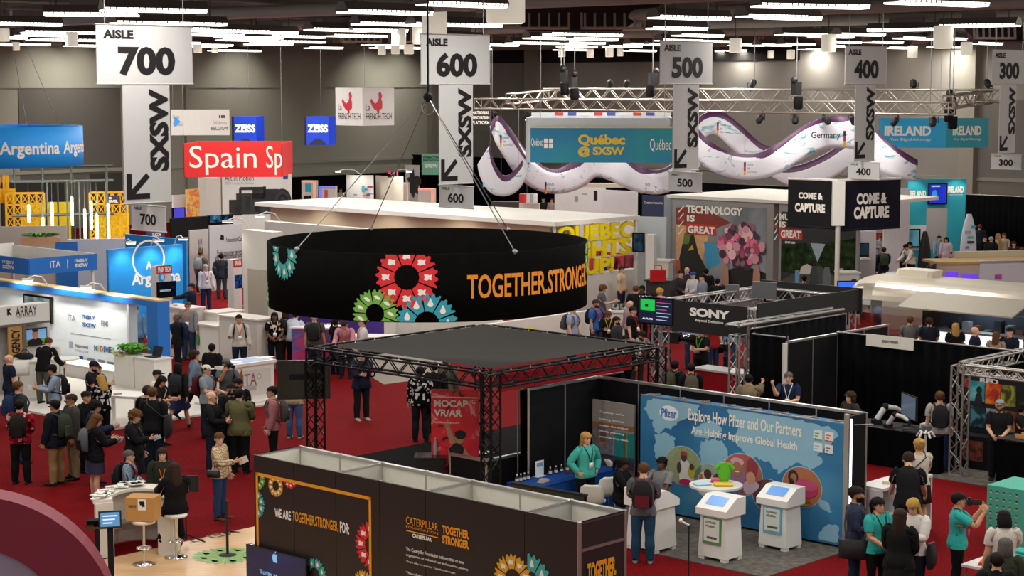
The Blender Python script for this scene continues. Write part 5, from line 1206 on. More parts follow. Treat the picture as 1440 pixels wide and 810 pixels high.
# ---------------------------------------------------------------- drone booth
tb0 = G(1347,668); TS = M('9d9892',.35,.7,var=0)
t = thing('stage_truss','silver truss tower with beams framing the drone film posters','truss stand',(tb0.x,tb0.y,0),AA)
for x,y,h in ((0,0,2.42),(0,3.4,2.42),(2.9,0,2.42)):
    b = MB(); truss(b,(x,y,.03),(x,y,h),.28,TS); b.box(x - .25,x + .25,y - .25,y + .25,0,.03,TS); b.build('tower',t)
b = MB(); truss(b,(.15,0,2.35),(3.4,0,2.35),.2,TS); b.build('beam',t); b = MB(); truss(b,(0,.15,2.35),(0,3.4,2.35),.24,TS); b.build('beam',t)
PDr = Plane(tb0 + U*1.3,AA); t = wall_thing('poster_wall','black poster wall headed www.DRONE with rows of colourful film posters','display wall',PDr)
x0,z0,x1,z1 = PDr.rect((1352,516),(1436,660)); b = MB(); b.box(x0,x1 + 1.2,0,.06,0,z1 + .05,M('0c0c10',.5)); b.build('panel',t)
lettering(t,PDr,[('www.',(1379,522),(1399,530),TXT,.01),('DRONE',(1400,525),(1430,535),TXT,.05),('RED',(1378,531),(1404,541),M('d9d2cf',.5),.06)])
cols = [ramp_mat('poster%d' % i,[(.2,a),(.45,c),(.6,d),(.85,e)],scale=s,detail=5,dist=1.0,rough=.4) for i,(a,c,d,e,s) in enumerate((('0d2b38','3a93a0','7fc0c0','182830',1.6),('2a0a2a','c83a1e','e08a2a','3a2a7a',4),('10140c','3a4420','c0b040','20301c',2.5),('081014','12303c','4a7f8c','0a1418',3),('0a1824','1a5a6a','98a8a0','102028',2.5),('160c08','5a2a14','a86a2a','20100c',3),('300808','a01c14','d04020','180404',3)))]
for i,(a,c) in enumerate((((1364,535),(1384,566)),((1386,538),(1406,570)),((1408,541),(1428,573)),((1365,570),(1385,602)),((1387,574),(1407,606)),((1409,577),(1429,609)),((1355,532),(1362,544)))):
    b = MB(); panel(b,PDr,a,c,cols[i],-.01,.01); b.build('poster',t)
b = MB(); xx,zz = PDr.hit(1375,552); poly(b,[(xx - .09,zz - .3),(xx + .14,zz - .3),(xx + .1,zz - .02),(xx - .03,zz - .02)],BLACK,-.014); disc(b,xx + .04,zz + .06,.07,.09,BLACK,-.014); b.build('poster_figure',t)
gfl = G(1290,669); L_ = []
floor_poly('floor_grey_carpet_right',[G(1262,664),G(1262,664) - V*7.5,G(1262,664) - V*7.5 + U*6,G(1262,664) + U*3.2],0,.014,GREY_CARPET)
b = MB(); 
# display table with robot arms and monitors
tp = G(1232,662); Ttb = tp + U*.6
t = thing('display_table','black cloth display table crowded with equipment in front of the curtains','table',(Ttb.x,Ttb.y,0),AA); b = MB(); b.box(-1.1,1.25,-.1,.8,.83,.86,BLACK); b.loft([[(-1.1,-.1,z),(1.25,-.1,z),(1.25,.8,z),(-1.1,.8,z)] for z in (.85,.02)],BLK,False,False); b.build('tablecloth',t)
tq = lambda x,y,z: Ttb - V*x + U*y + Vector((0,0,z))
t = thing('monitor','tilted desktop monitor standing on the black equipment table','monitor',tq(.15,.5,.865),AA - R(35)); b = MB(); b.box(-.4,.4,-.03,.02,.18,.72,DARK); b.build('casing',t); b = MB(); b.box(-.38,.38,-.034,-.03,.2,.7,M('5d6c80',.3,emit=.35)); b.build('screen',t); b = MB(); b.bar((0,0,.0),(0,0,.25),.03,DARK); b.box(-.12,.12,-.1,.1,0,.015,DARK); b.build('stand',t)
PG = M('b9b7b2',.4)
def robot_arm(p,ang,label,s):
    t = thing('robot_arm',label,'robot arm',p,ang); t.scale = (s,s,s)
    b = MB(); b.cyl(0,0,0,.08,.12,DARK,14); b.build('base',t); b = MB(); b.bar((0,0,.08),(.18,0,.34),.06,PG,10); b.ball((.18,0,.34),.075,DARK); b.build('lower_arm',t)
    b = MB(); b.tube([(.18,0,.34),(.42,0,.3),(.55,0,.22)],[.055,.05,.04],PG,10); b.build('upper_arm',t); b = MB(); b.bar((.55,-.04,.22),(.62,-.06,.14),.015,DARK); b.bar((.55,.04,.22),(.62,.06,.14),.015,DARK); b.build('gripper',t)
robot_arm(tq(-.6,.35,.865),R(10),'white and black jointed arm at the left of the equipment table',1.1); robot_arm(tq(-.15,.1,.865),R(-40),'white jointed arm in front of the tilted monitor',.9); robot_arm(tq(-.75,.05,.865),R(120),'smaller white jointed arm near the lit wall end',.8)
for i,(x,y,w,d,h,c,lab) in enumerate(((.75,.3,.3,.2,.16,'dadde0','small white tablet on the equipment table beside the backpack man'),(.5,.05,.4,.25,.06,'2b2b2e','black keyboard on the equipment table'),(.9,.0,.25,.2,.2,'8e8c88','grey device box at the right end of the equipment table'))):
    t = thing('device',lab,'device',tq(x,y,.865),AA + R(15*i)); b = MB(); b.box(-w/2,w/2,-d/2,d/2,0,h,M(c,.4)); b.box(-w/2 + .02,w/2 - .02,-d/2 - .004,-d/2,.02,h - .02,M('55585e',.3)); b.build('case',t)
pp_ = G(1300,672); t = thing('white_pedestal','white fan shaped gadget on a pole in front of the equipment table','gadget',(pp_.x,pp_.y,0)); b = MB(); b.cyl(0,0,0,.03,.16,PG); b.cyl(0,0,.03,.95,.03,PG); b.build('stem',t)
for k in range(5): b = MB(); a = R(k*72); b.tube([(0,0,.96),(.12*math.cos(a),.12*math.sin(a),1.02),(.2*math.cos(a),.2*math.sin(a),.9)],.025,PG,6); b.build('arm',t)
t = thing('flight_case','dark equipment case standing at the foot of the poster wall','case',(PDr.o + PDr.x*(x0 + .65) + PDr.n*.35).to_tuple(),AA); b = MB(); b.box(-.35,.35,-.2,.2,0,.75,DARK); b.build('body',t); b = MB(); b.box(-.25,.25,-.21,-.2,.2,.65,ramp_mat('casepic',[(.3,'2a2422'),(.6,'8a4a3a')],scale=6)); b.build('print',t)
# white cubby shelf right of the lit post
SW = M('cfcbc8',.5); q0 = G(1214,735); q1_ = G(1262,700)
ql = pr + U*.25 - V*.25
t = thing('cubby_shelf','white open cubby shelf with flat top beside the lit wall end','shelf',(ql.x,ql.y,0),BB); Ls = 1.75; b = MB(); b.box(0,Ls,-.0,.55,1.02,1.07,SW); b.build('top',t)
for k in range(5): b = MB(); b.box(k*Ls/4 - .02,k*Ls/4 + .02,.02,.53,0,1.02,SW); b.build('divider',t)
for z in (.04,.52): b = MB(); b.box(0,Ls,.02,.53,z,z + .03,SW); b.build('shelf_board',t)
b = MB(); b.box(0,Ls,.52,.54,0,1.02,M('a5a2a0',.6)); b.build('back',t)
q = ql + U*1.2 + V*.25; t = thing('cup','small purple cup on top of the white cubby shelf','cup',(q.x,q.y,1.07)); b = MB(); b.lathe([(.05,0),(.06,.16),(.055,.16),(.045,.02)],M('3a3570',.5),14,cap=True); b.build('cup_body',t)
q = ql + U*.4 + V*.2; t = thing('badge_box','tiny cream card on top of the white cubby shelf','card',(q.x,q.y,1.07)); b = MB(); b.box(-.06,.06,-.04,.04,0,.05,M('cbbfa6',.6)); b.build('card',t)
# black counter and teal dotted box at the right edge
q = G(1400,690); t = thing('counter','black cloth covered counter at the right edge in front of the seated people','counter',(q.x,q.y,0),AA); b = MB(); b.box(0,3,0,.8,1.08,1.12,BLACK); b.build('top',t); b = MB(); n = 40
b.loft([[(3*i/n,-.01 - .015*math.sin(i*1.7),z) for i in range(n + 1)] for z in (0,1.1)],BLK,True,False,False); b.loft([[(0 - .01*math.sin(i*1.7),.8*i/12,z) for i in range(13)] for z in (0,1.1)],BLK,True,False,False); b.build('skirt',t)
q = q - V*.5 + U*.35; t = thing('cardboard_tray','shallow brown tray on the black counter','tray',(q.x,q.y,1.125),AA); b = MB(); b.box(-.2,.2,-.15,.15,0,.02,CB); b.box(-.2,.2,-.15,-.13,0,.1,CB); b.box(-.2,.2,.13,.15,0,.1,CB); b.build('tray',t)
TL = M('3f9c86',.6,var=.06); q = G(1386,770); t = thing('dotted_box','large teal box printed with rows of tiny faces at the right edge','display box',(q.x,q.y,0),AA); b = MB(); b.box(0,2.4,0,1.0,0,1.18,TL); b.build('box',t)
b = MB(); FD = M('c9a58a',.6); FH = M('40302a',.6)
for i in range(5):
    for k in range(8): x = .08 + i*.13; z = 1.06 - k*.13; disc(b,x,z,.022,.028,FD,-.004,10); disc(b,x,z + .02,.024,.016,FH,-.006,10)
for k in range(11): b.box(.85,2.3 - .1*(k % 3),-.005,-.001,.95 - k*.055,.975 - k*.055,M('2f7f70',.6))
for i in range(8):
    for k in range(3): b.add([(.2 + i*.25 + .02*math.cos(a),.2 + k*.3 + .02*math.sin(a),1.184) for a in [R(j*45) for j in range(8)]],[list(range(8))],FD)
b.build('face_prints',t)
q = G(1398,846)
t = thing('table','low white table at the lower right corner holding folded shirts','table',(q.x - .1,q.y - .25,0),AA); b = MB(); b.box(-.3,1.8,-.5,.5,.70,.74,KW); b.build('table_top',t)
for x in (-.25,1.75):
    for y in (-.45,.45): b = MB(); b.bar((x,y,0),(x,y,.7),.025,ALU); b.build('leg',t)
bt = Vector((q.x - .1,q.y - .25,0))
cloth_pile('folded_clothes','stack of teal folded shirts on the low white table',bt - V*.35 + U*.25,.743,.42,.3,.22,['2f9f93','3fb0a4','2c968b','45b8ab','31a196'],AA)
cloth_pile('folded_clothes','orange folded shirt on the low white table',bt - V*.1 - U*.2,.743,.42,.3,.06,['d9572f','e0643a'],AA + .3)
cloth_pile('folded_clothes','dark folded shirts at the front of the low white table',bt - V*.65 - U*.25,.743,.4,.3,.08,['1b1b20','24242a'],AA)
# ---------------------------------------------------------------- silver travel trailer
N0 = D(1200,430,58.6); SIL = M('b8afa1',.3,.85,var=.04,scale=1.2); POL = M('c9c4bb',.07,1.0,var=0)
t = thing('travel_trailer','silver rounded travel trailer with an open serving hatch','trailer',(N0.x,N0.y,0),AA)
NA = 44; st = [0,.04,.12,.25,.45,.7,1.0,1.4] + [1.8 + .35*i for i in range(20)]
def trs(s):
    k = 1 if s >= 1.4 else math.sqrt(max(0,1 - ((1.4 - s)/1.4) ** 2))*.97 + .03
    k2 = 1 if s >= 1.4 else (1 - ((1.4 - s)/1.4) ** 2.4) ** .5*.9 + .1
    cz = 1.6; r_ = []
    for i in range(NA):
        a = 2*math.pi*i/NA; c,s_ = math.cos(a),math.sin(a); e = .62
        y = 1.25*k*math.copysign(abs(c) ** e,c); z = cz + 1.1*k2*math.copysign(abs(s_) ** (.8 if s_ > 0 else .5),s_)
        r_.append((s,y,z))
    return r_
rg = [trs(s) for s in st]; b = MB(); b2 = MB(); b3 = MB()
vs = [p for r_ in rg for p in r_]
for i in range(len(rg) - 1):
    for k in range(NA):
        f = (i*NA + k,i*NA + (k + 1) % NA,(i + 1)*NA + (k + 1) % NA,(i + 1)*NA + k)
        c = sum((Vector(vs[j]) for j in f),Vector())/4
        if 3.2 < c.x < 6.6 and 1.25 < c.z < 2.25 and c.y < -.8: continue
        tgt = b3 if c.x < 1.7 and c.z < 2.05 else (b2 if c.z > 2.45 else b)
        tgt.add([vs[j] for j in f],[(0,1,2,3)],POL if tgt is b3 else (M('bdb5a6',.5,.3) if tgt is b2 else SIL),True)
b.build('body',t); b2.build('roof',t); b3.build('polished_nose',t)
b = MB(); b.box(3.2,6.6,-.2,-.15,.6,2.4,M('3a4250',.6)); b.box(3.2,6.6,-1.1,-.2,1.1,1.14,M('5c6066',.4)); 
for i in range(9): b.box(3.4 + i*.35,3.62 + i*.35,-.5,-.25,1.14,1.3 + .1*((i*7) % 4),M(('4a5a70','2c3038','8a8f96','6a4a3a')[i % 4],.4))
b.build('galley',t); gp0 = Vector((N0.x,N0.y,0)) - V*4.9; point_light('galley_light',(gp0.x - U.x*.6,gp0.y - U.y*.6,2.3),60,(.8,.9,1))
b = MB(); b.box(3.1,6.7,-1.62,-1.2,1.3,1.36,ALU); b.build('counter',t); b = MB(); b.box(3.15,6.65,-1.6,-1.58,.95,1.3,M('e9edf2',.4,emit=1.6)); b.build('lit_counter_front',t)
b = MB(); b.prism([(-1.2,2.33),(-2.35,1.98),(-2.35,2.02),(-1.2,2.38)],3.0,6.7,M('aca496',.45,.3),'x'); b.build('hatch',t)
for x in (3.1,6.6): b = MB(); b.bar((x,-1.24,1.9),(x,-2.2,2.02),.015,STEEL); b.build('hatch_strut',t)
b = MB(); b.loft([[(x0_ + sx*.62,sy*.36,z) for sx,sy in ((-1,-.8),(-.8,-1),(.8,-1),(1,-.8),(1,.8),(.8,1),(-.8,1),(-1,.8))] for z,x0_ in ((2.68,2.3),(2.72,2.3),(2.9,2.35))],M('cfc7b5',.5),False); b.box(1.75,2.85,-.3,.3,2.62,2.7,DARK); b.build('roof_air_unit',t)
b = MB(); b.loft([[(x0_ + sx*.62,sy*.36,z) for sx,sy in ((-1,-.8),(-.8,-1),(.8,-1),(1,-.8),(1,.8),(.8,1),(-.8,1),(-1,.8))] for z,x0_ in ((2.68,6.9),(2.72,6.9),(2.9,6.95))],M('cfc7b5',.5),False); b.box(6.35,7.45,-.3,.3,2.62,2.7,DARK); b.build('roof_air_unit',t)
for y in (-1.1,1.1): b = MB(); b.tube([(5.9,y,.36),(5.9,y + .2*(1 if y > 0 else -1)*.0 + (.2 if y > 0 else -.2),.36)],.36,BLACK,24); b.build('wheel',t)
b = MB(); b.bar((.1,0,.5),(-.9,0,.45),.06,DARK); b.bar((-.8,0,.45),(-.8,0,0),.04,DARK); b.build('tow_hitch',t)
b = MB(); b.box(.35,.75,-.86,-.8,2.18,2.22,BLACK); b.build('vent',t)
# ---------------------------------------------------------------- left side stands
BLU = M('1769bd',.5,var=.05); WHT = M('d6d3cc',.5,var=.04); BLU2 = M('188fe0',.5,var=.06)
def card(name,label,cat,a,c,Y,ang,m,th=.08,ground=True,z0=None,frame=None,part='panel'):
    """an upright board whose visible rectangle runs from pixel a to pixel c at depth Y"""
    p = D((a[0] + c[0])/2,(a[1] + c[1])/2,Y); pl = Plane(p,ang); t = wall_thing(name,label,cat,pl)
    x0,zb,x1,z1 = pl.rect(a,c); z1 = (pl.hit(a[0],a[1])[1] + pl.hit(c[0],a[1])[1])/2 if ang else z1
    zb = 0 if ground else (zb if z0 is None else z0)
    b = MB(); b.box(x0,x1,0,th,zb,z1,m); b.build(part,t)
    if frame:
        b = MB(); w = .05
        for q in ((x0,x0 + w,zb,z1),(x1 - w,x1,zb,z1),(x0,x1,z1 - w,z1)): b.box(q[0],q[1],-.012,0,q[2],q[3],frame)
        b.build('frame',t)
    return t,pl,(x0,zb,x1,z1)
def decal(t,pl,items,name='print',y=-.006):
    b = MB()
    for a,c,m in items: panel(b,pl,a,c,m,y,.004)
    return b.build(name,t)
# white raised carpet of the italian stand
i0 = G(158,605); floor_poly('floor_white_carpet',[i0,i0 + U*6.3,i0 + U*6.3 + V*14,i0 + V*14],0,.05,M('cbc6bd',.8,var=.06,scale=6))
ie = G(226,425,2.4); ie.z = 0; PI = Plane(ie,AA)
t = wall_thing('display_wall','white wall with blue frame, ITALY SXSW logos and a round of partner logos','display wall',PI)
b = MB(); b.box(-9,-1.45,0,.1,.05,2.28,M('e0e8ee',.5)); b.build('panel',t)
b = MB(); b.box(-9,0,-.12,.3,2.26,2.42,BLU); b.box(-.5,0,-.12,.3,.05,2.26,BLU); b.box(-9,-.5,-.125,-.11,.1,.2,BLU2); b.box(-1.48,-1.4,-.1,.2,.05,2.26,M('c3c6c8',.4)); b.build('frame',t)
b = MB(); b.box(-9,0,-.1,.28,2.42,2.46,M('c9ad7c',.7)); b.build('wood_top',t)
GRY = M('80868c',.6,var=0); BL3 = M('1c5d9e',.5,var=0)
lettering(t,PI,[('ITA',(95,442),(106,452),GRY,.01),('IT@LY',(115,442),(134,451),BL3,.04),('SXSW',(116,453),(135,462),BL3,.04),('FIMI',(142,450),(152,460),GRY,.03),('PUGLIA SOUNDS',(106,484),(124,491),INK,.03),('THE MUSIC SYSTEM',(106,491),(124,497),GRY,.01)])
for i,(s,x,c) in enumerate(zip('MEDIMEX',(132,137,141,145.5,148,153,157),('1d6fa8','c8b02a','8a2f88','2a2a2a','1d6fa8','2a2a2a','4aa83a'))): lettering(t,PI,[(s,(x,485 + i*.5),(x + (5 if s == 'M' else (1.5 if s == 'I' else 4)),494 + i*.5),M(c,.5,var=0),.04)])
b = MB(); xa,za = PI.hit(100,468); xb,zb_ = PI.hit(156,475.5); b.box(xa,xb,-.006,-.002,za - .02,za,GRY); b.build('rule',t)
decal(t,PI,[((111,500),(117,507),M('1c3f90',.5)),((97,500),(107,505),GRY),((122,503),(134,509),GRY),((138,505),(147,511),GRY),((151,508),(160,514),GRY),((97,480),(103,490),M('8a9aa8',.5)),((108,515),(122,516),GRY),((132,519),(142,520),GRY)])
b = MB(); x0,z0,x1,z1 = PI.rect((34,412),(76,455)); b.box(x0 + .1,x1,-.1,-.02,z0,z1,GLOSSY); b.box(x0 + .16,x1 - .06,-.104,-.1,z0 + .06,z1 - .06,ramp_mat('tvpic',[(.3,'1a2a30'),(.5,'6a7a7a'),(.7,'2a3a44')],scale=2,emit=.35)); b.build('wall_screen',t)
# bench base and white planter
t = wall_thing('bench','long low white plinth along the foot of the ITALY wall','bench',PI); b = MB(); b.box(-6.5,-1.1,-.9,-.14,.05,.42,WHT); b.box(-6.5,-1.1,-.92,-.9,.36,.42,M('c2bfb8',.5)); b.build('plinth',t)
pq = ie + PI.x*-.55 - U*.6; t = thing('planter','white box planter with bushy green fern beside the blue frame','planter',(pq.x,pq.y,.05),AA); b = MB(); b.box(-.45,.45,-.3,.3,0,.9,WHT); b.build('box',t)
LEAF = M('4f8a2e',.7,var=.4,scale=9); LEAF2 = M('b5b48a',.7,var=.3,scale=9)
def plant(t,cx,cy,z,rx,ry,h,n,m,seed,name='leaves'):
    r_ = random.Random(seed); b = MB()
    for i in range(n):
        a = r_.uniform(0,6.28); q = r_.uniform(.0,1) ** .6; x = cx + rx*q*math.cos(a); y = cy + ry*q*math.sin(a); L = r_.uniform(.5,1)*h; t_ = r_.uniform(.2,.9)
        dx,dy = math.cos(a)*L*t_,math.sin(a)*L*t_; w = .035 + .02*r_.random(); sx,sy = -math.sin(a)*w,math.cos(a)*w
        p = [(cx + (x - cx)*.5,cy + (y - cy)*.5,z),(x + dx*.5,y + dy*.5,z + L*.8),(x + dx,y + dy,z + L*(.95 - t_*.5))]
        b.add([(p[0][0],p[0][1],p[0][2]),(p[1][0] + sx,p[1][1] + sy,p[1][2]),(p[2][0],p[2][1],p[2][2]),(p[1][0] - sx,p[1][1] - sy,p[1][2])],[(0,1,2,3)],m)
    return b.build(name,t)
plant(t,0,0,.9,.42,.28,.34,240,LEAF,1); plant(t,-.2,-.3,.82,.3,.12,.2,60,LEAF2,2,'pale_leaves')
# tables, chairs of the italian stand
def table4(p,ang,w,d,h,label,m=WHT,z=.05):
    t = thing('table',label,'table',(p.x,p.y,z),ang); b = MB(); b.box(-w/2,w/2,-d/2,d/2,h - .06,h,m); b.build('table_top',t)
    for x in (-1,1):
        for y in (-1,1): b = MB(); b.cbox(x*(w/2 - .05),y*(d/2 - .05),(h - .06)/2,.08,.08,h - .06,m); b.build('leg',t)
    return t
table4(G(176,597),AA + R(25),1.15,.8,.74,'white square table with a small brown card in front of the ITALY wall')
t = thing('card','small brown card on the white square table','card',G(176,597) + Vector((-.15,-.1,.795)),R(20)); b = MB(); b.box(-.1,.1,-.07,.07,0,.01,M('8a6a48',.7)); b.build('sheet',t)
p = G(92,560); t = thing('round_table','tall white bistro table beside the man in the dark jumper','table',(p.x,p.y,.05)); b = MB(); b.cyl(0,0,1.02,1.06,.4,WHT,28); b.build('table_top',t); b = MB(); b.cyl(0,0,.02,1.02,.04,CHROME); b.build('stem',t); b = MB(); b.cyl(0,0,0,.02,.25,CHROME); b.build('foot',t)
p = G(42,560); t = thing('counter','white pedestal counter with dark bag on top left of the man in the jumper','counter',(p.x,p.y,.05),R(15)); b = MB(); b.box(-.45,.45,-.3,.3,0,.98,WHT); b.build('body',t); b = MB(); b.box(-.5,.5,-.35,.35,.98,1.02,WHT); b.build('worktop',t)
t = thing('shoulder_bag','dark bag lying on the white pedestal counter','bag',(p.x - .1,p.y,1.075)); b = MB(); b.ball((0,0,.08),(.25,.14,.1),DARK); b.build('bag_body',t); b = MB(); b.tube([(-.15,0,.14),(-.05,0,.26),(.05,0,.26),(.15,0,.14)],.012,BLACK); b.build('handle',t)
def bar_chair(p,ang,label,h=.72):
    t = thing('bar_chair',label,'chair',(p.x,p.y,.05),ang); b = MB(); b.box(-.25,.25,-.25,.22,h,h + .06,WHT); b.loft([[(x,y,z) for x in (-.25,-.12,0,.12,.25)] for y,z in ((.22,h + .03),(.26,h + .15),(.3,h + .45))],WHT,True,False,False); o = b.build('seat_shell',t); s = o.modifiers.new('s','SOLIDIFY'); s.thickness = .03
    b = MB(); b.cyl(0,0,.03,h,.03,CHROME); b.build('stem',t); b = MB(); b.cyl(0,0,0,.03,.24,CHROME); b.build('base',t); return t
bar_chair(G(28,568),R(200),'white bar chair with square back beside the bald man in navy'); bar_chair(G(85,545),R(160),'white bar chair half hidden behind the tall bistro table')
# laptop
t = thing('laptop','open dark laptop on the white shelf below the blue frame','laptop',(pq + PI.x*.95 - U*.0).to_tuple()[:2] + (.95,),AA); b = MB(); b.box(-.2,.2,-.15,.12,0,.02,DARK); b.build('base',t); b = MB(); b.prism([(.12,.02),(.2,.28),(.215,.28),(.14,.02)],-.2,.2,M('1d1f24',.3),'x'); b.build('screen',t)
q = pq + PI.x*.95; t = thing('counter','white shelf counter carrying the open laptop','counter',(q.x,q.y,.05),AA); b = MB(); b.box(-.45,.45,-.3,.3,0,.86,WHT); b.build('body',t); b = MB(); b.box(-.48,.48,-.33,.33,.86,.9,M('c4c1ba',.5)); b.build('worktop',t)
# K-array stand
PK = Plane(D(30,440,51.5),BB); t = wall_thing('display_wall','white booth wall with K-ARRAY sign, wood pillar and television','display wall',PK)
x0,z0,x1,z1 = PK.rect((-20,428),(60,452)); zs = PK.hit(30,452)[1]; zt_ = PK.hit(30,427)[1]
b = MB(); b.box(x0 - 1.5,x1,-.35,.1,zs,zt_,M('cac7c2',.5)); b.build('sign_box',t); b = MB(); b.box(x0 - 1.5,x1 + .3,.1,.16,0,zs,M('c9c7c3',.5)); b.build('panel',t)
b = MB(); b.box(x0 - 1.5,x1,-.36,-.0,zs - .06,zs,M('55504c',.5)); xx = PK.hit(23,480)[0]; b.box(xx - .02,xx + .1,-.36,.1,0,zs - .06,M('55504c',.5)); b.build('frame',t)
xa = PK.hit(2,480)[0]; b = MB(); b.box(xa,xx - .02,-.34,-.3,0,zs - .06,M('a5793e',.6,var=.2)); b.build('wood_pillar',t); b = MB(); b.text('THE AGENCY',xa + .1,zs - 1.35,xx - .1,zs - .15,INK,-.345,.03,rot=90); b.build('wood_lettering',t)
b = MB(); on(b,PK,'K',(10,434),(17,443),INK,-.36,.06); on(b,PK,'ARRAY',(22,432),(52,442),INK,-.36,.0); on(b,PK,'high end audio',(24,444),(50,445.5),GRY,-.36,.0); b.build('lettering',t)
x0,z0,x1,z1 = PK.rect((29,463),(64,484)); b = MB(); b.box(x0,x1,-.1,-.02,z0,z1,GLOSSY); b.build('television',t); b = MB(); zmid = (z0 + z1)/2
b.box(x0 + .03,x1 - .03,-.104,-.1,zmid - .05,z1 - .03,M('6f9fd0',.3,emit=.6)); b.box(x0 + .03,x1 - .03,-.104,-.1,z0 + .03,zmid - .05,M('5a8a2c',.3,emit=.5)); disc(b,(x0 + x1)/2,zmid + .08,.1,.14,M('a86a4a',.4,emit=.3),-.107); blob(b,(x0 + x1)/2,zmid - .16,.25,.14,INK,-.106,4,14,.1,(x0,z0 + .03)); disc(b,(x0 + x1)/2,zmid + .2,.1,.06,BLACK,-.109); b.build('television_picture',t)
# ITA counter
cr = G(386,563); Lc = 1.8; c0_ = cr - U*Lc; PCo = Plane(c0_,BB)
t = wall_thing('counter','white ITA reception counter with pale blue top inlay','counter',PCo); b = MB(); b.box(0,Lc,0,.75,.06,1.04,WHT); b.build('body',t); b = MB(); b.box(-.05,Lc + .05,-.05,.8,1.04,1.12,WHT); b.build('worktop',t); b = MB(); b.box(.05,Lc - .05,.08,.7,1.12,1.125,M('5d87b8',.4)); b.box(.3,.9,.2,.5,1.125,1.13,TXT); b.box(1.6,2.1,.3,.6,1.125,1.13,TXT); b.build('inlay',t)
b = MB(); b.box(.12,Lc - .12,-.008,-.001,.22,.92,M('c4c0ba',.5)); b.build('front_panel',t); b = MB(); on(b,PCo,'ITA',(341,527),(361,541),M('8a4a52',.5,var=0),-.014,.0); xx,zz = PCo.hit(364,529); disc(b,xx,zz,.07,.07,GRY,-.014); disc(b,xx,zz,.05,.05,WHT,-.016); on(b,PCo,'ITALIAN TRADE AGENCY',(343,543),(361,548),GRY,-.014,.0); b.build('lettering',t)
b = MB(); b.box(-.2,Lc + .35,-.3,.9,.05,.1,M('c9c5bd',.6)); b.build('plinth',t)
# ITA canopy
cc = G(41,387,2.4); cc.z = 0
t = thing('canopy','blue and white ITA canopy ring with logos on slim posts','canopy',cc.to_tuple(),BB); Lb = (G(137,379,2.4) - G(41,387,2.4)).dot(U)
b = MB(); b.box(0,Lb,-.03,.03,2.4,2.93,BLU); b.box(-.03,.03,0,5,2.4,2.93,BLU); b.build('fascia',t); b = MB(); b.box(.03,Lb,.03,5,2.5,2.55,M('cfcac0',.6)); 
b.box(Lb - .06,Lb,0,5,2.4,2.93,WHT); b.box(0,Lb,4.94,5,2.4,3.0,WHT); b.build('ceiling_panel',t)
for x,y in ((.1,.1),(Lb - .1,.1),(.1,4.9),(Lb - .1,4.9)): b = MB(); b.cyl(x,y,0,2.42,.05,WHT,12); b.build('post',t)
b = MB(); b.text('ITA',Lb*.3,2.58,Lb*.45,2.8,TXT,-.034,.0); b.text('IT@LY',Lb*.66,2.68,Lb*.86,2.8,TXT,-.034,.04); b.text('SXSW',Lb*.66,2.53,Lb*.86,2.65,TXT,-.034,.04); b.box(Lb*.55,Lb*.56,-.035,-.03,2.52,2.82,TXT); b.build('lettering',t)
b = MB(); b.text('ITA',-2.6,2.58,-2.0,2.8,TXT,-.034,.0); b.text('IT@LY',-1.5,2.68,-.8,2.8,TXT,-.034,.04); b.text('SXSW',-1.5,2.53,-.8,2.65,TXT,-.034,.04); o = b.build('side_lettering',t); o.rotation_euler = (0,0,R(-90))
# lamps on the wall tops
LMP = M('fff6e8',.5,emit=14)
def arm_lamp(p,d,label,L=.7,lit=True):
    t = thing('arm_lamp',label,'lamp',p); b = MB(); b.tube([(0,0,0),(d[0]*L*.3,d[1]*L*.3,.28),(d[0]*L*.7,d[1]*L*.7,.34),(d[0]*L,d[1]*L,.26)],.02,WHT,8); b.build('arm',t); b = MB(); b.X = Matrix.Translation((d[0]*L,d[1]*L,.24)); b.box(-.16,.16,-.06,.06,-.03,.03,WHT); b.build('lamp_head',t); b = MB(); b.X = Matrix.Translation((d[0]*L,d[1]*L,.2)); b.box(-.14,.14,-.05,.05,-.01,.01,LMP); b.build('bulb',t)
    q = Vector(p) + Vector((d[0]*L,d[1]*L,.15)); 
    if lit: spot_light('arm_lamp_light',q,q + Vector((-d[0]*.5,-d[1]*.5,-1.5)),60,110)
    return t
dl = (-U.x,-U.y)
for x,lab in ((-2.6,'white arm lamp on the wooden top of the ITALY wall at the right'),(-5.6,'white arm lamp on the wooden top of the ITALY wall at the left')):
    q = ie + PI.x*x; arm_lamp((q.x,q.y,2.46),dl,lab)
for x in (-4.6,-3.6,-1.9,-6.8):
    q = ie + PI.x*x + PI.n*.35; spot_light('wall_wash_light',(q.x,q.y,2.9),(q.x + U.x*.3,q.y + U.y*.3,1.2),240,120)  # spots added without fixtures to brighten the white ITALY wall
# ---------------------------------------------------------------- argentina
t,PAr,rr_ = card('display_wall','bright blue booth wall with a white ring logo reading Argentina','display wall',(152,347),(258,420),64,BB,BLU2,.12)
b = MB(); xx,zz = PAr.hit(209,365,.01); n = 40; b.loft([[(xx + r_*.68*math.cos(2*math.pi*k/n),-.01,zz + r_*.42*1.62*math.sin(2*math.pi*k/n)) for k in range(n)] for r_ in (.9,1)],TXT,False,False); on(b,PAr,'A',(205,368),(214,378),TXT,-.01,.05); on(b,PAr,'Argentina',(185,385),(254,400),TXT,-.01,.03); b.build('lettering',t)
for x,lab in ((172,'white arm lamp at the left of the blue Argentina wall top'),(212,'white arm lamp in the middle of the blue Argentina wall top'),(245,'white arm lamp at the right of the blue Argentina wall top')):
    lx = PAr.hit(x,345)[0]; q = PAr.o + PAr.x*lx; arm_lamp((q.x,q.y,rr_[3]),(V.x*-1,V.y*-1),lab,.5); spot_light('wall_wash_light',(q.x - V.x*.5,q.y - V.y*.5,rr_[3] + .2),(q.x,q.y,rr_[3] - 1.2),130,80)
card('display_wall','second blue booth wall running back behind the Argentina wall','display wall',(176,333),(262,380),70,AA,BLU2,.1)
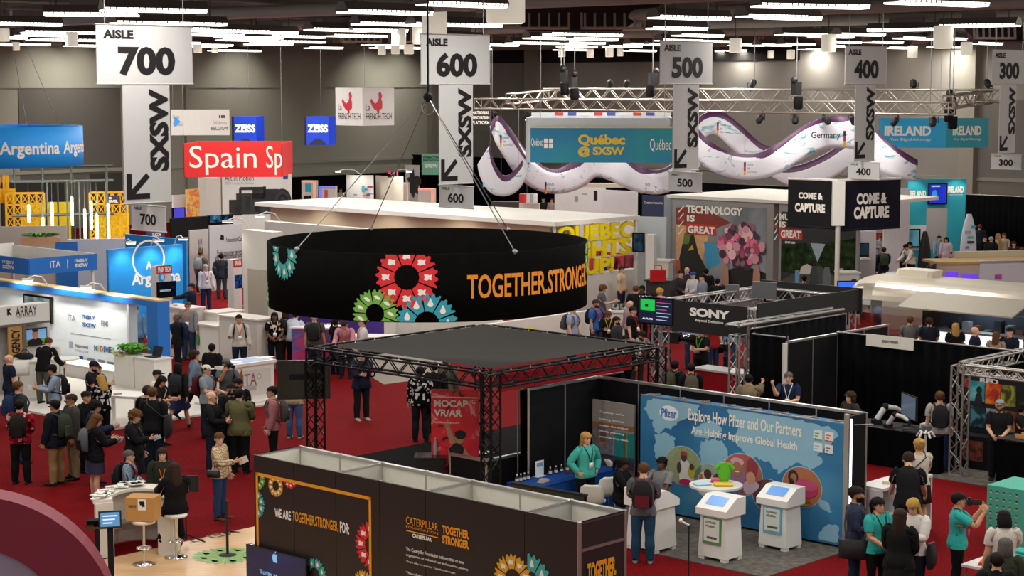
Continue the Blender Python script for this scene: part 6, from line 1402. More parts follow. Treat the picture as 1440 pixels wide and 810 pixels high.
AR = 2.75; ac = D(10,200,70)
t = thing('hanging_ring','blue round hanging banner reading Argentina at the left edge','hanging sign',(ac.x,ac.y,5.5)); n = 72; b = MB(); b.loft([[(r_*math.sin(2*math.pi*k/n),-r_*math.cos(2*math.pi*k/n),z) for k in range(n)] for r_,z in ((AR - .03,0),(AR,0),(AR,1.45),(AR - .03,1.45),(AR - .03,0))],M('1a97ee',.6),True,False); b.build('fabric',t)
vs,fs = glyphs('Argentina',.025); b = MB(); wv = vs[:,0].max()
for k in range(7):
    b.add([((AR + .012)*math.sin(a),-(AR + .012)*math.cos(a),.5 + v[1]*.62) for v in vs for a in [R(33 + k*360/7) + (v[0]/wv - .5)*2.25/AR]],fs,TXT)
b.build('lettering',t)
for a in (30,150,270): b = MB(); b.bar((AR*math.sin(R(a)),-AR*math.cos(R(a)),1.45),(0,0,CZ - 5.5),.012,STEEL,4); b.build('cable',t)
# spain
t,PSp,rr_ = card('hanging_banner','bright red hanging banner reading Spain','hanging sign',(258,202),(397,249),80,R(0),M('d01f1e',.6,var=.05),.02,False); x0,z0,x1,z1 = rr_
b = MB(); b.box(x0,x0 + .02,0,3.8,z0,z1,M('d01f1e',.6)); b.box(x1 - .02,x1,0,3.8,z0,z1,M('d01f1e',.6)); b.box(x0,x1,3.8,3.82,z0,z1,M('d01f1e',.6)); b.build('side_panel',t)
lettering(t,PSp,[('Spain',(266,205),(361,246),TXT,.0),('Sp',(374,205),(397,246),TXT,.0)])
for x in (x0,x1): b = MB(); b.bar((x,0,z1),(x,0,CZ),.012,STEEL,4); b.build('cable',t)
# ---------------------------------------------------------------- brazil
YL = M('ffe000',.55,var=.06); YD = M('f2b600',.5); SCF = M('5a635c',.5,.3)
def lattice(name,label,a,c,Y,nx,nz):
    p = D((a[0] + c[0])/2,300,Y); pl = Plane(p,BB if False else R(12)); t = wall_thing(name,label,'lattice screen',pl); x0,zb,x1,z1 = pl.rect(a,c); b = MB(); zb = max(zb,.02); 
    for i in range(nx + 1): x = x0 + (x1 - x0)*i/nx; b.box(x - .05,x + .05,-.05,.05,0,z1,YD)
    for k in range(nz + 1): z = zb + (z1 - zb)*k/nz; b.box(x0,x1,-.05,.05,z - .05,z + .05,YD)
    b.build('frame',t); b = MB()
    for i in range(nx):
        for k in range(nz):
            xa,xb = x0 + (x1 - x0)*i/nx,x0 + (x1 - x0)*(i + 1)/nx; za,z_ = zb + (z1 - zb)*k/nz,zb + (z1 - zb)*(k + 1)/nz
            b.bar((xa,0,za),(xb,0,z_),.035,YD,4); b.bar((xa,0,z_),(xb,0,za),.035,YD,4)
    b.build('diagonals',t); return t
lattice('lattice_screen','yellow lattice screen at the left below the letters SIL',(8,272),(63,320),92,5,3)
lattice('lattice_screen','yellow lattice screen at the right beside the blue BE BRASIL sign',(126,271),(180,334),92,5,4)
card('display_wall','plain bright yellow panel behind the left lattice','display wall',(32,285),(62,322),95,R(12),YL); card('display_wall','plain bright yellow panel between the two lattice screens','display wall',(68,284),(100,322),95,R(12),YL); card('display_wall','plain bright yellow panel behind the white tubes at the right','display wall',(132,300),(182,322),95,R(12),YL)
t,pl,_ = card('hanging_sign','dark blue BE BRASIL sign on the yellow lattice','sign',(150,275),(169,287),91,R(12),M('14184a',.5),.06,False); lettering(t,pl,[('BE',(153,277),(157,280),TXT,.05),('BRASIL',(153,281),(166,285),TXT,.05)])
p = D(-30,265,92); t = thing('letter_sign','big yellow standing letters ending in SIL at the left edge','sign',(p.x,p.y,0),R(5)); b = MB(); k = 92/F
for s,xa,xb in (('S',20,30),('I',33,36),('L',38,45),('BRA',-5,18)):
    vs,fs = glyphs(s,.05); w0_ = vs[:,0].max(); h0 = vs[:,1].max(); m_ = MB()
    for y in (0,.25): b.add([((xa + v[0]/w0_*(xb - xa))*k,y,2.8 + max(0,v[1])/h0*1.25) for v in vs],fs,YD)
    b.box((xa + 1)*k,(xb - 1)*k,.1,.15,2.8,2.95,YD)
b.build('letters',t); b = MB(); b.box(-6*k,50*k,.0,.25,2.7,2.8,YD); b.box(-6*k,50*k,.1,.15,2.8,3.4,YD); [b.box(x*k,(x + 2)*k,.05,.2,0,2.7,YD) for x in (-5,22,46)]; b.build('rail',t)
t = thing('scaffold_frame','grey green scaffold frame over the yellow booth','frame',(0,0,0)); b = MB()
fr = {}
for i,px_ in enumerate((67,82,95,105,112,124,150)):
    p = D(px_,300,94 if i % 2 else 89); b.bar((p.x,p.y,0),(p.x,p.y,3.9),.05,SCF,6); b.build('post',t); b = MB()
for Y,z in ((89,3.9),(95,4.35),(89,2.3)): a = D(15,250,Y); c = D(150,250,Y); b.bar((a.x,Y,z),(c.x,Y + 1.5,z),.07,SCF,6)
for px_ in (20,60,100,150): a = D(px_,250,89); c = D(px_,250,96); b.bar((a.x,89,3.9),(c.x,96,4.35),.06,SCF,6); b.bar((c.x,96,0),(c.x,96,4.35),.05,SCF,6)
b.build('rails',t)
TUB = M('f4ffd8',.5,emit=7)
for px_,ya,yb in ((40,288,312),(73,285,321),(101,277,317),(119,295,335),(128,283,322),(136,302,336),(152,287,335),(60,306,320)):
    a = D(px_,ya,88); c = D(px_,yb,88); t = thing('light_tube','upright white light tube hanging in the yellow booth','light tube',(a.x,88,max(.05,c.z)),0,'white light tubes in the yellow booth'); L = a.z - max(.05,c.z); b = MB(); b.cyl(0,0,0,L,.06,TUB,10); b.build('tube',t); b = MB(); b.cyl(0,0,L,L + .08,.07,SCF,10); b.bar((0,0,L),(0,0,3.9 - a.z + L),.012,SCF,4); b.build('cap',t)
for px_ in (45,110,150): q = D(px_,300,87); point_light('tube_light',(q.x,q.y,2.6),260,(1,1,.85),.3)
# stools / dishes on the scaffold deck
card('display_wall','long beige booth wall behind the wooden planter','display wall',(-10,318),(95,372),78,R(10),M('a8a196',.6),.1)
p = D(57,345,76.5); t = thing('planter','long wooden trough planter of green leaves on the beige wall','planter',(p.x,p.y,0),R(10)); zz = p.z; b = MB(); b.box(-.78,.78,-.15,.15,zz,zz + .33,M('b98e68',.6,var=.12)); b.build('trough',t); b = MB(); [b.box(x - .03,x + .03,-.03,.03,0,zz,STEEL) for x in (-.6,.6)]; b.build('legs',t); plant(t,0,0,zz + .33,.75,.13,.25,160,LEAF,4)
card('display_wall','long pale blue white fascia behind the Argentina wall','display wall',(95,336),(178,350),74,R(12),M('b4bcc6',.5),.1)
card('display_wall','small blue panel beside the wooden planter','display wall',(78,340),(109,353),72,R(12),BLU,.1)
# ---------------------------------------------------------------- spain tech pillars, counters and the big white wall left of the ring
def pillar(label,a,c,Y,hd):
    t,pl,r_ = card('display_pillar',label,'display pillar',a,c,Y,BB,M('cfc6c3',.5),.3); decal(t,pl,[(a,(c[0],a[1] + 10),M('a81a26',.5))],'header',-.01)
    lettering(t,pl,[(hd,(a[0] + 2,a[1] + 2),(c[0] - 2,a[1] + 8),TXT,.04)],y=-.014); return t,pl
t,pl = pillar('white pillar with red SPAIN TECH header in front of the Argentina wall',(220,374),(242,446),60,'SPAIN TECH'); b = MB(); xx,zz = pl.hit(227,390); disc(b,xx,zz,.14,.14,BLU2,-.01); disc(b,xx + .03,zz,.07,.08,M('cfc6c3',.5),-.014); b.build('logo',t)
t,pl2,_ = card('television','black screen with bright dots on the SPAIN TECH pillar','television',(222,396),(248,417),59.6,BB,GLOSSY,.08,False); decal(t,pl2,[((223,397.5),(247,415),ramp_mat('starscreen',[(.55,'03060c'),(.7,'1a2a40'),(.78,'9ab0c8')],scale=9,emit=.4)),((225,408),(240,409),M('9fb4cc',.4,emit=.5))],'screen',-.008)
t,pl = pillar('white pillar with red header and dark poster left of the big white wall',(328,365),(341,440),62,'SPAIN'); decal(t,pl,[((330,387),(341,405),ramp_mat('bluedots',[(.4,'0c1430'),(.65,'2a4a90'),(.75,'c05a80')],scale=8,emit=.3))],'screen',-.008)
BW = M('d2cec5',.5,var=.05,scale=.6)
t,pl,_ = card('display_wall','big white curved booth wall left of the hanging ring','display wall',(341,325),(386,470),60,AA,BW,.4); 
b = MB(); r_ = _; b.box(r_[0] + .25,r_[2] - .3,-.02,0,.9,2.6,M('a8a090',.6)); b.build('recess',t)
card('display_wall','white booth wall with rounded top behind the big white wall','display wall',(372,318),(560,440),66,AA,M('c6c2ba',.5,var=.05),.3)
for px_,py_,lab in ((350,320,'white arched lamp on the top of the big white booth wall'),(395,312,'white arched lamp right of the first arched lamp')):
    p = D(px_,py_,61); arm_lamp(p,(-.7,-.5),lab,.9)
def counter(label,a,c,Y,ang,m=BW,top=None,d=.7):
    t,pl,r_ = card('counter',label,'counter',a,c,Y,ang,m,d,part='body'); b = MB(); b.box(r_[0] - .05,r_[2] + .05,-.05,d + .05,r_[3],r_[3] + .05,top or m); b.build('worktop',t); return t,pl,r_
counter('white counter with bottles and chairs beside the red headed pillar',(305,440),(342,470),58.5,BB,M('cfc4bf',.5))
counter('long white low counter behind the man with the white shirt and backpack',(308,448),(362,496),56,AA,M('c9c4bb',.5))
counter('white counter left of the man in the white shirt',(270,458),(308,490),57.5,AA,M('d3cfc6',.5))
counter('white counter with boxes and cups below the SPAIN TECH pillar',(226,434),(262,480),58.5,AA,M('cfc2bc',.5))
for i,(px_,py_,c,w,h,lab) in enumerate(((236,432,'5a6a80',.1,.2,'grey blue carton on the counter below the SPAIN TECH pillar'),(247,430,'d8d4cc',.14,.22,'white carton on the counter below the SPAIN TECH pillar'))):
    p = D(px_,py_,58.9); t = thing('carton',lab,'box',(p.x,p.y,1.33)); p2 = p; b = MB(); b.cbox(0,0,h/2,w,.1,h,M(c,.5)); b.build('body',t); b = MB(); b.cbox(0,-.051,h*.6,w*.7,.002,h*.3,GRY); b.build('label_band',t); t.location.z = D(px_,436,58.9).z
for px_,py_,lab in ((300,470,'clear chair with ribbed back on the red carpet behind the white counter'),(333,462,'clear ribbed chair behind the white counter with bottles')):
    p = G(px_,py_); t = thing('wire_chair',lab,'chair',p.to_tuple(),R(150)); m = M('c9c3c3',.2,.3); b = MB(); b.lathe([(.2,.45),(.24,.47),(.2,.5)],m,16); b.build('seat',t)
    b = MB()
    for k in range(9): a = R(-20 + 220*k/8); b.bar((.22*math.cos(a),.22*math.sin(a),.47),(.3*math.cos(a),.3*math.sin(a),.82),.012,m,5)
    b.tube([(.3*math.cos(R(a)),.3*math.sin(R(a)),.82) for a in range(-20,201,20)],.018,m,6); b.build('backrest',t)
    for x in (-1,1):
        for y in (-1,1): b = MB(); b.bar((x*.12,y*.12,.46),(x*.2,y*.2,0),.014,CHROME,5); b.build('leg',t)
# white posters and dark walls behind
t,pl,_ = card('display_wall','white poster with sideways lettering beginning Pol','display wall',(267,323),(294,390),79,BB,M('bcb8b4',.5)); lettering(t,pl,[('Polish Tech',(279,336),(286,375),INK,.02,-90)])
t,pl,_ = card('display_wall','pale grey poster with a cat logo about social customer analytics','display wall',(295,316),(342,390),78,BB,M('b9bbbf',.5)); lettering(t,pl,[('NapoleonCat',(318,334),(341,341),INK,.0),('Social customer service',(305,352),(341,358),INK,.01),('and analytics made easy',(302,359),(341,364),INK,.01)]); b = MB(); xx,zz = pl.hit(312,334); blob(b,xx,zz,.12,.11,INK,-.01,3,12,.35); b.build('logo',t)
card('display_wall','black booth wall behind the white sideways lettered poster','display wall',(242,305),(294,385),82,BB,M('131316',.8)); 
t,pl,_ = card('display_wall','white wall with a black film camera picture and small lettering','display wall',(312,240),(411,315),97,R(12),M('c4c1be',.6)); x0,z0,x1,z1 = _
lettering(t,pl,[('Art in Motion',(316,247),(357,254),INK,.0),('ZEISS Lenses for Cinema',(316,256),(357,259),GRY,.0)]); b = MB()
for a,c,m in (((322,281),(340,303),BLACK),((332,272),(384,301),M('1b1b1e',.5)),((355,266),(392,280),M('151517',.5)),((338,263),(374,267),BLACK),((336,265),(340,283),BLACK),((370,262),(374,275),BLACK),((345,276),(352,296),M('3a3a40',.5)),((358,282),(366,298),M('45454a',.5)),((398,244),(405,252),M('17307a',.5))): panel(b,pl,a,c,m,-.01,.004)
for cx_,r_,m in ((397,.62,BLACK),(397,.5,M('24242a',.4)),(398,.34,M('0b0b10',.3)),(398,.2,M('2a2a3a',.3)),(382,.55,M('141416',.4))): xx,zz = pl.hit(cx_,282); disc(b,xx,zz,r_*(.7 if cx_ < 390 else .75),r_,m,-.014 - .002*(1 - r_)); 
b.build('camera_print',t)
t = thing('camera_plinth','white round edged display stage under the film camera picture','counter',D(360,310,94).to_tuple()[:2] + (0,),R(12)); b = MB(); b.lathe([(2.0,0),(2.0,.9),(1.9,.95)],M('bdb9b3',.5),32); b.build('stage',t)
# small white/colour cards near the aisle 700 sign
t,pl,_ = card('banner_stand','pale banner with orange blue and yellow swirl left of the white cabinet','banner',(262,266),(281,308),88,BB,ramp_mat('swirl',[(.2,'5a9ab8'),(.4,'c8602a'),(.55,'d8b040'),(.7,'7aa8b8')],scale=1.6,dist=2,rough=.5)); card('banner_stand','plain pale grey board behind the blue screen','banner',(243,274),(263,308),88,BB,M('b4b1ac',.5))
t,pl,_ = card('television','glowing violet screen right of the aisle 700 banner','television',(243,292),(261,307),84,BB,GLOSSY,.1,False,0.6); decal(t,pl,[((244.5,293.5),(259.5,305.5),M('4a4ad0',.3,emit=.8))],'screen',-.008)
card('cabinet','tall white cabinet left of the film camera wall','cabinet',(289,250),(311,302),92,BB,M('bdbab3',.5),.6); card('display_wall','long black low wall with a white name plate by the aisle 700 sign','display wall',(240,306),(294,345),80,BB,M('141416',.8))
t,pl,_ = card('television','long dark screen with blue picture below the film camera wall','television',(293,302),(328,312),86,BB,GLOSSY,.1,False,.5); decal(t,pl,[((295,303.5),(326,311),ramp_mat('bluepic',[(.4,'0a1420'),(.6,'2a6a90'),(.75,'9ac0d0')],scale=3,emit=.4))],'screen',-.008)
t,pl,_ = card('hanging_sign','small purple sign behind the Argentina wall','sign',(206,326),(232,340),75,BB,M('2f2a5c',.5),.06); lettering(t,pl,[('SILICON',(214,328),(226,332),TXT,.03)])
# ---------------------------------------------------------------- purple booth below the ring
PUR = ramp_mat('purple_wall',[(.3,'2f1a66'),(.6,'45268c'),(.8,'5a3aa0')],scale=.8,rough=.5)
t,pl,_ = card('display_wall','purple booth wall seen below the hanging ring','display wall',(386,420),(545,470),64,R(-8),PUR); x0,z0,x1,z1 = _
b = MB(); xx,zz = pl.hit(386,430); poly(b,[(xx,zz - .3),(xx + .55,zz - .3),(xx,zz + 1.2)],M('d01a8a',.5),-.01); b.build('pink_corner',t); lettering(t,pl,[('MEDIATECH',(400,438),(428,442),TXT,.02),('austin',(452,453),(470,458),TXT,.0)])
card('counter','long white counter below the right half of the hanging ring','counter',(594,451),(705,482),61.5,R(-8),BW,.5)
card('display_wall','white booth wall right of the purple wall','display wall',(540,446),(556,480),62.5,R(-8),BW); card('display_wall','white booth wall with small dots behind the standing men','display wall',(556,448),(600,475),63,R(-8),M('cfcac2',.5))
t,pl,_ = counter('counter with a pink and purple painted front below the purple wall',(410,463),(470,510),55.5,R(-8),ramp_mat('painted',[(.25,'5a2a7a'),(.42,'c8266a'),(.55,'2a5aa0'),(.68,'b04a8a'),(.8,'1f8aa8')],scale=1.8,dist=1.4,rough=.5),M('cfc6cc',.5))
counter('white counter in front of the seated woman and the pink shirted man',(470,476),(560,520),56,R(-8),M('cfc9c0',.5))
floor_poly('floor_grey_carpet_mid',[G(470,500),G(540,541),G(640,527),G(600,470),G(480,470)],0,.012,M('8d857b',.95,var=.12,scale=10))
# ---------------------------------------------------------------- centre: big white roofed stand with yellow letters
qc = D(781,311,68.6); qc.z = 0; QZ = 3.5
PQb = Plane(qc,BB)
LQ = PQb.hit(897,300)[0]
RF = M('d4d0c8',.5,var=.05)
t = thing('pavilion','white flat roofed pavilion behind the hanging ring with yellow QUÉBEC LIGHTS UP! letters','booth',qc.to_tuple(),BB)
LA = 7.2
b = MB(); b.box(-.15,LQ,-.1,8.0,QZ - .16,QZ,RF); b.box(-.15,LQ,8,17,QZ - .16,QZ,RF); b.build('roof',t)
CRW = M('c9b79a',.6,var=.08,scale=1)
b = MB(); b.box(.3,.4,.6,16.5,0,QZ - .16,CRW); b.build('side_wall',t)
b = MB(); b.box(0,LQ,0,.35,0,1.45,RF); b.build('low_wall',t)
b = MB()
for z in (2.05,2.7): b.box(0,LQ,.05,.12,z - .05,z + .02,RF)
for x in (.05,LQ - .05): b.box(x - .04,x + .04,.05,.13,1.45,QZ - .16,RF)
b.build('letter_rails',t)
YQ = M('ecd500',.5,var=.03)
def letters3d(t,s,x0,x1,z0,z1,m,y=.0,d=.1,name='letters'):
    vs,fs = glyphs(s,.035); ax,w = vs[:,0].min(),vs[:,0].max() - vs[:,0].min(); cap = glyphs('E',.035)[0][:,1].max(); h = cap
    c = bpy.data.curves.new('t','FONT'); c.body = s; c.size = 1; c.offset = .035; c.extrude = d/2; c.resolution_u = 3
    o = bpy.data.objects.new('t',c); COL.objects.link(o); dg = bpy.context.evaluated_depsgraph_get(); me = o.evaluated_get(dg).to_mesh()
    P = [(x0 + (v.co.x - ax)/w*(x1 - x0),y - v.co.z,z0 + max(-.05,v.co.y)/h*(z1 - z0)) for v in me.vertices]; F_ = [list(p.vertices) for p in me.polygons]
    o.evaluated_get(dg).to_mesh_clear(); bpy.data.objects.remove(o); b = MB(); b.add(P,F_,m); return b.build(name,t)
def lq(px_): return PQb.hit(px_,350)[0]
letters3d(t,'QUÉBEC',.1,lq(890),2.72,QZ - .2,YQ); letters3d(t,'LIGHTS',.1,lq(886),2.07,2.65,YQ); letters3d(t,'UP!',lq(822),lq(863),1.46,2.0,YQ)
b = MB(); b.box(LQ - .02,LQ + .06,3.0,8,0,3.0,RF); b.build('rear_wall',t)
b = MB(); b.box(.4,LQ,7.0,7.1,0,3.2,M('c9cccc',.5)); b.build('inner_wall',t)
floor_poly('floor_white_pavilion',[qc + U*.1 + V*.1,qc + U*(LQ + 2) + V*.1,qc + U*(LQ + 2) + V*8,qc + U*.1 + V*8],0,.03,M('bfb9b0',.8,var=.06,scale=6))
_c = card('display_wall','low white wall with a yellow patch between the ring and the truss canopy','display wall',(690,446),(832,492),61,BB,RF,.2)
decal(_c[0],_c[1],[((735,462),(750,486),YQ)],'yellow_patch')
for x in (1.0,2.4): b = MB(); b.cyl(x,1.6,0,QZ - .2,.05,RF,10); b.build('post',t)
for x,y in ((2.2,2.5),(2.2,5.5),(-1.2,5),(-1.2,9),(-1.2,13),(1.2,-1.2)):
    q = qc + U*x + V*y; spot_light('added_booth_spot',(q.x,q.y,QZ - .25 if y > 0 else QZ + .9),(q.x + (U.x*1.5 if x < 0 else -V.x*-.8 if y < 0 else 0),q.y + (U.y*1.5 if x < 0 else .8 if y < 0 else 0),1.6),110,120)  # spots added under and before the roof to brighten letters and walls
# small spots on the side wall
lp = thing('counter','long grey equipment counter behind the hanging ring top','counter',D(545,312,92).to_tuple()[:2] + (0,),R(5)); b = MB(); b.box(-1.2,1.6,0,.8,0,1.05,M('a9a6a0',.5)); b.build('body',lp); b = MB(); b.box(-1.25,1.65,-.05,.85,1.05,1.1,M('6b6a66',.5)); b.build('worktop',lp)
tvp = D(557,300,90); t = thing('monitor','black monitor on a tall stand above the hanging ring rim','monitor',(tvp.x,tvp.y,0),R(5)); b = MB(); b.box(-.5,.5,-.04,.04,tvp.z + .0,tvp.z + .55,GLOSSY); b.build('casing',t); b = MB(); b.box(-.04,.04,0,.08,0,tvp.z + .1,DARK); b.box(-.3,.3,-.3,.3,0,.03,DARK); b.build('stand',t); b = MB(); b.box(-.3,.3,-.045,-.04,tvp.z + .2,tvp.z + .3,M('55555a',.4)); b.build('caption',t)
tripod((D(538,312,91).x,91,0),1.9,'black tripod beside the monitor above the ring rim'); video_camera(Vector((D(538,312,91).x,91,1.92)),R(-60),'black camera on the tripod beside the tall monitor')
# white curved logo wall
t = thing('display_wall','tall white curved logo wall with two gooseneck lamps','display wall',D(528,270,104).to_tuple()[:2] + (0,),R(0)); k = 104/F
zt = D(528,246,104).z; CWH = M('c9c9c6',.5,var=.04)
b = MB(); pts = [(-41*k + (i/20)*39*k,-.9*math.sin(math.pi*i/20*.55 + .3) + .4) for i in range(21)]; b.loft([[(x,y,z) for x,y in pts + [(x,y + .12) for x,y in pts[::-1]]] for z in (0,zt)],CWH,False); b.build('left_wing',t)
b = MB(); pts = [(0*k + (i/20)*40*k,.3 - .9*math.sin(math.pi*i/20*.6)) for i in range(21)]; b.loft([[(x,y,z) for x,y in pts + [(x,y + .12) for x,y in pts[::-1]]] for z in (0,zt - .05)],M('c9c2b2',.5,var=.04),False); b.build('right_wing',t)
b = MB(); r_ = random.Random(4)
for i in range(14): x = r_.uniform(-36,-8)*k; z = r_.uniform(1.6,zt - .4); w = r_.uniform(.15,.35); b.box(x,x + w,-.62,-.6,z,z + .08,M(('7a8a9a','b04a4a','3a9ab0','6a6a70')[i % 4],.5))
b.box(-18*k,-14*k,-.63,-.6,2.6,2.95,M('2a9ab0',.5)); b.box(19*k,23*k,-.68,-.66,3.6,3.8,M('b82a3a',.5)); b.box(27*k,29*k,-.7,-.68,3.5,3.75,M('2a4a9a',.5)); b.box(31*k,33*k,-.7,-.68,3.5,3.75,M('c02a3a',.5)); b.box(18*k,24*k,-.68,-.66,3.4,3.5,INK); b.build('logos',t)
for px_,d,lab in ((508,(-.8,-.5),'white gooseneck lamp on the left wing of the white curved logo wall'),(550,(.7,-.6),'white gooseneck lamp on the right wing of the white curved logo wall')):
    p = D(px_,246,103.9); arm_lamp(p,d,lab,1.5,False); spot_light('wall_wash_light',(p.x + d[0],p.y - 1.6,p.z + .5),(p.x,p.y,2.0),260,80)
PINKL = M('e8a58c',.5,emit=.5); VIOL = M('7a78e8',.5,emit=.6)
def lit_pillar(label,a,c,Y,m,side):
    t,pl,r_ = card('display_pillar',label,'display pillar',a,c,Y,R(-10),M('bdb5ac',.5),.4); b = MB(); w = r_[2] - r_[0]
    b.box(r_[2] - .2*w if side > 0 else r_[0],r_[2] if side > 0 else r_[0] + .2*w,-.02,0,.3,r_[3],m); b.box(r_[0],r_[2],-.02,0,r_[3] - .1,r_[3],m); b.build('light_edge',t); return t,pl
t,pl = lit_pillar('white pillar with a salmon light edge and teal square near the drapes',(424,254),(445,312),103,PINKL,1); decal(t,pl,[((429,258),(438,270),M('1f8fa5',.5)),((427,275),(438,284),GLOSSY)])
t,pl = lit_pillar('white pillar with a violet light edge left of the white curved logo wall',(448,262),(472,312),102,VIOL,-1); decal(t,pl,[((456,267),(461,278),M('b8443a',.5)),((457,284),(470,293),M('b9c8b8',.5,emit=.3))])
t,pl = lit_pillar('white pillar with a salmon light edge right of the white curved logo wall',(588,265),(611,300),100,PINKL,1)
lit_pillar('thin salmon edged pillar half hidden behind the white curved logo wall',(565,257),(574,300),106,PINKL,1)
t,pl,_ = card('banner_stand','tall grey banner with a dark machine picture right of the curved logo wall','banner',(570,232),(590,290),110,R(-10),M('a09e9c',.6)); b = MB(); xx,zz = pl.hit(582,258); blob(b,xx,zz,.35,.75,BLACK,-.01,6,20,.45); b.build('print',t)
t,pl,_ = card('hanging_banner','green hanging banner reading SXSW left of the aisle 600 banner','hanging sign',(593,216),(618,246),112,R(-10),M('6fae92',.6),.04,False); lettering(t,pl,[('INTERACTIVE',(595,220),(617,223),INK,.03),('INNOVATION',(595,224),(617,227),INK,.03),('SXSW',(597,230),(616,236),TXT,.04)])
t,pl,_ = card('hanging_banner','black hanging banner reading NATIONAL INNOVATION PLATFORM','hanging sign',(660,149),(692,183),100,R(-6),M('0c0b0b',.6),.04,False); lettering(t,pl,[('NATIONAL',(664,156),(688,161),TXT,.03),('INNOVATION',(664,163),(688,168),TXT,.03),('PLATFORM',(664,170),(688,175),TXT,.03)])
b = MB(); x_,_,x2_,z2_ = pl.rect((662,149),(690,150)); [b.bar((x,0,z2_),(x,0,CZ),.01,STEEL,4) for x in (x_,x2_)]; b.build('wire',t)
# hanging cubes
t = thing('hanging_cube','white hanging cube with red rooster and La FRENCH TECH lettering','hanging sign',(D(513,150,96).x,96,D(513,176,96).z),R(45)); h = 52/F*96; w = 41/F*96*1.41
b = MB(); b.box(-w/2,w/2,-w/2,w/2,0,h,M('cfccca',.6)); b.build('cube',t); RO = M('b81f30',.6,var=0)
def rooster(fn):
    P = [(.44,.40),(.48,.32),(.52,.32),(.53,.40),(.62,.46),(.62,.62),(.59,.70),(.62,.78),(.58,.88),(.54,.90),(.50,.84),(.52,.74),(.48,.64),(.40,.58),(.32,.66),(.28,.72),(.24,.64),(.30,.52),(.36,.44)]
    return [fn(a,c) for a,c in P]
f0 = lambda a,c: (-w/2 + a*w,-w/2 - .01,c*h); 
b = MB(); b.add(rooster(f0),[list(range(19))],RO); b.text('La',-w/2 + .1*w,.4*h,-w/2 + .24*w,.58*h,INK,-w/2 - .01,.0); b.text('FRENCH TECH',-w/2 + .1*w,.16*h,-w/2 + .92*w,.33*h,INK,-w/2 - .01,.0); o = b.build('front_print',t)
b = MB(); b.add(rooster(f0),[list(range(19))],RO); b.text('La',-w/2 + .1*w,.4*h,-w/2 + .24*w,.58*h,INK,-w/2 - .01,.0); b.text('FRENCH TECH',-w/2 + .1*w,.16*h,-w/2 + .92*w,.33*h,INK,-w/2 - .01,.0); o = b.build('side_print',t); o.rotation_euler = (0,0,R(-90))
b = MB(); b.bar((0,0,h),(0,0,CZ - t.location.z),.015,STEEL,4); b.build('cable',t)
for px_,lab,Y in ((447,'blue hanging ZEISS cube left of the white rooster cube',98),(345,'blue hanging ZEISS cube nearest the red Spain banner',98)):
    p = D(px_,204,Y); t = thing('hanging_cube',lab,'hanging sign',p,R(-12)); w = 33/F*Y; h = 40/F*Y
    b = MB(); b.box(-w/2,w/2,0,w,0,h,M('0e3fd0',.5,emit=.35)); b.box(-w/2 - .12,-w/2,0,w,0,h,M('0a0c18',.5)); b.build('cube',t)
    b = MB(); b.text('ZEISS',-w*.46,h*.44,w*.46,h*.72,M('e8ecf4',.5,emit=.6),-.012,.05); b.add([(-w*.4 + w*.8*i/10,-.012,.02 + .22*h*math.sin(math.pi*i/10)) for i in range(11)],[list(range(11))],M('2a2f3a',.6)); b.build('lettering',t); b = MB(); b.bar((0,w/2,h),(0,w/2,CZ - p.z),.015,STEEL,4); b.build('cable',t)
t,pl,_ = card('hanging_banner','white hanging banner of Wallonia Belgium right of the aisle 700 banner','hanging sign',(240,154),(323,190),88,R(4),M('c2bfba',.6),.04,False); lettering(t,pl,[('Wallonia',(300,170),(319,175),GRY,.0),('BELGIUM',(297,178),(320,183),INK,.0),('Digital',(243,162),(252,168),M('6a6a6a',.5),.0),('Wallonia',(243,172),(258,177),M('6a6a6a',.5),.0)]); b = MB(); xx,zz = pl.hit(245,171); poly(b,[(xx,zz - .25),(xx + .3,zz),(xx,zz + .25)],BLU2,-.01); [b.box(pl.hit(308 + 3*i,162)[0],pl.hit(310 + 3*i,162)[0],-.01,-.008,pl.hit(308,166)[1],pl.hit(308,162)[1],INK) for i in range(3)]; b.build('logo',t)
b = MB(); [b.bar((x,0,_[3]),(x,0,CZ),.01,STEEL,4) for x in (_[0] + .1,_[2] - .1)]; b.build('wire',t)
# ---------------------------------------------------------------- silver trusses with stage lights
S0 = D(672,144,96); ST = M('a9a297',.35,.7,var=0)
lamps = []
for k,(z,sx,lab,s0,L) in enumerate(((7.5,0,'long front silver lighting truss above the purple edged ribbon',0,27),(8.0,3.2,'long rear silver lighting truss above the purple edged ribbon',1.8,26))):
    o = Vector((S0.x,S0.y,0)) + U*sx - V*s0
    t = thing('lighting_truss',lab,'lighting truss',(o.x,o.y,z),AA); n = 3; b = MB(); truss(b,(0,0,0),(L,0,0),.5,ST,.045,.025,46); b.build('beam',t)
    for x in (1,L/2,L - 1): b = MB(); b.bar((x,0,.2),(x,0,CZ - z),.02,STEEL,4); b.build('cable',t)
    for x in ((1.2,3.6,5.6,7.2,10.5,12.3,15.5,17.6,19.3,20.8,22.2,23.1,24.5,26.2) if k == 0 else (4.3,5.2,9.6,12.8,21.5,25.2)): lamps.append((o - V*x,z,k))
t = thing('lighting_truss','short silver cross truss joining the two long lighting trusses at the right','lighting truss',(S0 - V*26.8).to_tuple()[:2] + (7.75,),BB); b = MB(); truss(b,(0,0,0),(3.2,0,.2),.5,ST,.045,.025,6); b.build('beam',t)
t = thing('lighting_truss','short silver cross truss joining the two long lighting trusses at the left','lighting truss',(S0 - V*2.2).to_tuple()[:2] + (7.75,),BB); b = MB(); truss(b,(0,0,0),(3.2,0,.2),.5,ST,.045,.025,6); b.build('beam',t)
first = None; GLOW = M('e8f0ff',.4,emit=25)
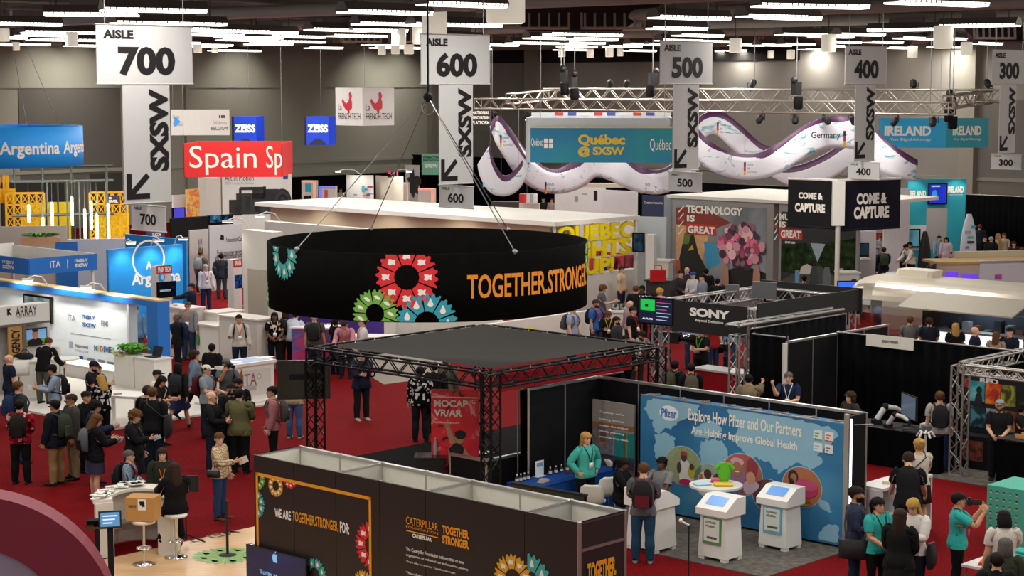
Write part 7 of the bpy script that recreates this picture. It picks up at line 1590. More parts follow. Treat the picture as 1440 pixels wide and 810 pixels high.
for i,(o,z,k) in enumerate(lamps):
    loc = (o.x,o.y,z - .35 if k == 0 else z + .3)
    if first is None:
        t = thing('stage_light','black stage lamp clamped to a silver lighting truss','stage light',loc,R(20),'stage lamps on the silver trusses'); b = MB(); b.X = Matrix.Rotation(R(35),4,'X'); b.lathe([(.1,-.65),(.2,-.55),(.2,-.2),(.14,-.1)],BLACK,14); b.build('can',t); b = MB(); b.tube([(-.24,0,-.35),(-.24,0,.0),(.24,0,0),(.24,0,-.35)],.03,BLACK,5); b.bar((0,0,0),(0,0,.22),.04,BLACK); b.build('yoke',t); first = t
    else: t = dup(first,loc,R((i*67) % 360))
    t.scale = (.72,.72,.72)
    if k: t.rotation_euler = (R(180),0,R(i*50))
    if i in (1,4,11): b = MB(); b.ball((0,.28,-.5),.12,GLOW,8,6); b.build('lit_lens',t)
for px_,py_ in ((793,105),(918,108),(1120,122),(1335,140),(808,112),(1340,150)):
    p = D(px_,py_,88 if px_ < 1000 else 80); t = thing('chain_hoist','black chain hoist hanging above the silver trusses','chain hoist',p,R(px_),'black chain hoists above the trusses'); b = MB(); b.box(-.18,.18,-.14,.14,-.35,.2,BLACK); b.lathe([(.12,-.95),(.2,-.9),(.2,-.4)],DARK,12,(.12,0)); b.ball((-.15,0,.28),.16,BLACK); b.build('motor',t); b = MB(); b.bar((0,0,.2),(0,0,CZ - p.z),.025,STEEL,5); b.bar((0,0,-.35),(0,0,-1.0),.02,STEEL,5); b.build('chain',t)
# ---------------------------------------------------------------- quebec hanging banner
t,pl,r_ = card('hanging_banner','teal hanging banner reading Québec @ SXSW in yellow','hanging sign',(746,178),(945,229),76,R(-4),ramp_mat('tealbanner',[(.2,'0f5f94'),(.5,'12789a'),(.8,'1a8f86')],scale=.4,rough=.5),.05,False); YT = M('d9b52a',.6,var=0)
lettering(t,pl,[('Québec',(813,189),(879,206),YT,.04),('@ SXSW',(813,206),(878,221),YT,.04),('Québec',(914,195),(944,214),TXT,.0),('Québec',(747,194),(763,207),TXT,.0)]); b = MB(); [b.box(pl.hit(765 + 7*(i % 2),200)[0],pl.hit(770.5 + 7*(i % 2),200)[0],-.01,-.006,pl.hit(765,201 + 7*(i // 2))[1],pl.hit(765,195 + 7*(i // 2))[1],TXT) for i in range(4)]; b.box(r_[0],r_[2],-.01,-.006,r_[3] - .06,r_[3],YT); b.build('logo',t)
b = MB(); x0,z0,x1,z1 = r_; b.box(x0 - .2,x1,.1,.2,z0,z1 + .35,M('c4c8cc',.6)); b.box(x0 - .2,x0 - .1,.1,4,z0,z1 + .35,M('c4c8cc',.6)); b.box(x1 - .1,x1,.1,4,z0,z1 + .35,M('b4b8bc',.6)); b.box(x0 - .2,x1,4,4.1,z0,z1 + .5,M('c0c4c8',.6)); b.build('white_box',t)
b = MB(); [b.box(x0 + .8 + i*.55,x0 + 1.15 + i*.55,3.98,4.0,z1 + .38,z1 + .5,M(('b8303a','3a4a9a','c8c8c8')[i % 3],.5)) for i in range(8)]; b.build('flag_pattern',t); b = MB(); [b.bar((x,2,z1 + .3),(x,2,CZ),.015,STEEL,4) for x in (x0 + .3,x1 - .3)]; b.build('cable',t)
card('yellow_strut' if False else 'hanging_banner','small yellow strip hanging below the front truss above the teal banner','hanging sign',(884,158),(938,166),84,R(-4),M('d0a818',.6),.2,False)
# ---------------------------------------------------------------- german ribbon
def cat(P,n):
    out = []
    for i in range(len(P) - 1):
        p0,p1,p2,p3 = P[max(i - 1,0)],P[i],P[i + 1],P[min(i + 2,len(P) - 1)]
        for k in range(n):
            u = k/n; out.append(tuple(.5*(2*b_ + (c_ - a_)*u + (2*a_ - 5*b_ + 4*c_ - d_)*u*u + (-a_ + 3*b_ - 3*c_ + d_)*u ** 3) for a_,b_,c_,d_ in zip(p0,p1,p2,p3)))
    return out + [P[-1]]
RIBW = ramp_mat('ribbon',[(.40,'d8d6de'),(.6,'dcdae2'),(.66,'4f9fa8'),(.72,'d8d6de')],scale=.9,stretch=(1,1,2.5),detail=5,dist=1.2,rough=.5); PURE = M('471545',.5)
def ribbon(label,P,Yf):
    pts = cat(P,8); t = thing('hanging_ribbon',label,'hanging sign',(0,0,0)); W_ = [D(x,y,Yf(x)) for x,y,w in pts]; ws = [p[2] for p in pts]
    b = MB(); rows = []
    for j in range(6):
        row = []
        for i,p in enumerate(W_):
            a = W_[max(i - 1,0)]; c = W_[min(i + 1,len(W_) - 1)]; tn = (c - a).normalized(); dn = Vector((tn.z,0,-tn.x)); dn = (dn if dn.z < 0 else -dn); dn = (dn*.55 + Vector((0,-.2,-.75))).normalized()
            q = p + dn*(ws[i]*.92/F*p.y*j/5); q.y -= .05*math.sin(math.pi*j/5); row.append(tuple(q))
        rows.append(row)
    b.loft(rows,RIBW,True,False,False); o = b.build('white_band',t); s = o.modifiers.new('s','SOLIDIFY'); s.thickness = .06
    b = MB(); b.loft([[tuple(p + Vector((0,0,dz*.3)) + Vector((0,dy,0))) for p in W_] for dz,dy in ((-.9,-.1),(.5,-.1),(.5,.3),(-.9,.3))] ,PURE,True,False,False); b.build('purple_edge',t)
    b = MB()
    for i in range(4,len(W_),16): b.bar(W_[i],(W_[i].x,W_[i].y,7.4),.008,STEEL,4)
    b.build('wires',t); return t
r1 = ribbon('left white wavy ribbon with purple edge reading made in Germany',[(690,178,26),(700,168,30),(716,183,36),(745,223,38),(776,243,32),(806,232,38),(836,212,40),(868,220,40),(900,239,34),(930,243,32),(958,222,36),(985,170,40)],lambda x: 84 + 2*math.sin(x/30))
r2 = ribbon('right white wavy ribbon with purple edge and a Germany crest',[(980,184,30),(1000,205,34),(1030,219,34),(1064,221,34),(1096,206,38),(1128,184,42),(1160,170,44),(1192,168,44),(1222,178,44),(1250,205,44),(1290,230,28)],lambda x: 81 + 1.5*math.sin(x/30))
r4 = ribbon('upper white ribbon arch with purple edge right of the aisle 500 banner',[(975,180,24),(988,166,28),(1004,161,30),(1022,166,34),(1044,183,36),(1070,206,34),(1092,213,26)],lambda x: 85)
r5 = ribbon('drooping white ribbon loop at the left end of the purple edged sculpture',[(688,205,34),(692,225,34),(700,243,32),(710,252,26),(722,246,24),(735,230,20)],lambda x: 82)
r3 = ribbon('lower white ribbon end hanging behind the aisle 400 banner',[(1085,240,10),(1120,238,30),(1160,222,34),(1200,196,36),(1225,190,40),(1250,215,40),(1268,240,22)],lambda x: 86)
FLG = ('141414','b01c22','d0a020')
for px_,py_,s,Y,lab in ((703,190,1,80,0),(766,256,1,82.0,0),(901,256,1,82.0,0),(1008,172,1,84,0),(1046,228,1.1,78,0),(1186,184,1.3,78,1)):
    p = D(px_,py_,Y); t_ = r1 if px_ < 980 else r2; b = MB(); u = Y/F
    for i,c in enumerate(FLG): b.box(p.x,p.x + 2.6*s*u,Y - .02,Y,p.z - (i + 1)*5.5*s*u,p.z - i*5.5*s*u,M(c,.6,var=0))
    if lab: b.text('Germany',p.x - 45*u,p.z - 13*u,p.x - 4*u,p.z - 1*u,M('3a3a44',.6),Y - .02,.02)
    else:
        for i,s_ in enumerate(('made','in','Germany')): b.text(s_,p.x + 5*u,p.z - (5 + 5.5*i)*u,p.x + (13,8,19)[i]*u,p.z - (1 + 5.5*i)*u,M('44444e',.6),Y - .02,.0)
    b.build('flag_lettering',t_)
# ---------------------------------------------------------------- ireland
TEI = ramp_mat('ireland',[(.2,'0e7f96'),(.5,'1596a8'),(.8,'1aa0b8')],scale=.5,rough=.5)
t,pl,r_ = card('hanging_banner','bright teal hanging banner reading IRELAND twice','hanging sign',(1236,166),(1330,208),88,R(-6),M('1a9fd2',.5,var=.08),.05,False); lettering(t,pl,[('IRELAND',(1244,177),(1309,191),TXT,.04),('Your Digital Advantage',(1252,194),(1309,199),TXT,.0)])
pl2 = Plane(pl.o + pl.x*r_[2],R(14)); x1 = pl2.hit(1390,190)[0]; b = MB(); b.box(0,x1,0,.05,r_[1],r_[3],M('178fa0',.5,var=.08)); on(b,pl2,'IRELAND',(1340,177),(1380,190),TXT,-.006,.04); on(b,pl2,'Your Digital Advantage',(1341,194),(1380,198),TXT,-.006,.0); o = b.build('side_panel',t); o.rotation_euler = (0,0,R(20)); o.location = (r_[2],0,0)
b = MB(); [b.bar((x,0,r_[3]),(x,0,CZ),.015,STEEL,4) for x in (r_[0] + .3,r_[2] - .3)]; b.build('cable',t)
t,pl,r_ = card('display_wall','tall teal IRELAND booth wall with screen and grey doorway','display wall',(1277,252),(1356,350),87,R(8),TEI,.2)
lettering(t,pl,[('IRELAND',(1278,268),(1302,277),TXT,.04),('IRELAND',(1333,262),(1355,271),TXT,.04),('Ireland Advantage',(1281,279),(1301,281),TXT,.0),('Ireland Advantage',(1334,273),(1354,275),TXT,.0)]); decal(t,pl,[((1303,293),(1331,350),M('9a9894',.5)),((1277,317),(1302,352),M('c4c6c8',.5))],'doorway')
b = MB(); panel(b,pl,(1306,258),(1332,287),GLOSSY,-.12,.1); panel(b,pl,(1307.5,259.5),(1330.5,285.5),M('0a2ac0',.3,emit=.7),-.126,.005); xx,zz = pl.hit(1313,273); disc(b,xx,zz,.13,.2,M('2aa0d8',.3,emit=.7),-.13); panel(b,pl,(1310,261),(1322,263),M('c0d8f0',.3,emit=.6),-.13,.003); b.build('screen',t)
b = MB(); panel(b,pl,(1277,322),(1294,348),GLOSSY,-.1,.08); panel(b,pl,(1279,324),(1292,346),ramp_mat('tealpic',[(.3,'2a5a6a'),(.6,'5aa0b0'),(.8,'b06a5a')],scale=2,emit=.35),-.106,.005); b.build('poster_screen',t)
for x in (1284,1345): q = pl.o + pl.x*pl.hit(x,255)[0] + pl.n*.9; spot_light('wall_wash_light',(q.x,q.y,r_[3] + .3),(q.x - pl.n.x*.9,q.y - pl.n.y*.9,3),130,80)
card('display_wall','white wall of small logos left of the IRELAND booth','display wall',(1244,265),(1278,352),84,R(8),M('c6c4c6',.5),.1)
# ---------------------------------------------------------------- GREAT britain posters
pg = D(943,279,74); pg.z = 0; PGt = Plane(pg,AA); zg = PGt.hit(943,278)[1]
xr1 = PGt.hit(1085,290)[0]; xr2 = PGt.hit(1183,300)[0]
t = wall_thing('display_wall','tall grey framed poster wall reading TECHNOLOGY IS GREAT','display wall',PGt); FRM = M('8b8886',.4,.3)
b = MB(); b.box(0,xr1,0,.12,0,zg,FRM); b.box(xr1,xr1 + .1,0,4,0,zg,FRM); b.box(0,.1,0,6,0,zg,M('a5a9b0',.5)); b.build('frame',t); b = MB(); b.box(-.1,xr2 + .5,-.1,6,zg,zg + .12,M('cdc9bf',.5)); b.build('roof',t)
x0,z0,x1,z1 = PGt.rect((951,285),(1077,402)); z1 = PGt.hit(1077,293)[1]; z0 = .7
b = MB(); b.box(x0,x1,-.01,0,z0,z1,ramp_mat('techposter',[(.15,'2a2c30'),(.38,'6a6e72'),(.55,'8a8f94'),(.8,'4a4a4e')],scale=.45,detail=4,dist=.6,rough=.5)); b.build('poster',t)
b = MB(); w = x1 - x0; h = z1 - z0; pp = lambda a,c: (x0 + a*w,z0 + c*h)
def pb(m,*P,y=-.014): poly(b,[pp(*p) for p in P],m,y)
pb(M('7a2414',.6,var=.2),(0,.95),(.28,.98),(.62,.80),(.40,.70),(0,.74)); pb(M('c89a6a',.6,var=.3),(0,.74),(.2,.72),(.38,.66),(.30,.30),(.1,.2),(0,.3),y=-.016); pb(M('2f8ab0',.6,var=.2),(.32,.55),(.46,.52),(.5,.3),(.36,.2),y=-.017)
pb(M('14140f',.6),(.04,.3),(.1,.62),(.2,.66),(.26,.4),(.36,.2),(.4,0),(.02,0),y=-.018); pb(M('5a6a1c',.6,var=.3),(.08,.5),(.1,.64),(.18,.66),(.15,.5),y=-.02); pb(M('c0a020',.6),(.14,.42),(.19,.5),(.21,.44),y=-.021); pb(M('b8502a',.6,var=.2),(0,.12),(.0,.3),(.05,.3),(.06,.1),y=-.019)
pb(BLACK,(.52,0),(.56,.2),(.7,.28),(.88,.26),(1,.22),(1,0),y=-.016)
b.build('portrait_print',t); b = MB(); r_ = random.Random(9); cl = [M(c,.5,var=.05) for c in ('c88a98','a8405e','e0b0b4','6a3550','8a5a6a','3a2035','d86a8a')]
for i in range(150):
    a = r_.uniform(0,6.28); q = r_.random() ** .5; cx_,cz_ = .73 + .235*q*math.cos(a),.53 + .26*q*math.sin(a); rr0 = r_.uniform(.09,.2); xx,zz = pp(cx_,cz_); disc(b,xx,zz,rr0,rr0,cl[(i*5 + (0 if cz_ > .4 else 3)) % 7],-.02 - i*.0004,14)
b.build('flower_print',t); b = MB(); hm = M('a87a64',.6); 
for cx_,sg in ((.58,1),(.90,-1)):
    poly(b,[pp(cx_ + sg*a*.05,c) for a,c in ((-1,.05),(-1,.2),(-.6,.3),(-.2,.34),(.0,.26),(.3,.3),(.5,.22),(.6,.1),(.5,.0))],hm,-.072)
b.build('hands_print',t)
lettering(t,PGt,[('TECHNOLOGY',(965,288),(1044,304),TXT,.04),('IS',(966,302),(977,312),TXT,.04)],y=-.03)
b = MB(); panel(b,PGt,(965,314),(1007,332),M('b0281c',.6),-.02,.004); on(b,PGt,'GREAT',(967,317),(1005,330),TXT,-.03,.04); b.build('great_label',t)
def jack(t,pl,a,c):
    b = MB(); x0,z0,x1,z1 = pl.rect(a,c); m = TXT
    for k in range(4): q = z0 + (z1 - z0)*k/4; poly(b,[(x0,q),(x0 + .06,q),(x1,q + (z1 - z0)*.2),(x1,q + (z1 - z0)*.25)],m,-.03)
    b.box(x0,x1,-.03,-.026,(z0 + z1)/2 - .06,(z0 + z1)/2 + .06,M('a03028',.6)); b.build('flag_print',t)
jack(t,PGt,(954,288),(962,330))
PG2 = Plane(PGt.o + PGt.x*(xr1 + .35),AA); t = wall_thing('display_wall','tall dark poster wall reading MUSIC IS GREAT with a road scene','display wall',PG2); L2 = xr2 - xr1 + .4
b = MB(); b.box(0,L2,0,.12,0,zg,FRM); b.build('frame',t); b = MB(); b.box(.12,L2 - .1,-.01,0,.5,zg - .3,M('17191a',.6,var=.2)); b.build('poster',t)
b = MB(); h = zg - .8; w = L2 - .22; pp = lambda a,c: (.12 + a*w,.5 + c*h)
pb(ramp_mat('trees',[(.3,'0d120c'),(.55,'24331c'),(.75,'3d5230')],scale=4,detail=8,rough=.7),(0,.3),(0,.62),(.35,.66),(.45,.5),(.55,.66),(1,.75),(1,.3)); pb(M('8fa0a6',.6),(.40,.66),(.60,.66),(.5,.45),y=-.016); pb(M('4a4846',.7,var=.15),(0,0),(0,.2),(.4,.4),(.55,.4),(1,.15),(1,0),y=-.016)
for k in range(5): pb(M('8f8b84',.6),(.1 + k*.17,0),(.18 + k*.17,0),(.32 + k*.1,.2),(.27 + k*.1,.2),y=-.018)
pb(M('b4b0a4',.6,var=.1),(.26,.3),(.28,.38),(.36,.42),(.46,.38),(.48,.3),y=-.02); pb(M('5a86a8',.6),(.2,.1),(.2,.34),(.26,.34),(.26,.1),y=-.02)
for a,m in ((.45,M('2a2c30',.6)),(.62,M('5a5e62',.6)),(.8,M('a8977a',.6))): pb(m,(a - .03,.05),(a - .05,.3),(a - .02,.4),(a + .04,.4),(a + .06,.3),(a + .07,.05),(a + .02,.2),y=-.022); disc(b,*pp(a + .01,.435),.08,.12,HAIRM if False else M('2a1c14',.7),-.023)
b.build('street_print',t)
lettering(t,PG2,[('MUSIC',(1096,300),(1125,311),TXT,.04),('IS',(1096,311),(1105,320),TXT,.04),('BRITAIN',(1104,339),(1118,343),TXT,.03)],y=-.03); b = MB(); panel(b,PG2,(1096,321),(1128,338),M('b0281c',.6),-.02,.004); on(b,PG2,'GREAT',(1098,323),(1126,336),TXT,-.03,.04); b.build('great_label',t); jack(t,PG2,(1089,300),(1094,338))
# ---------------------------------------------------------------- COME & CAPTURE
pc = D(1178,330,62); t = thing('hanging_banner','black four sided banner reading COME & CAPTURE on a white pole','sign',(pc.x,pc.y,0),0)
PL1 = Plane(pc,R(-44)); PL2 = Plane(pc,R(32)); CC = M('141316',.7,var=.15); b = MB()
x0,_,_,z1 = PL1.rect((1108,246),(1177,256)); z1 = PL1.hit(1175,255)[1]; z0 = PL1.hit(1172,321)[1]; x0 = PL1.hit(1109,250)[0]; b.X = Matrix.Rotation(R(-44),4,'Z'); b.box(x0,-.15,-.02,.02,z0,z1,CC); on(b,PL1,'COME &',(1123,270),(1157,281),TXT,-.03,.05); on(b,PL1,'CAPTURE',(1118,285),(1160,300),TXT,-.03,.05); b.build('left_panel',t)
x1 = PL2.hit(1266,260)[0]; z1b = PL2.hit(1186,255)[1]; z0b = PL2.hit(1186,324)[1]; b = MB(); b.X = Matrix.Rotation(R(32),4,'Z'); b.box(.12,x1,-.02,.02,z0b,z1b,M('0b0b1c',.7,var=.15)); on(b,PL2,'COME &',(1205,272),(1247,286),TXT,-.03,.05); on(b,PL2,'CAPTURE',(1201,291),(1250,306),TXT,-.03,.05); b.build('right_panel',t)
b = MB(); b.X = Matrix.Rotation(R(-44),4,'Z'); b.bar((x0,0,z1 + .03),(0,0,z1 + .03),.05,WHT); b.bar((x0,0,z0),(0,0,z0),.04,DARK); b.X = Matrix.Rotation(R(32),4,'Z'); b.bar((0,0,z1 + .03),(x1,0,z1 + .03),.05,WHT); b.bar((0,0,z0b),(x1,0,z0b),.04,DARK); b.X = Matrix(); b.add([(x0*.72,-x0*-.69*-1*-1,z1 + .06),(0,0,z1 + .06),(x1*.85,x1*.53,z1 + .06),(x1*.85 + x0*.72,x1*.53 - x0*.69,z1 + .06)],[(0,1,2,3)],WHT) if False else None; b.build('frame',t)
b = MB(); b.cyl(0,0,0,z0 + .1,.08,M('b7b3aa',.5),12); b.box(-.2,.2,-.1,.1,z0 + .1,z1,WHT); b.cyl(0,0,0,.04,.35,STEEL); b.build('pole',t)
# ---------------------------------------------------------------- right rear: surfboards, tables, wooden bar
def surf(px_,ya,yb,w,Y,m,label,deco):
    a = D(px_,ya,Y); c = D(px_,yb,Y); L = a.z; t = thing('surfboard',label,'surfboard',(a.x,Y,0),R(10)); n = 14; rows = []
    W_ = w/F*Y/2
    for i in range(n + 1):
        q = i/n; hw = W_*(math.sin(math.pi*min(1,.16 + .84*(1 - q))*.98) ** .75 if q < 1 else 0) + .01; hw = W_*max(.06,math.sin(math.pi*(.14 + .86*q))) ** .45
        rows.append([(hw*math.cos(k*math.pi/6),.07*math.sin(k*math.pi/6),L*q) for k in range(12)])
    b = MB(); b.loft(rows,m,True); b.build('board',t)
    if deco:
        b = MB(); r_ = random.Random(3)
        for i in range(9): z = L*(.25 + .07*i); s = r_.uniform(.12,.3); x = r_.uniform(-.25,.1); b.box(x,x + s,-.1,-.075,z,z + .1,M(('2a9ab8','2a2c44','58b0b0','9aa0a8')[i % 4],.5))
        b.build('logos',t)
    b = MB(); b.box(-.3,.3,-.25,.25,0,.05,DARK); b.build('stand',t)
surf(1363,301,372,25,79,M('c9ccd4',.4),'tall white surfboard with small logos standing upright before the black curtain',True)
surf(1301,325,378,20,76,M('17151a',.3),'tall black surfboard with pale rim standing upright',False)
b = MB()
PT_ = Plane(D(1322,395,66),R(12)); t = wall_thing('bar_counter','long beige and wooden bar counter with violet lit bottles','counter',PT_); x0,_,x1,z1 = PT_.rect((1322,372),(1376,400)); b = MB(); b.box(x0,x1,0,.3,0,z1,M('b59e90',.6)); b.build('front_panel',t); b = MB(); b.box(x0 - .05,x1 + 3,-.05,1.4,z1,z1 + .08,M('b08d5c',.6)); b.build('worktop',t); b = MB(); b.box(x1,x1 + 4.5,-.05,.2,0,z1 + .1,M('bdb9c0',.5)); b.box(x0 + 1.2,x1 + 4.5,1.4,1.6,0,z1 + .3,M('b3a78f',.6)); b.build('side_panel',t); b = MB(); xa,za,xb,zb = PT_.rect((1329,382),(1347,391)); b.box(xa,xb,-.02,0,za,zb,M('6a3ae0',.4,emit=1.2)); xa,za,xb,zb = PT_.rect((1352,385),(1374,392)); b.box(xa,xb,-.02,0,za,zb,M('6a3ae0',.4,emit=1.2)); xa,za,xb,zb = PT_.rect((1398,386),(1407,392)); b.box(xa,xb,-.08,-.06,za,zb,M('b03aa0',.5)); b.build('lit_niche',t)
t,pl,_ = card('display_wall','white booth panel with a dark screen under the black banner','display wall',(1186,325),(1231,385),76,R(4),M('c3c0c4',.5),.1); decal(t,pl,[((1199,342),(1222,361),GLOSSY),((1200,343),(1221,359),M('1a3a4a',.3,emit=.4)),((1188,322),(1199,345),M('8a3a4a',.5))],'screen',-.05)
counter('white counter under the dark screen near the white pole',(1195,366),(1222,392),74,R(4),M('c4c2c6',.5)); counter('pale white counter with drinks right of the white pole',(1182,385),(1208,410),66,R(4),M('c2bfbb',.5)); 
t,pl,_ = card('television','bright blue screen at the foot of the white banner pole','television',(1178,395),(1208,412),61,R(6),GLOSSY,.08,True); decal(t,pl,[((1179,396.5),(1207,411),M('3a6ae8',.3,emit=.9))],'screen',-.01)
p = D(1264,372,74); t = thing('table','round table under a pale blue cloth where people lean together','table',(p.x,p.y,0)); b = MB(); n = 24; b.loft([[(r_*(1 + .05*math.cos(k*2.1))*math.cos(2*math.pi*k/n),r_*(1 + .05*math.cos(k*2.1))*math.sin(2*math.pi*k/n),z) for k in range(n)] for r_,z in ((.62,0),(.5,.95),(.48,1.08))],M('9fb9c6',.7)); b.build('tablecloth',t); b = MB(); b.cyl(0,0,1.05,1.1,.5,M('b4cad2',.6)); b.build('table_top',t)
# middle background booths behind the pavilion
t,pl,_ = card('display_wall','long white slanting booth wall with small logos below the ribbon','display wall',(780,262),(850,300),98,AA,M('bfc0bf',.5),.1); decal(t,pl,[((808,276),(813,284),GRY),((835,268),(840,282),INK),((818,272),(826,274),GRY)])
card('display_wall','second white slanting booth wall with small notices below the ribbon','display wall',(846,268),(895,305),95,AA,M('bcbdbe',.5),.1)
t,pl,_ = card('display_wall','dark blue wall reading Creative Industries behind the pavilion roof','display wall',(903,275),(935,300),90,R(-20),M('1c2a48',.5),.1); lettering(t,pl,[('Creative Industries',(906,283),(932,287),TXT,.0)])
card('display_wall','long white lintel below the purple edged ribbon','display wall',(812,258),(880,264),93,R(-8),M('b9b2a2',.5),.4,False); card('display_wall','white back wall of the pavilion with a small round logo','display wall',(897,305),(936,400),73,R(-20),M('bcc2c6',.5),.1)
t,pl,_ = card('television','tall dark screen inside the pavilion right of the yellow letters','television',(889,327),(906,355),71.5,R(-20),GLOSSY,.08,False); decal(t,pl,[((891,329),(904,353),ramp_mat('darkpic',[(.4,'0c1420'),(.6,'2a4a60'),(.75,'a0a8b0')],scale=2,emit=.3))],'screen',-.01)
card('display_pillar','white square pillar beside the pavilion letters','display pillar',(908,330),(919,430),69,R(-20),M('c4c1bb',.5),.4); card('display_pillar','tall grey pillar left of the technology poster wall','display pillar',(934,275),(943,400),76,R(-20),M('8d9299',.5),.5)
counter('white counter with papers beside the white square pillar',(920,368),(940,400),71,R(-20),M('c8c2b8',.5)); t = thing('fabric_bag','bright red cloth bag standing on the dark counter by the poster wall','bag',D(925,396,67),0); b = MB(); b.loft([[(sx*.28,sy*.14,z) for sx,sy in ((-1,-1),(1,-1),(1,1),(-1,1))] for z in (0,.42)],M('a8141c',.7,var=.15),False); b.build('bag_body',t); b = MB(); b.tube([(-.15,0,.4),(-.12,0,.58),(.12,0,.58),(.15,0,.4)],.02,M('a8141c',.7)); b.build('handle',t)
counter('dark counter below the bright red cloth bag',(908,396),(942,420),67,R(-20),M('1d1c20',.5)); counter('small white side table with framed photos behind the queueing people',(855,440),(886,470),60,R(-15),M('d0ccc4',.5),None,.5)
for px_,lab,c in ((866,'framed black and white photo on the small white side table','2a2a2a'),(877,'framed brown photo on the small white side table','5a4636')):
    p = D(px_,440,60.1); t = thing('photo_frame',lab,'photo frame',(p.x,p.y + .2,p.z + .02),R(-15)); b = MB(); b.X = Matrix.Rotation(R(-12),4,'X'); b.box(-.14,.14,-.015,.015,0,.26,M(c,.5)); b.build('frame',t); b = MB(); b.X = Matrix.Rotation(R(-12),4,'X'); b.box(-.11,.11,-.018,-.015,.03,.23,ramp_mat('bwpic',[(.4,'1a1a1a'),(.6,'a8a8a0')],scale=9)); b.build('picture',t)
t,pl,_ = card('television','glowing cyan screen on the dark wall left of the ribbon','television',(678,246),(693,264),108,R(-10),GLOSSY,.06,False); decal(t,pl,[((679,247),(692,263),M('22a0c0',.3,emit=.8))],'screen',-.01)
card('display_wall','white shelf wall of red and white book spines left of the ribbon','display wall',(730,286),(758,305),90,R(-10),M('c0b9ae',.5),.3)
card('table','long dark table on the far side behind the pavilion roof','table',(690,284),(740,292),92,R(-10),M('2a2422',.6),.8)
for i,(px_,c) in enumerate(((733,'a82028'),(738,'b8282c'),(743,'c8c2b8'),(748,'8a98a8'),(753,'d4cec4'))):
    p = D(px_,285,89.5); t = thing('book',('dark red book standing at the left end of the far shelf','bright red book standing on the far shelf','cream book standing between the red and grey books','grey blue book standing on the far shelf','white book standing at the right end of the far shelf')[i],'book',p,R(-10)); b = MB(); b.box(-.08,.08,-.1,.1,0,.42,M(c,.6)); b.build('cover',t); b = MB(); b.box(-.06,.06,-.09,.09,.42,.425,WHT); b.build('pages',t)
# ---------------------------------------------------------------- the crowd: x and head-top in picture coordinates -> a place on the floor
FLRED = ramp_mat('floral_red',[(.0,'6a1020'),(.35,'a81c2e'),(.55,'c8a090'),(.7,'7a1422'),(.9,'2a1a1c')],'voronoi',14,.8,extra='cell',const=True)
FLBW = ramp_mat('floral_bw',[(.0,'0e0e10'),(.62,'c8c6c0'),(.8,'0e0e10')],'voronoi',20,.8,extra='cell',const=True)
FLDK = ramp_mat('floral_dark',[(.0,'14121a'),(.72,'b07a5a'),(.84,'c8b090'),(.92,'14121a')],'voronoi',13,.8,extra='cell',const=True)
PLB = plaid_mat('plaid_blue','9fb3c4','1d2c44','0c1420',16); PLY = plaid_mat('plaid_yellow','d9cba4','9a6a48','6a2a24',11); PLN = plaid_mat('plaid_navy','131a30','22335c','0a0e1c',14); PLS = plaid_mat('plaid_skirt','1c2444','3a2030','10162c',18)
STR = ramp_mat('striped_pink',[(.4,'b07a7c'),(.6,'8a4a54')],'wave',16,.8,extra='Z',detail=0); STB = ramp_mat('striped_bw',[(.4,'c8c8cc'),(.6,'2a3048')],'wave',9,.8,extra='Z',detail=0)
NV,BK,GY,DG,JN,KH,WT = '141c30','0c0c0e','6e6f72','2c2d30','22324e','8c6c46','cfcac2'
def p(x,y,h,face,pose,top,bot,hair,label,z=0.0,**k):
    if (x < 420 and y > 535) or (x > 1180 and y > 600): h *= 1.05
    g = G(x,y,h + z); g.z = z
    g.z = 0; return person(0,0,h,face,pose,top,bot,hair,label,at=Vector((g.x,g.y,z)),**k)
ORG = 'c8602a'; RDL = 'a8242c'
# left crowd
a = p(12,499,1.76,125,'stand',('tee',NV),('trousers',JN),('bald','g'),'bald man in a navy polo shirt at the left edge',z=.05)
a = p(25,537,1.76,130,'stand',('shirt',DG),('trousers',JN),('short','n'),'brown haired man in a charcoal jumper behind the red floral shirt'); backpack(a,'blue black backpack of the man in the charcoal jumper','1c2a4a')
a = p(27,563,1.72,182,'clasp',('shirt',FLRED),('trousers',BK),('short','k'),'person in a red floral shirt and black trousers seen from behind'); backpack(a,'small dark one strap backpack on the red floral shirt','1a1714',one=True)
a = p(60,474,1.78,165,'lean',('shirt',BK),('trousers','4c4842'),('short','n'),'man in a black jumper leaning on the tall bistro table',z=.05); hand_thing(a,'handbag','black holdall hanging from the hand of the man in the black jumper','bag','L','bagdown',BK)
a = p(76,513,1.74,-75,'phone',('shirt','8496a8'),('trousers','b8b4ac'),('fringe','k'),'young man in a pale blue shirt facing left',skin_='o'); backpack(a,'black backpack on the pale blue shirt'); hand_thing(a,'brochure','white folded paper held by the man in the pale blue shirt','paper','R','paper',WT)
a = p(129,508,1.80,80,'phone',('tee','10131c'),('trousers',BK),('short','k'),'bearded man in a dark navy polo before the ITALY wall',z=.05,ex='beard')
a = p(137,514,1.60,60,'clasp',('shirt','4a4650'),('trousers',BK),('short','b'),'man half hidden behind the bearded man in the navy polo',z=.05)
a = p(143,528,1.62,-140,'phone',('shirt',FLBW),('trousers',BK),('long','y'),'blonde woman in a black and white patterned top by the ITALY wall',z=.05)
a = p(77,563,1.74,-115,'stand',('jacket','11131c'),('trousers',KH),('short','k'),'man in navy hoodie and khaki trousers with a green backpack',skin_='t',ex='glasses',shoes='15151a'); backpack(a,'olive green backpack on the man in khaki trousers','2c3526','3a4432')
a = p(100,555,1.76,-55,'stand',('jacket','3a3835'),('trousers','7d6a4c'),('short','b'),'man in a grey jacket and tan trousers looking left',skin_='t',ex='glasses')
a = p(121,551,1.70,60,'clasp',('jacket',BK),('trousers',BK),('short','k'),'dark haired person in black between the grey jacket and the long haired woman',skin_='o')
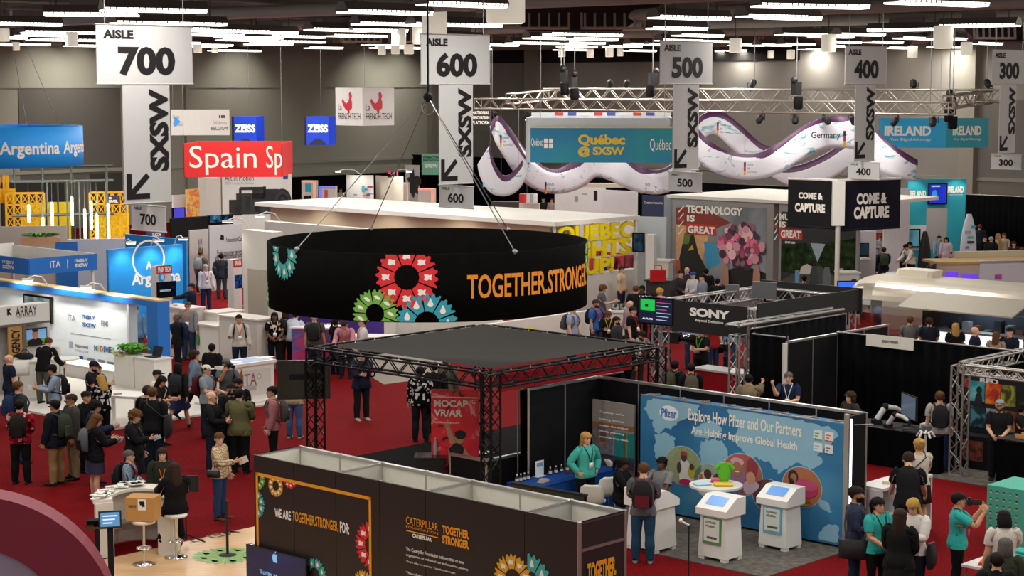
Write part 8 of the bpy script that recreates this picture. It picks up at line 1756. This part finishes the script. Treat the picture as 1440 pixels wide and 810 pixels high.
a = p(131,564,1.72,100,'phoneR',('jacket','161c30'),('trousers',BK),('curly','k'),'person in a navy hoodie with hand to face behind the long haired woman')
a = p(132,583,1.68,120,'phone',('jacket',BK),('skirt',PLS),('long','n'),'long haired woman in black blazer and plaid skirt with bare legs',shoes='151518'); backpack(a,'grey and black backpack on the woman in the plaid skirt','55565a',BK); hand_thing(a,'phone','white phone in the hand of the woman in the plaid skirt','phone','R','phone',WT)
a = p(187,577,1.74,80,'phoneR',('coat','0e0e10'),('trousers',BK),('curly','n'),'curly haired person in a long black coat looking down at a phone'); shoulder_bag(a,'tan shoulder bag across the long black coat','7a4a24',1,.82,.1,.16); hand_thing(a,'phone','pale phone held by the person in the long black coat','phone','R','phone','9fb4c8')
a = p(181,634,1.49,85,'clasp',('shirt',PLB),('trousers',JN),('short','g'),'grey haired man in a blue plaid shirt at the reception desk',lany=RDL); backpack(a,'black backpack on the blue plaid shirt')
a = p(228,631,1.56,8,'stand',('jacket','23291f'),('trousers',DG),('bob','b'),'woman in a dark green jacket with orange lanyard behind the desk',lany=ORG)
a = person(0,0,1.70,205,'perch',('jacket',BK),('trousers',BK),('long','b'),'long haired woman in black sitting on a white stool at the desk',at=Vector((s2.x,s2.y,.02)),seat=.80,head=(20,8),lod=0)
a = p(308,609,1.63,75,'phoneR',('shirt',PLY),('trousers','2a3c5c'),('short','n'),'man in a yellow plaid shirt and jeans standing alone by the brown wall',head=(-48,-14),shoes='5a3a24',lod=0); shoulder_bag(a,'small black hip bag on the yellow plaid shirt man',BK,-1,.98,.12,.14,False); hand_thing(a,'cup','small white cup held by the man in the yellow plaid shirt','cup','R','paper',WT)
a = p(207,543,1.74,160,'stand',('shirt',BK),('trousers',NV),('short','b'),'man in black half hidden behind the broad man in the black sweater')
a = p(214,545,1.82,176,'stand',('shirt','121214'),('trousers','131a2a'),('short','n'),'broad man in a black sweater seen from behind left of the crowd'); shoulder_bag(a,'large black rucksack hanging at the side of the broad man','121214',-1,.98,.2,.46)
a = p(225,529,1.66,70,'phone',('tee',BK),('shorts',BK),('long','k'),'woman with long black hair in a black top holding a phone',skin_='o'); shoulder_bag(a,'beige tote bag of the woman with long black hair','b09a78',-1,.84,.14,.34)
a = p(221,521,1.64,70,'stand',('tee',WT),('trousers',DG),('hat','b'),'woman in dark cap and white top by the laptop',z=.05,ex='cap=1a1a1c ')
a = p(250,510,1.68,170,'walk',('shirt','131512'),('skirt','2a3050'),('bob','k'),'dark haired woman in black jumper and blue skirt seen from behind'); backpack(a,'small dark backpack on the woman in the blue skirt','23252a',one=True)
a = p(273,493,1.78,110,'walk',('shirt','66788a'),('trousers','12151c'),('curly','b'),'curly haired man in a grey blue shirt walking away'); shoulder_bag(a,'small black camera bag of the man in the grey blue shirt',BK,-1,1.05,.12,.2)
a = p(298,484,1.68,165,'stand',('jacket','0e0e12'),('trousers',BK),('short','k'),'man in a black suit jacket seen from behind by the ITA counter')
a = p(290,514,1.76,70,'talk',('tee','7d8790'),('trousers','1b2436'),('hat','b'),'man in white cap and grey T-shirt gesturing with both hands',ex='cap=cfcabc '); backpack(a,'dark red backpack on the man in the white cap','4a1420',one=True)
a = p(318,505,1.78,35,'camera',('tee','4c5054'),('trousers',BK),('hat','b'),'bearded man in grey cap holding up a camera',skin_='t',ex='cap=5c5c5c beard'); hand_thing(a,'camera','black camera held up by the man in the grey cap','camera','R','photo',BK)
a = p(297,551,1.74,80,'crossed',('shirt','141416'),('trousers','141c30'),('bald','g'),'bald man with glasses and crossed arms in a black shirt',ex='glasses')
a = p(325,540,1.76,15,'clasp',('shirt',BK),('trousers',BK),('short','k'),'bearded man with glasses in a black jumper facing the viewer',skin_='t',ex='beard glasses')
a = p(335,533,1.76,30,'stand',('tee',BK),('trousers',BK),('hat','k'),'bearded man in a black cap behind the olive jacket',skin_='t',ex='cap=121214 beard'); shoulder_bag(a,'black camera bag with a yellow strap beside the olive jacket','16161a',1,1.1,.16,.22)
a = p(336,547,1.78,172,'crossed',('jacket','5d5b3c'),('trousers',BK),('short','d'),'man in an olive green jacket seen from behind')
a = p(383,544,1.76,-80,'stand',('shirt',STR),('trousers','141416'),('short','k'),'man in a pink striped shirt and sunglasses facing left',ex='glasses'); backpack(a,'grey sling backpack on the pink striped shirt','4c4844','5a5650')
a = p(413,516,1.74,175,'stand',('shirt','a08c70'),('trousers','3a5478'),('short','n'),'person in blue jeans behind the large black screen',shoes='8a8a88')
# behind the left counters
a = p(249,441,1.80,-85,'reach',('jacket','101014'),('trousers',BK),('bald','k'),'dark skinned man in a black jacket with orange lanyard reaching left',skin_='d',lany=ORG); backpack(a,'navy backpack on the man with the orange lanyard','18223c')
a = p(264,425,1.80,0,'stand',('shirt','77797c'),('trousers',JN),('short','n'),'man in a grey sweater with orange lanyard by the low white counter',lany=ORG,ex='glasses'); shoulder_bag(a,'green shopping bag of the man in the grey sweater','3a8a3c',1,.62,.12,.3,False)
a = p(269,399,1.78,-70,'reach',('jacket','161d33'),('trousers',JN),('short','b'),'man in a navy blazer pointing at the screen on the pillar',skin_='t')
a = p(289,372,1.76,25,'stand',('shirt','cbc3c4'),('trousers','1e2a44'),('short','w'),'white haired man in a white shirt with a red lanyard',lany=RDL)
a = p(311,357,1.80,180,'back',('jacket','2a2e38'),('trousers','3a3a3c'),('short','k'),'man in dark grey with hands clasped behind his back')
a = p(282,353,1.76,160,'stand',('jacket','5a5444'),('trousers',BK),('short','n'),'man with a pale grey backpack by the sideways lettered poster'); backpack(a,'pale grey backpack by the sideways lettered poster','7e848a')
a = p(143,358,1.74,180,'stand',('jacket',BK),('trousers',BK),('short','k'),'person in black left of the blue Argentina wall'); backpack(a,'pale grey backpack left of the blue Argentina wall','8a8c90')
a = p(191,431,1.78,20,'stand',('jacket','55789a'),('trousers','46505c'),('short','n'),'man in a light blue jacket seen through the gap in the ITALY wall')
a = p(336,443,1.80,12,'bag',('shirt','b9b3aa'),('trousers','121a2e'),('short','k'),'man in a white shirt with backpack straps and orange lanyard',skin_='t',lany=ORG); backpack(a,'black backpack of the man in the white shirt')
a = p(386,440,1.74,8,'clasp',('tee',FLDK),('trousers','12151e'),('bob','k'),'dark skinned woman in a dark floral top',skin_='d',lany=WT)
a = p(402,436,1.74,155,'stand',('tee','b8b2a6'),('trousers','3a2c1e'),('bob','b'),'woman in white top and brown trousers with a black backpack'); backpack(a,'black backpack on the woman in brown trousers'); hand_thing(a,'ball','bright orange pouch held by the woman in brown trousers','pouch','R','paper','e05a1a')
a = p(412,438,1.74,170,'lean',('shirt','b6bcc8'),('trousers',BK),('short','k'),'man in a pale shirt leaning over the painted counter')
a = p(442,441,1.82,176,'stand',('tee','4a443e'),('trousers','141c30'),('bald','n'),'bald man in a brown T-shirt seen from behind'); backpack(a,'black backpack on the bald man in the brown T-shirt')
a = p(472,448,1.66,140,'clasp',('tee',BK),('trousers',BK),('pony','k'),'woman in black talking to the man in the pink shirt',skin_='t')
a = p(486,446,1.78,-5,'lean',('shirt','b9828e'),('trousers',NV),('short','b'),'man in a pink shirt bending over the white counter',lany=ORG)
a = p(510,448,1.74,-75,'clasp',('shirt','c8c4c2'),('trousers',BK),('short','b'),'man in a white shirt facing left at the white counter',lany=ORG)
a = p(508,493,1.78,25,'phone',('jacket','14192a'),('trousers','0f1116'),('short','k'),'man in a navy jacket standing alone under the black truss',shoes='8c8a86'); backpack(a,'brown backpack of the man in the navy jacket','3a2a20')
a = p(591,516,1.80,178,'stand',('shirt',FLBW),('trousers','15171c'),('short','k'),'man in a black and white floral shirt under the truss'); shoulder_bag(a,'black shoulder bag of the man in the floral shirt',BK,-1,.86,.2,.3)
a = p(612,510,1.74,170,'stand',('jacket',BK),('trousers',BK),('short','b'),'person all in black right of the floral shirt')
a = p(628,503,1.72,150,'stand',('jacket','4a4a38'),('trousers',DG),('short','n'),'person in an olive jacket behind the red banner')
# right of the ring
a = p(805,430,1.78,60,'stand',('tee','8a94ac'),('trousers','1a2236'),('short','b'),'man in a pale blue T-shirt just below the ring edge'); backpack(a,'grey backpack just below the ring edge','4a4648')
a = p(838,422,1.82,45,'stand',('tee','2c5aa0'),('trousers','22304a'),('short','b'),'man in a bright blue T-shirt with a red lanyard',skin_='t',lany=RDL,ex='beard'); backpack(a,'black backpack on the bright blue T-shirt')
a = p(846,401,1.80,85,'phoneR',('tee','4c4f58'),('trousers','6a5c48'),('curly','n'),'red blond man looking at his phone before the white low wall'); hand_thing(a,'phone','phone in the hand of the red blond man','phone','R','phone',BK)
a = p(855,437,1.68,5,'phone',('shirt',BK),('trousers',BK),('pony','n'),'woman in black with yellow badge next to the bright blue T-shirt',ex='glasses',lany='b8a020')
a = p(867,446,1.76,65,'stand',('shirt','2e2f30'),('trousers',BK),('short','d'),'bearded man in dark grey at the end of the truss',ex='beard')
a = p(886,423,1.76,-60,'stand',('shirt','9a8088'),('trousers',DG),('bald','n'),'bald man in a dusty pink shirt behind the black T-shirt')
a = p(890,432,1.80,55,'stand',('tee',BK),('trousers',DG),('short','d'),'man in a black T-shirt with a red lanyard near the green screen',lany=RDL)
a = p(894,402,1.80,178,'stand',('shirt','101014'),('trousers',BK),('short','n'),'short haired man in black seen from behind at the white low wall')
a = p(903,402,1.74,-30,'stand',('jacket','1a1a1e'),('trousers',BK),('fringe','k'),'dark skinned person facing the short haired man in black',skin_='d',lany=RDL)
a = p(928,406,1.70,130,'stand',('shirt','c08a90'),('trousers',DG),('curly','y'),'blonde woman in pink above the green screen')
a = p(918,412,1.72,-90,'stand',('jacket',BK),('trousers',BK),('curly','k'),'dark curly haired person left of the blonde woman in pink')
a = p(896,461,1.76,25,'lean',('shirt','8a8480'),('trousers',DG),('short','d'),'smiling dark haired man leaning in by the left SONY tower',ex='beard',lany=WT)
a = p(880,472,1.72,40,'stand',('jacket',BK),('trousers',BK),('short','k'),'dark haired man behind the right corner of the truss canopy',skin_='t')
# sony stand
a = p(986,460,1.78,-35,'crossed',('tee','15171a'),('trousers',BK),('short','g'),'man in black polo with folded arms under the SONY sign',lany='5a9a3a',shoes='111113')
a = p(949,508,1.70,140,'clasp',('jacket','15161a'),('trousers',BK),('fringe','k'),'dark haired visitor with camouflage backpack at the SONY counter'); backpack(a,'camouflage green backpack at the SONY counter','3c3a2a','4a4632')
a = p(972,512,1.70,178,'clasp',('jacket','141418'),('trousers',BK),('short','k'),'visitor with brown grey backpack at the SONY counter'); backpack(a,'brown grey backpack at the SONY counter','4a4238','5a5246')
a = p(1053,527,1.72,170,'chin',('jacket','7d7058'),('trousers',DG),('short','k'),'person in a beige jacket with a raised hand at the right SONY tower')
a = p(973,436,1.78,170,'stand',('shirt','8a9cb8'),('trousers',JN),('short','n'),'man in a pale blue shirt behind the SONY sign')
a = p(1028,440,1.78,160,'stand',('shirt','7a8cae'),('trousers','2a3a5a'),('short','b'),'man in a blue shirt behind the right half of the SONY sign')
a = p(1003,446,1.74,30,'stand',('tee','9a2024'),('trousers',JN),('short','b'),'person in a red T-shirt behind the SONY sign')
# blue health stand
a = p(824,609,1.70,35,'hips',('shirt','43a89a'),('trousers',BK),('long','y'),'blonde woman in a teal jumper with hands on hips',lany='2a2a2a',lod=0)
a = person(0,0,1.66,70,'sit',('jacket',BK),('trousers','1a2236'),('pony','k'),'dark haired woman in black sitting at the white kiosk',at=G(873,742),seat=.47,skin_='d',head=(0,12),lod=0)
a = p(905,652,1.80,172,'phone',('shirt','55565c'),('trousers','1d3d55'),('short','n'),'man in grey sweater and jeans seen from behind at the kiosk',shoes='7a7c7c',lod=0); backpack(a,'black and maroon backpack on the man in the grey sweater','1b1819','5a1624')
a = person(0,0,1.68,-40,'sit',('tee','7c7a78'),('trousers',DG),('fringe','k'),'person in a grey T-shirt sitting behind the kiosk by the blue graphic',at=G(930,742),seat=.47,skin_='d',lod=0)
# right
a = p(1109,524,1.80,-15,'chin',('tee','162340'),('trousers',BK),('short','g'),'smiling man in navy with hand at his chin behind the blue wall',lany=WT)
a = p(1196,552,1.66,-60,'stand',('jacket','2a2624'),('trousers',BK),('curlylong','b'),'woman with curly brown hair behind the end of the blue wall')
a = p(1322,551,1.80,172,'stand',('tee','a39c94'),('trousers','1d2b48'),('short','n'),'man in pale T-shirt and jeans beside the silver truss tower',shoes='4a3626',lod=0,lany=ORG); backpack(a,'black backpack on the man in the pale T-shirt')
a = p(1406,563,1.74,-20,'clasp',('tee','141416'),('trousers',BK),('hat','n'),'man in a grey cap and black T-shirt before the film posters',ex='cap=8a8a88 beard')
st_ = G(1392,690) + U*.8; stool(st_ + U*.5,'red stemmed bar stool under the seated curly haired woman',0.014,'3a3434')
a = person(0,0,1.68,60,'perch',('dress','121214'),None,('curly','k'),'woman with black curly hair in a black dress sitting on the red stool',at=st_ + U*.5,seat=.80,skin_='t',shoes='5a3a2a',head=(0,22),lod=0)
a = p(1293,618,1.70,-165,'clasp',('vest','c4bcae'),('skirt',BK),('bun','y'),'blonde woman in a cream sleeveless top at the cubby shelf',lod=0); shoulder_bag(a,'large black handbag of the woman in the cream top',BK,1,.82,.2,.28)
a = p(1278,636,1.84,168,'lean',('tee','111113'),('trousers','131a30'),('short','b'),'big man in a black T-shirt leaning on the cubby shelf',lod=0)
a = p(1204,685,1.78,75,'bag',('shirt',PLN),('trousers','1a2234'),('short','d'),'bearded man in a navy plaid shirt by the blue graphic',skin_='t',ex='beard',lod=0); shoulder_bag(a,'big black messenger bag of the man in navy plaid','0f0f10',-1,.84,.2,.3)
a = p(1235,701,1.66,30,'clasp',('tee','2f9c94'),('tights',BK),('pony','k'),'smiling dark haired woman in a teal T-shirt holding a camera',skin_='o',lany='16161a',lod=0); hand_thing(a,'camera','small camera hanging at the chest of the smiling woman in teal','camera','R','camera',BK)
a = p(1266,717,1.68,150,'clasp',('coat','141314'),('trousers','16203a'),('long','b'),'brown haired woman in a long black jacket seen from behind',lod=0)
a = p(1286,701,1.70,-35,'phone',('shirt','cdc6bf'),('trousers','161c2c'),('long','y'),'blonde woman in a white blouse facing the brown haired woman',lod=0); shoulder_bag(a,'dark jacket hung over the arm of the blonde woman in white','14151a',1,.86,.1,.42,False)
a = p(1348,694,1.68,82,'camera',('tee','2f9c94'),('tights','0f1114'),('short','k'),'woman in a teal T-shirt taking a photograph',skin_='o',lany='16161a',lod=0); hand_thing(a,'camera','black camera with long lens raised by the woman in teal','camera','R','photo',BK)
a = p(1413,720,1.68,176,'phoneR',('tee','c9c1b4'),('trousers',BK),('bob','k'),'woman in a cream T-shirt facing the teal dotted box',lod=0); hand_thing(a,'phone','phone held by the woman at the teal dotted box','phone','R','phone','6a8ab0')
a = p(1414,758,1.66,165,'stand',('jacket','34372a'),('trousers',DG),('bob','g'),'person with grey brown hair in an olive jacket at the lower right',lod=0)
a = p(1402,778,1.70,172,'stand',('jacket','131315'),('trousers',BK),('short','d'),'dark haired man in black at the bottom right corner',lod=0)
# trailer customers
for x,y,h,f,tp_,hr,lab in ((1280,445,1.78,170,('tee','5c5f58'),('short','n'),'man in a grey T-shirt at the nose of the silver trailer'),(1307,447,1.80,165,('tee','151a28'),('short','b'),'short haired man in a navy T-shirt second from left at the trailer hatch'),(1344,455,1.70,178,('tee','101014'),('long','y'),'blonde long haired woman in black at the trailer hatch'),(1371,460,1.76,60,('tee','171d2c'),('bald','n'),'bald man in dark navy at the trailer hatch'),(1401,467,1.68,150,('shirt','8a7a68'),('long','n'),'brown haired woman in beige at the trailer hatch'),(1420,461,1.80,-40,('tee','12182a'),('short','k'),'dark haired man in a navy T-shirt at the right end of the trailer')):
    p(x,y,h,f,'clasp',tp_,('trousers',BK),hr,lab)
# rear right
for x,y,h,f,po,tp_,hr,lab in ((1195,353,1.68,50,'stand',('jacket','2a2c2c'),('bob','n'),'woman in a dark jacket beside the white banner pole'),(1238,330,1.74,0,'phone',('shirt','8a8e94'),('short','n'),'man in pale grey in the white booth doorway'),(1270,338,1.78,60,'lean',('tee','4c5258'),('short','k'),'man in a grey T-shirt leaning over the pale blue table'),(1282,341,1.78,-65,'lean',('shirt','c0bcb2'),('short','k'),'man in a white shirt leaning over the pale blue table'),
        (1321,332,1.66,15,'stand',('jacket','7f9fb4'),('short','k'),'person in a pale blue jacket right of the black surfboard'),(1331,334,1.64,-20,'stand',('coat','b7a8b0'),('bob','k'),'woman in a pale pink coat right of the black surfboard'),(1341,316,1.90,-85,'stand',('shirt','c4c0b8'),('short','k'),'tall man in a white shirt left of the white surfboard'),(1316,362,1.70,-60,'lean',('tee','45464c'),('short','n'),'man in dark grey bending behind the trailer roof'),(1340,354,1.70,-80,'stand',('tee','202026'),('short','k'),'man in black close to the wooden bar'),
        (1378,316,1.80,160,'stand',('jacket','1c2230'),('short','r'),'red haired man in dark blue right of the white surfboard'),(1385,332,1.70,20,'stand',('jacket',BK),('short','k'),'person in black behind the grey haired man'),(1394,333,1.74,165,'stand',('jacket','17181a'),('short','w'),'grey haired man in black near the black curtain'),(1404,329,1.68,60,'stand',('shirt','a8955a'),('long','y'),'blonde woman in mustard yellow near the black curtain'),(1412,328,1.68,-30,'stand',('shirt','b8a690'),('long','n'),'brown haired woman in cream near the black curtain'),(1426,340,1.70,0,'stand',('jacket','2a2420'),('curly','b'),'curly haired person near the right edge'),(1437,349,1.68,-60,'stand',('shirt','8a4a44'),('short','n'),'person in a reddish shirt at the right edge')):
    q = p(x,y,h,f,po,tp_,('trousers','14161c'),hr,lab)
    if x == 1341: backpack(q,'black backpack on the tall man in the white shirt')
q = p(1243,348,1.78,178,'clasp',('shirt','1a2030'),('trousers',DG),('short','b'),'man with a green backpack before the white logo wall'); backpack(q,'green backpack before the white logo wall','2f3a24','3a4630')
p(1201,393,1.76,-30,'stand',('jacket','14203a'),('trousers',BK),('short','b'),'man in a dark blue suit by the bright blue screen')
# pavilion and posters
for x,y,h,f,po,tp_,hr,lab in ((874,375,1.74,60,'stand',('tee','c0ae94'),('short','b'),'man in a beige T-shirt behind the exclamation mark'),(862,352,1.74,0,'talk',('shirt','7a2a34'),('short','k'),'person in a maroon shirt behind the yellow letters'),(885,347,1.72,0,'stand',('shirt','8a3a44'),('long','b'),'woman in dark red behind the yellow S'),(847,354,1.74,160,'stand',('tee','2a3a5a'),('short','k'),'person in blue behind the yellow H'),(899,346,1.78,100,'stand',('shirt',STB),('short','n'),'person in a striped shirt at the right end of the yellow letters'),(918,335,1.76,175,'stand',('tee','121216'),('long','k'),'woman with long black hair in black right of the white pillar'),(932,342,1.82,175,'stand',('shirt','93a8c6'),('short','n'),'man in a sky blue shirt seen from behind right of the pavilion'),(940,330,1.80,-40,'stand',('shirt','7f98b8'),('short','b'),'man in blue facing the man in the sky blue shirt'),
        (966,376,1.76,-30,'stand',('jacket','2a2c3c'),('bald','n'),'bald man in dark blue before the technology poster'),(975,383,1.74,-50,'clasp',('shirt','b8b4b8'),('hat','b'),'man in a blue cap and pale shirt before the technology poster'),(988,386,1.78,-70,'stand',('shirt','6f7884'),('short','k'),'man in a grey shirt before the technology poster'),(993,378,1.74,170,'stand',('jacket','14141a'),('short','k'),'person in black behind the man in the grey shirt'),(957,381,1.74,30,'clasp',('jacket','3a2c30'),('short','d'),'dark haired man at the left of the technology poster'),(1009,392,1.72,150,'stand',('jacket','101014'),('short','k'),'dark haired visitor below the flower print'),(1091,393,1.74,165,'stand',('jacket','18181c'),('short','n'),'visitor in black at the left of the music poster'),(1131,388,1.76,178,'stand',('jacket','121216'),('short','k'),'dark haired visitor in the middle of the music poster')):
    q = p(x,y,h,f,po,tp_,('trousers','1a2236'),hr,lab,ex='cap=24408a ')
# rear left and middle
for x,y,h,f,po,tp_,hr,lab in ((494,287,1.80,70,'stand',('shirt','8c1a2a'),('short','b'),'man in a dark red shirt before the curved logo wall'),(481,291,1.74,160,'stand',('shirt','55575a'),('short','n'),'man in grey left of the dark red shirt'),(467,291,1.74,165,'stand',('shirt','16181e'),('short','k'),'man in black before the violet lit pillar'),(452,286,1.78,100,'stand',('shirt','b8b0a4'),('hat','k'),'man in cream with a dark cap before the violet lit pillar'),(502,305,1.70,60,'stand',('shirt','8a94a8'),('short','n'),'man in pale blue near the rim of the ring'),(522,307,1.72,60,'stand',('tee','7a7a80'),('short','b'),'leftmost of three people looking over the ring rim'),(529,309,1.70,30,'stand',('tee','9a5a4a'),('short','b'),'middle of three people looking over the ring rim'),(535,308,1.70,-40,'stand',('tee','3a3a40'),('short','k'),'rightmost of three people looking over the ring rim'),(429,290,1.74,0,'stand',('shirt','8a9098'),('hat','b'),'person in a red cap before the salmon lit pillar'),(479,265,1.78,30,'stand',('shirt','b2a898'),('short','b'),'person in cream standing high behind the violet lit pillar'),
        (764,278,1.74,0,'stand',('jacket','1c1c20'),('short','k'),'person in black behind the far book shelf'),(776,279,1.72,-30,'stand',('shirt','a08a80'),('bob','b'),'woman right of the far book shelf'),(692,258,1.72,-60,'stand',('shirt','9fb0c4'),('short','k'),'man in pale blue below the glowing cyan screen'),(100,348,1.74,90,'stand',('jacket','2a2420'),('short','b'),'person in dark brown behind the blue ITA canopy')):
    q = p(x,y,h,f,po,tp_,('trousers','14161c'),hr,lab,ex='cap=a81c24 ' if x == 429 else 'cap=1a1a1c ')
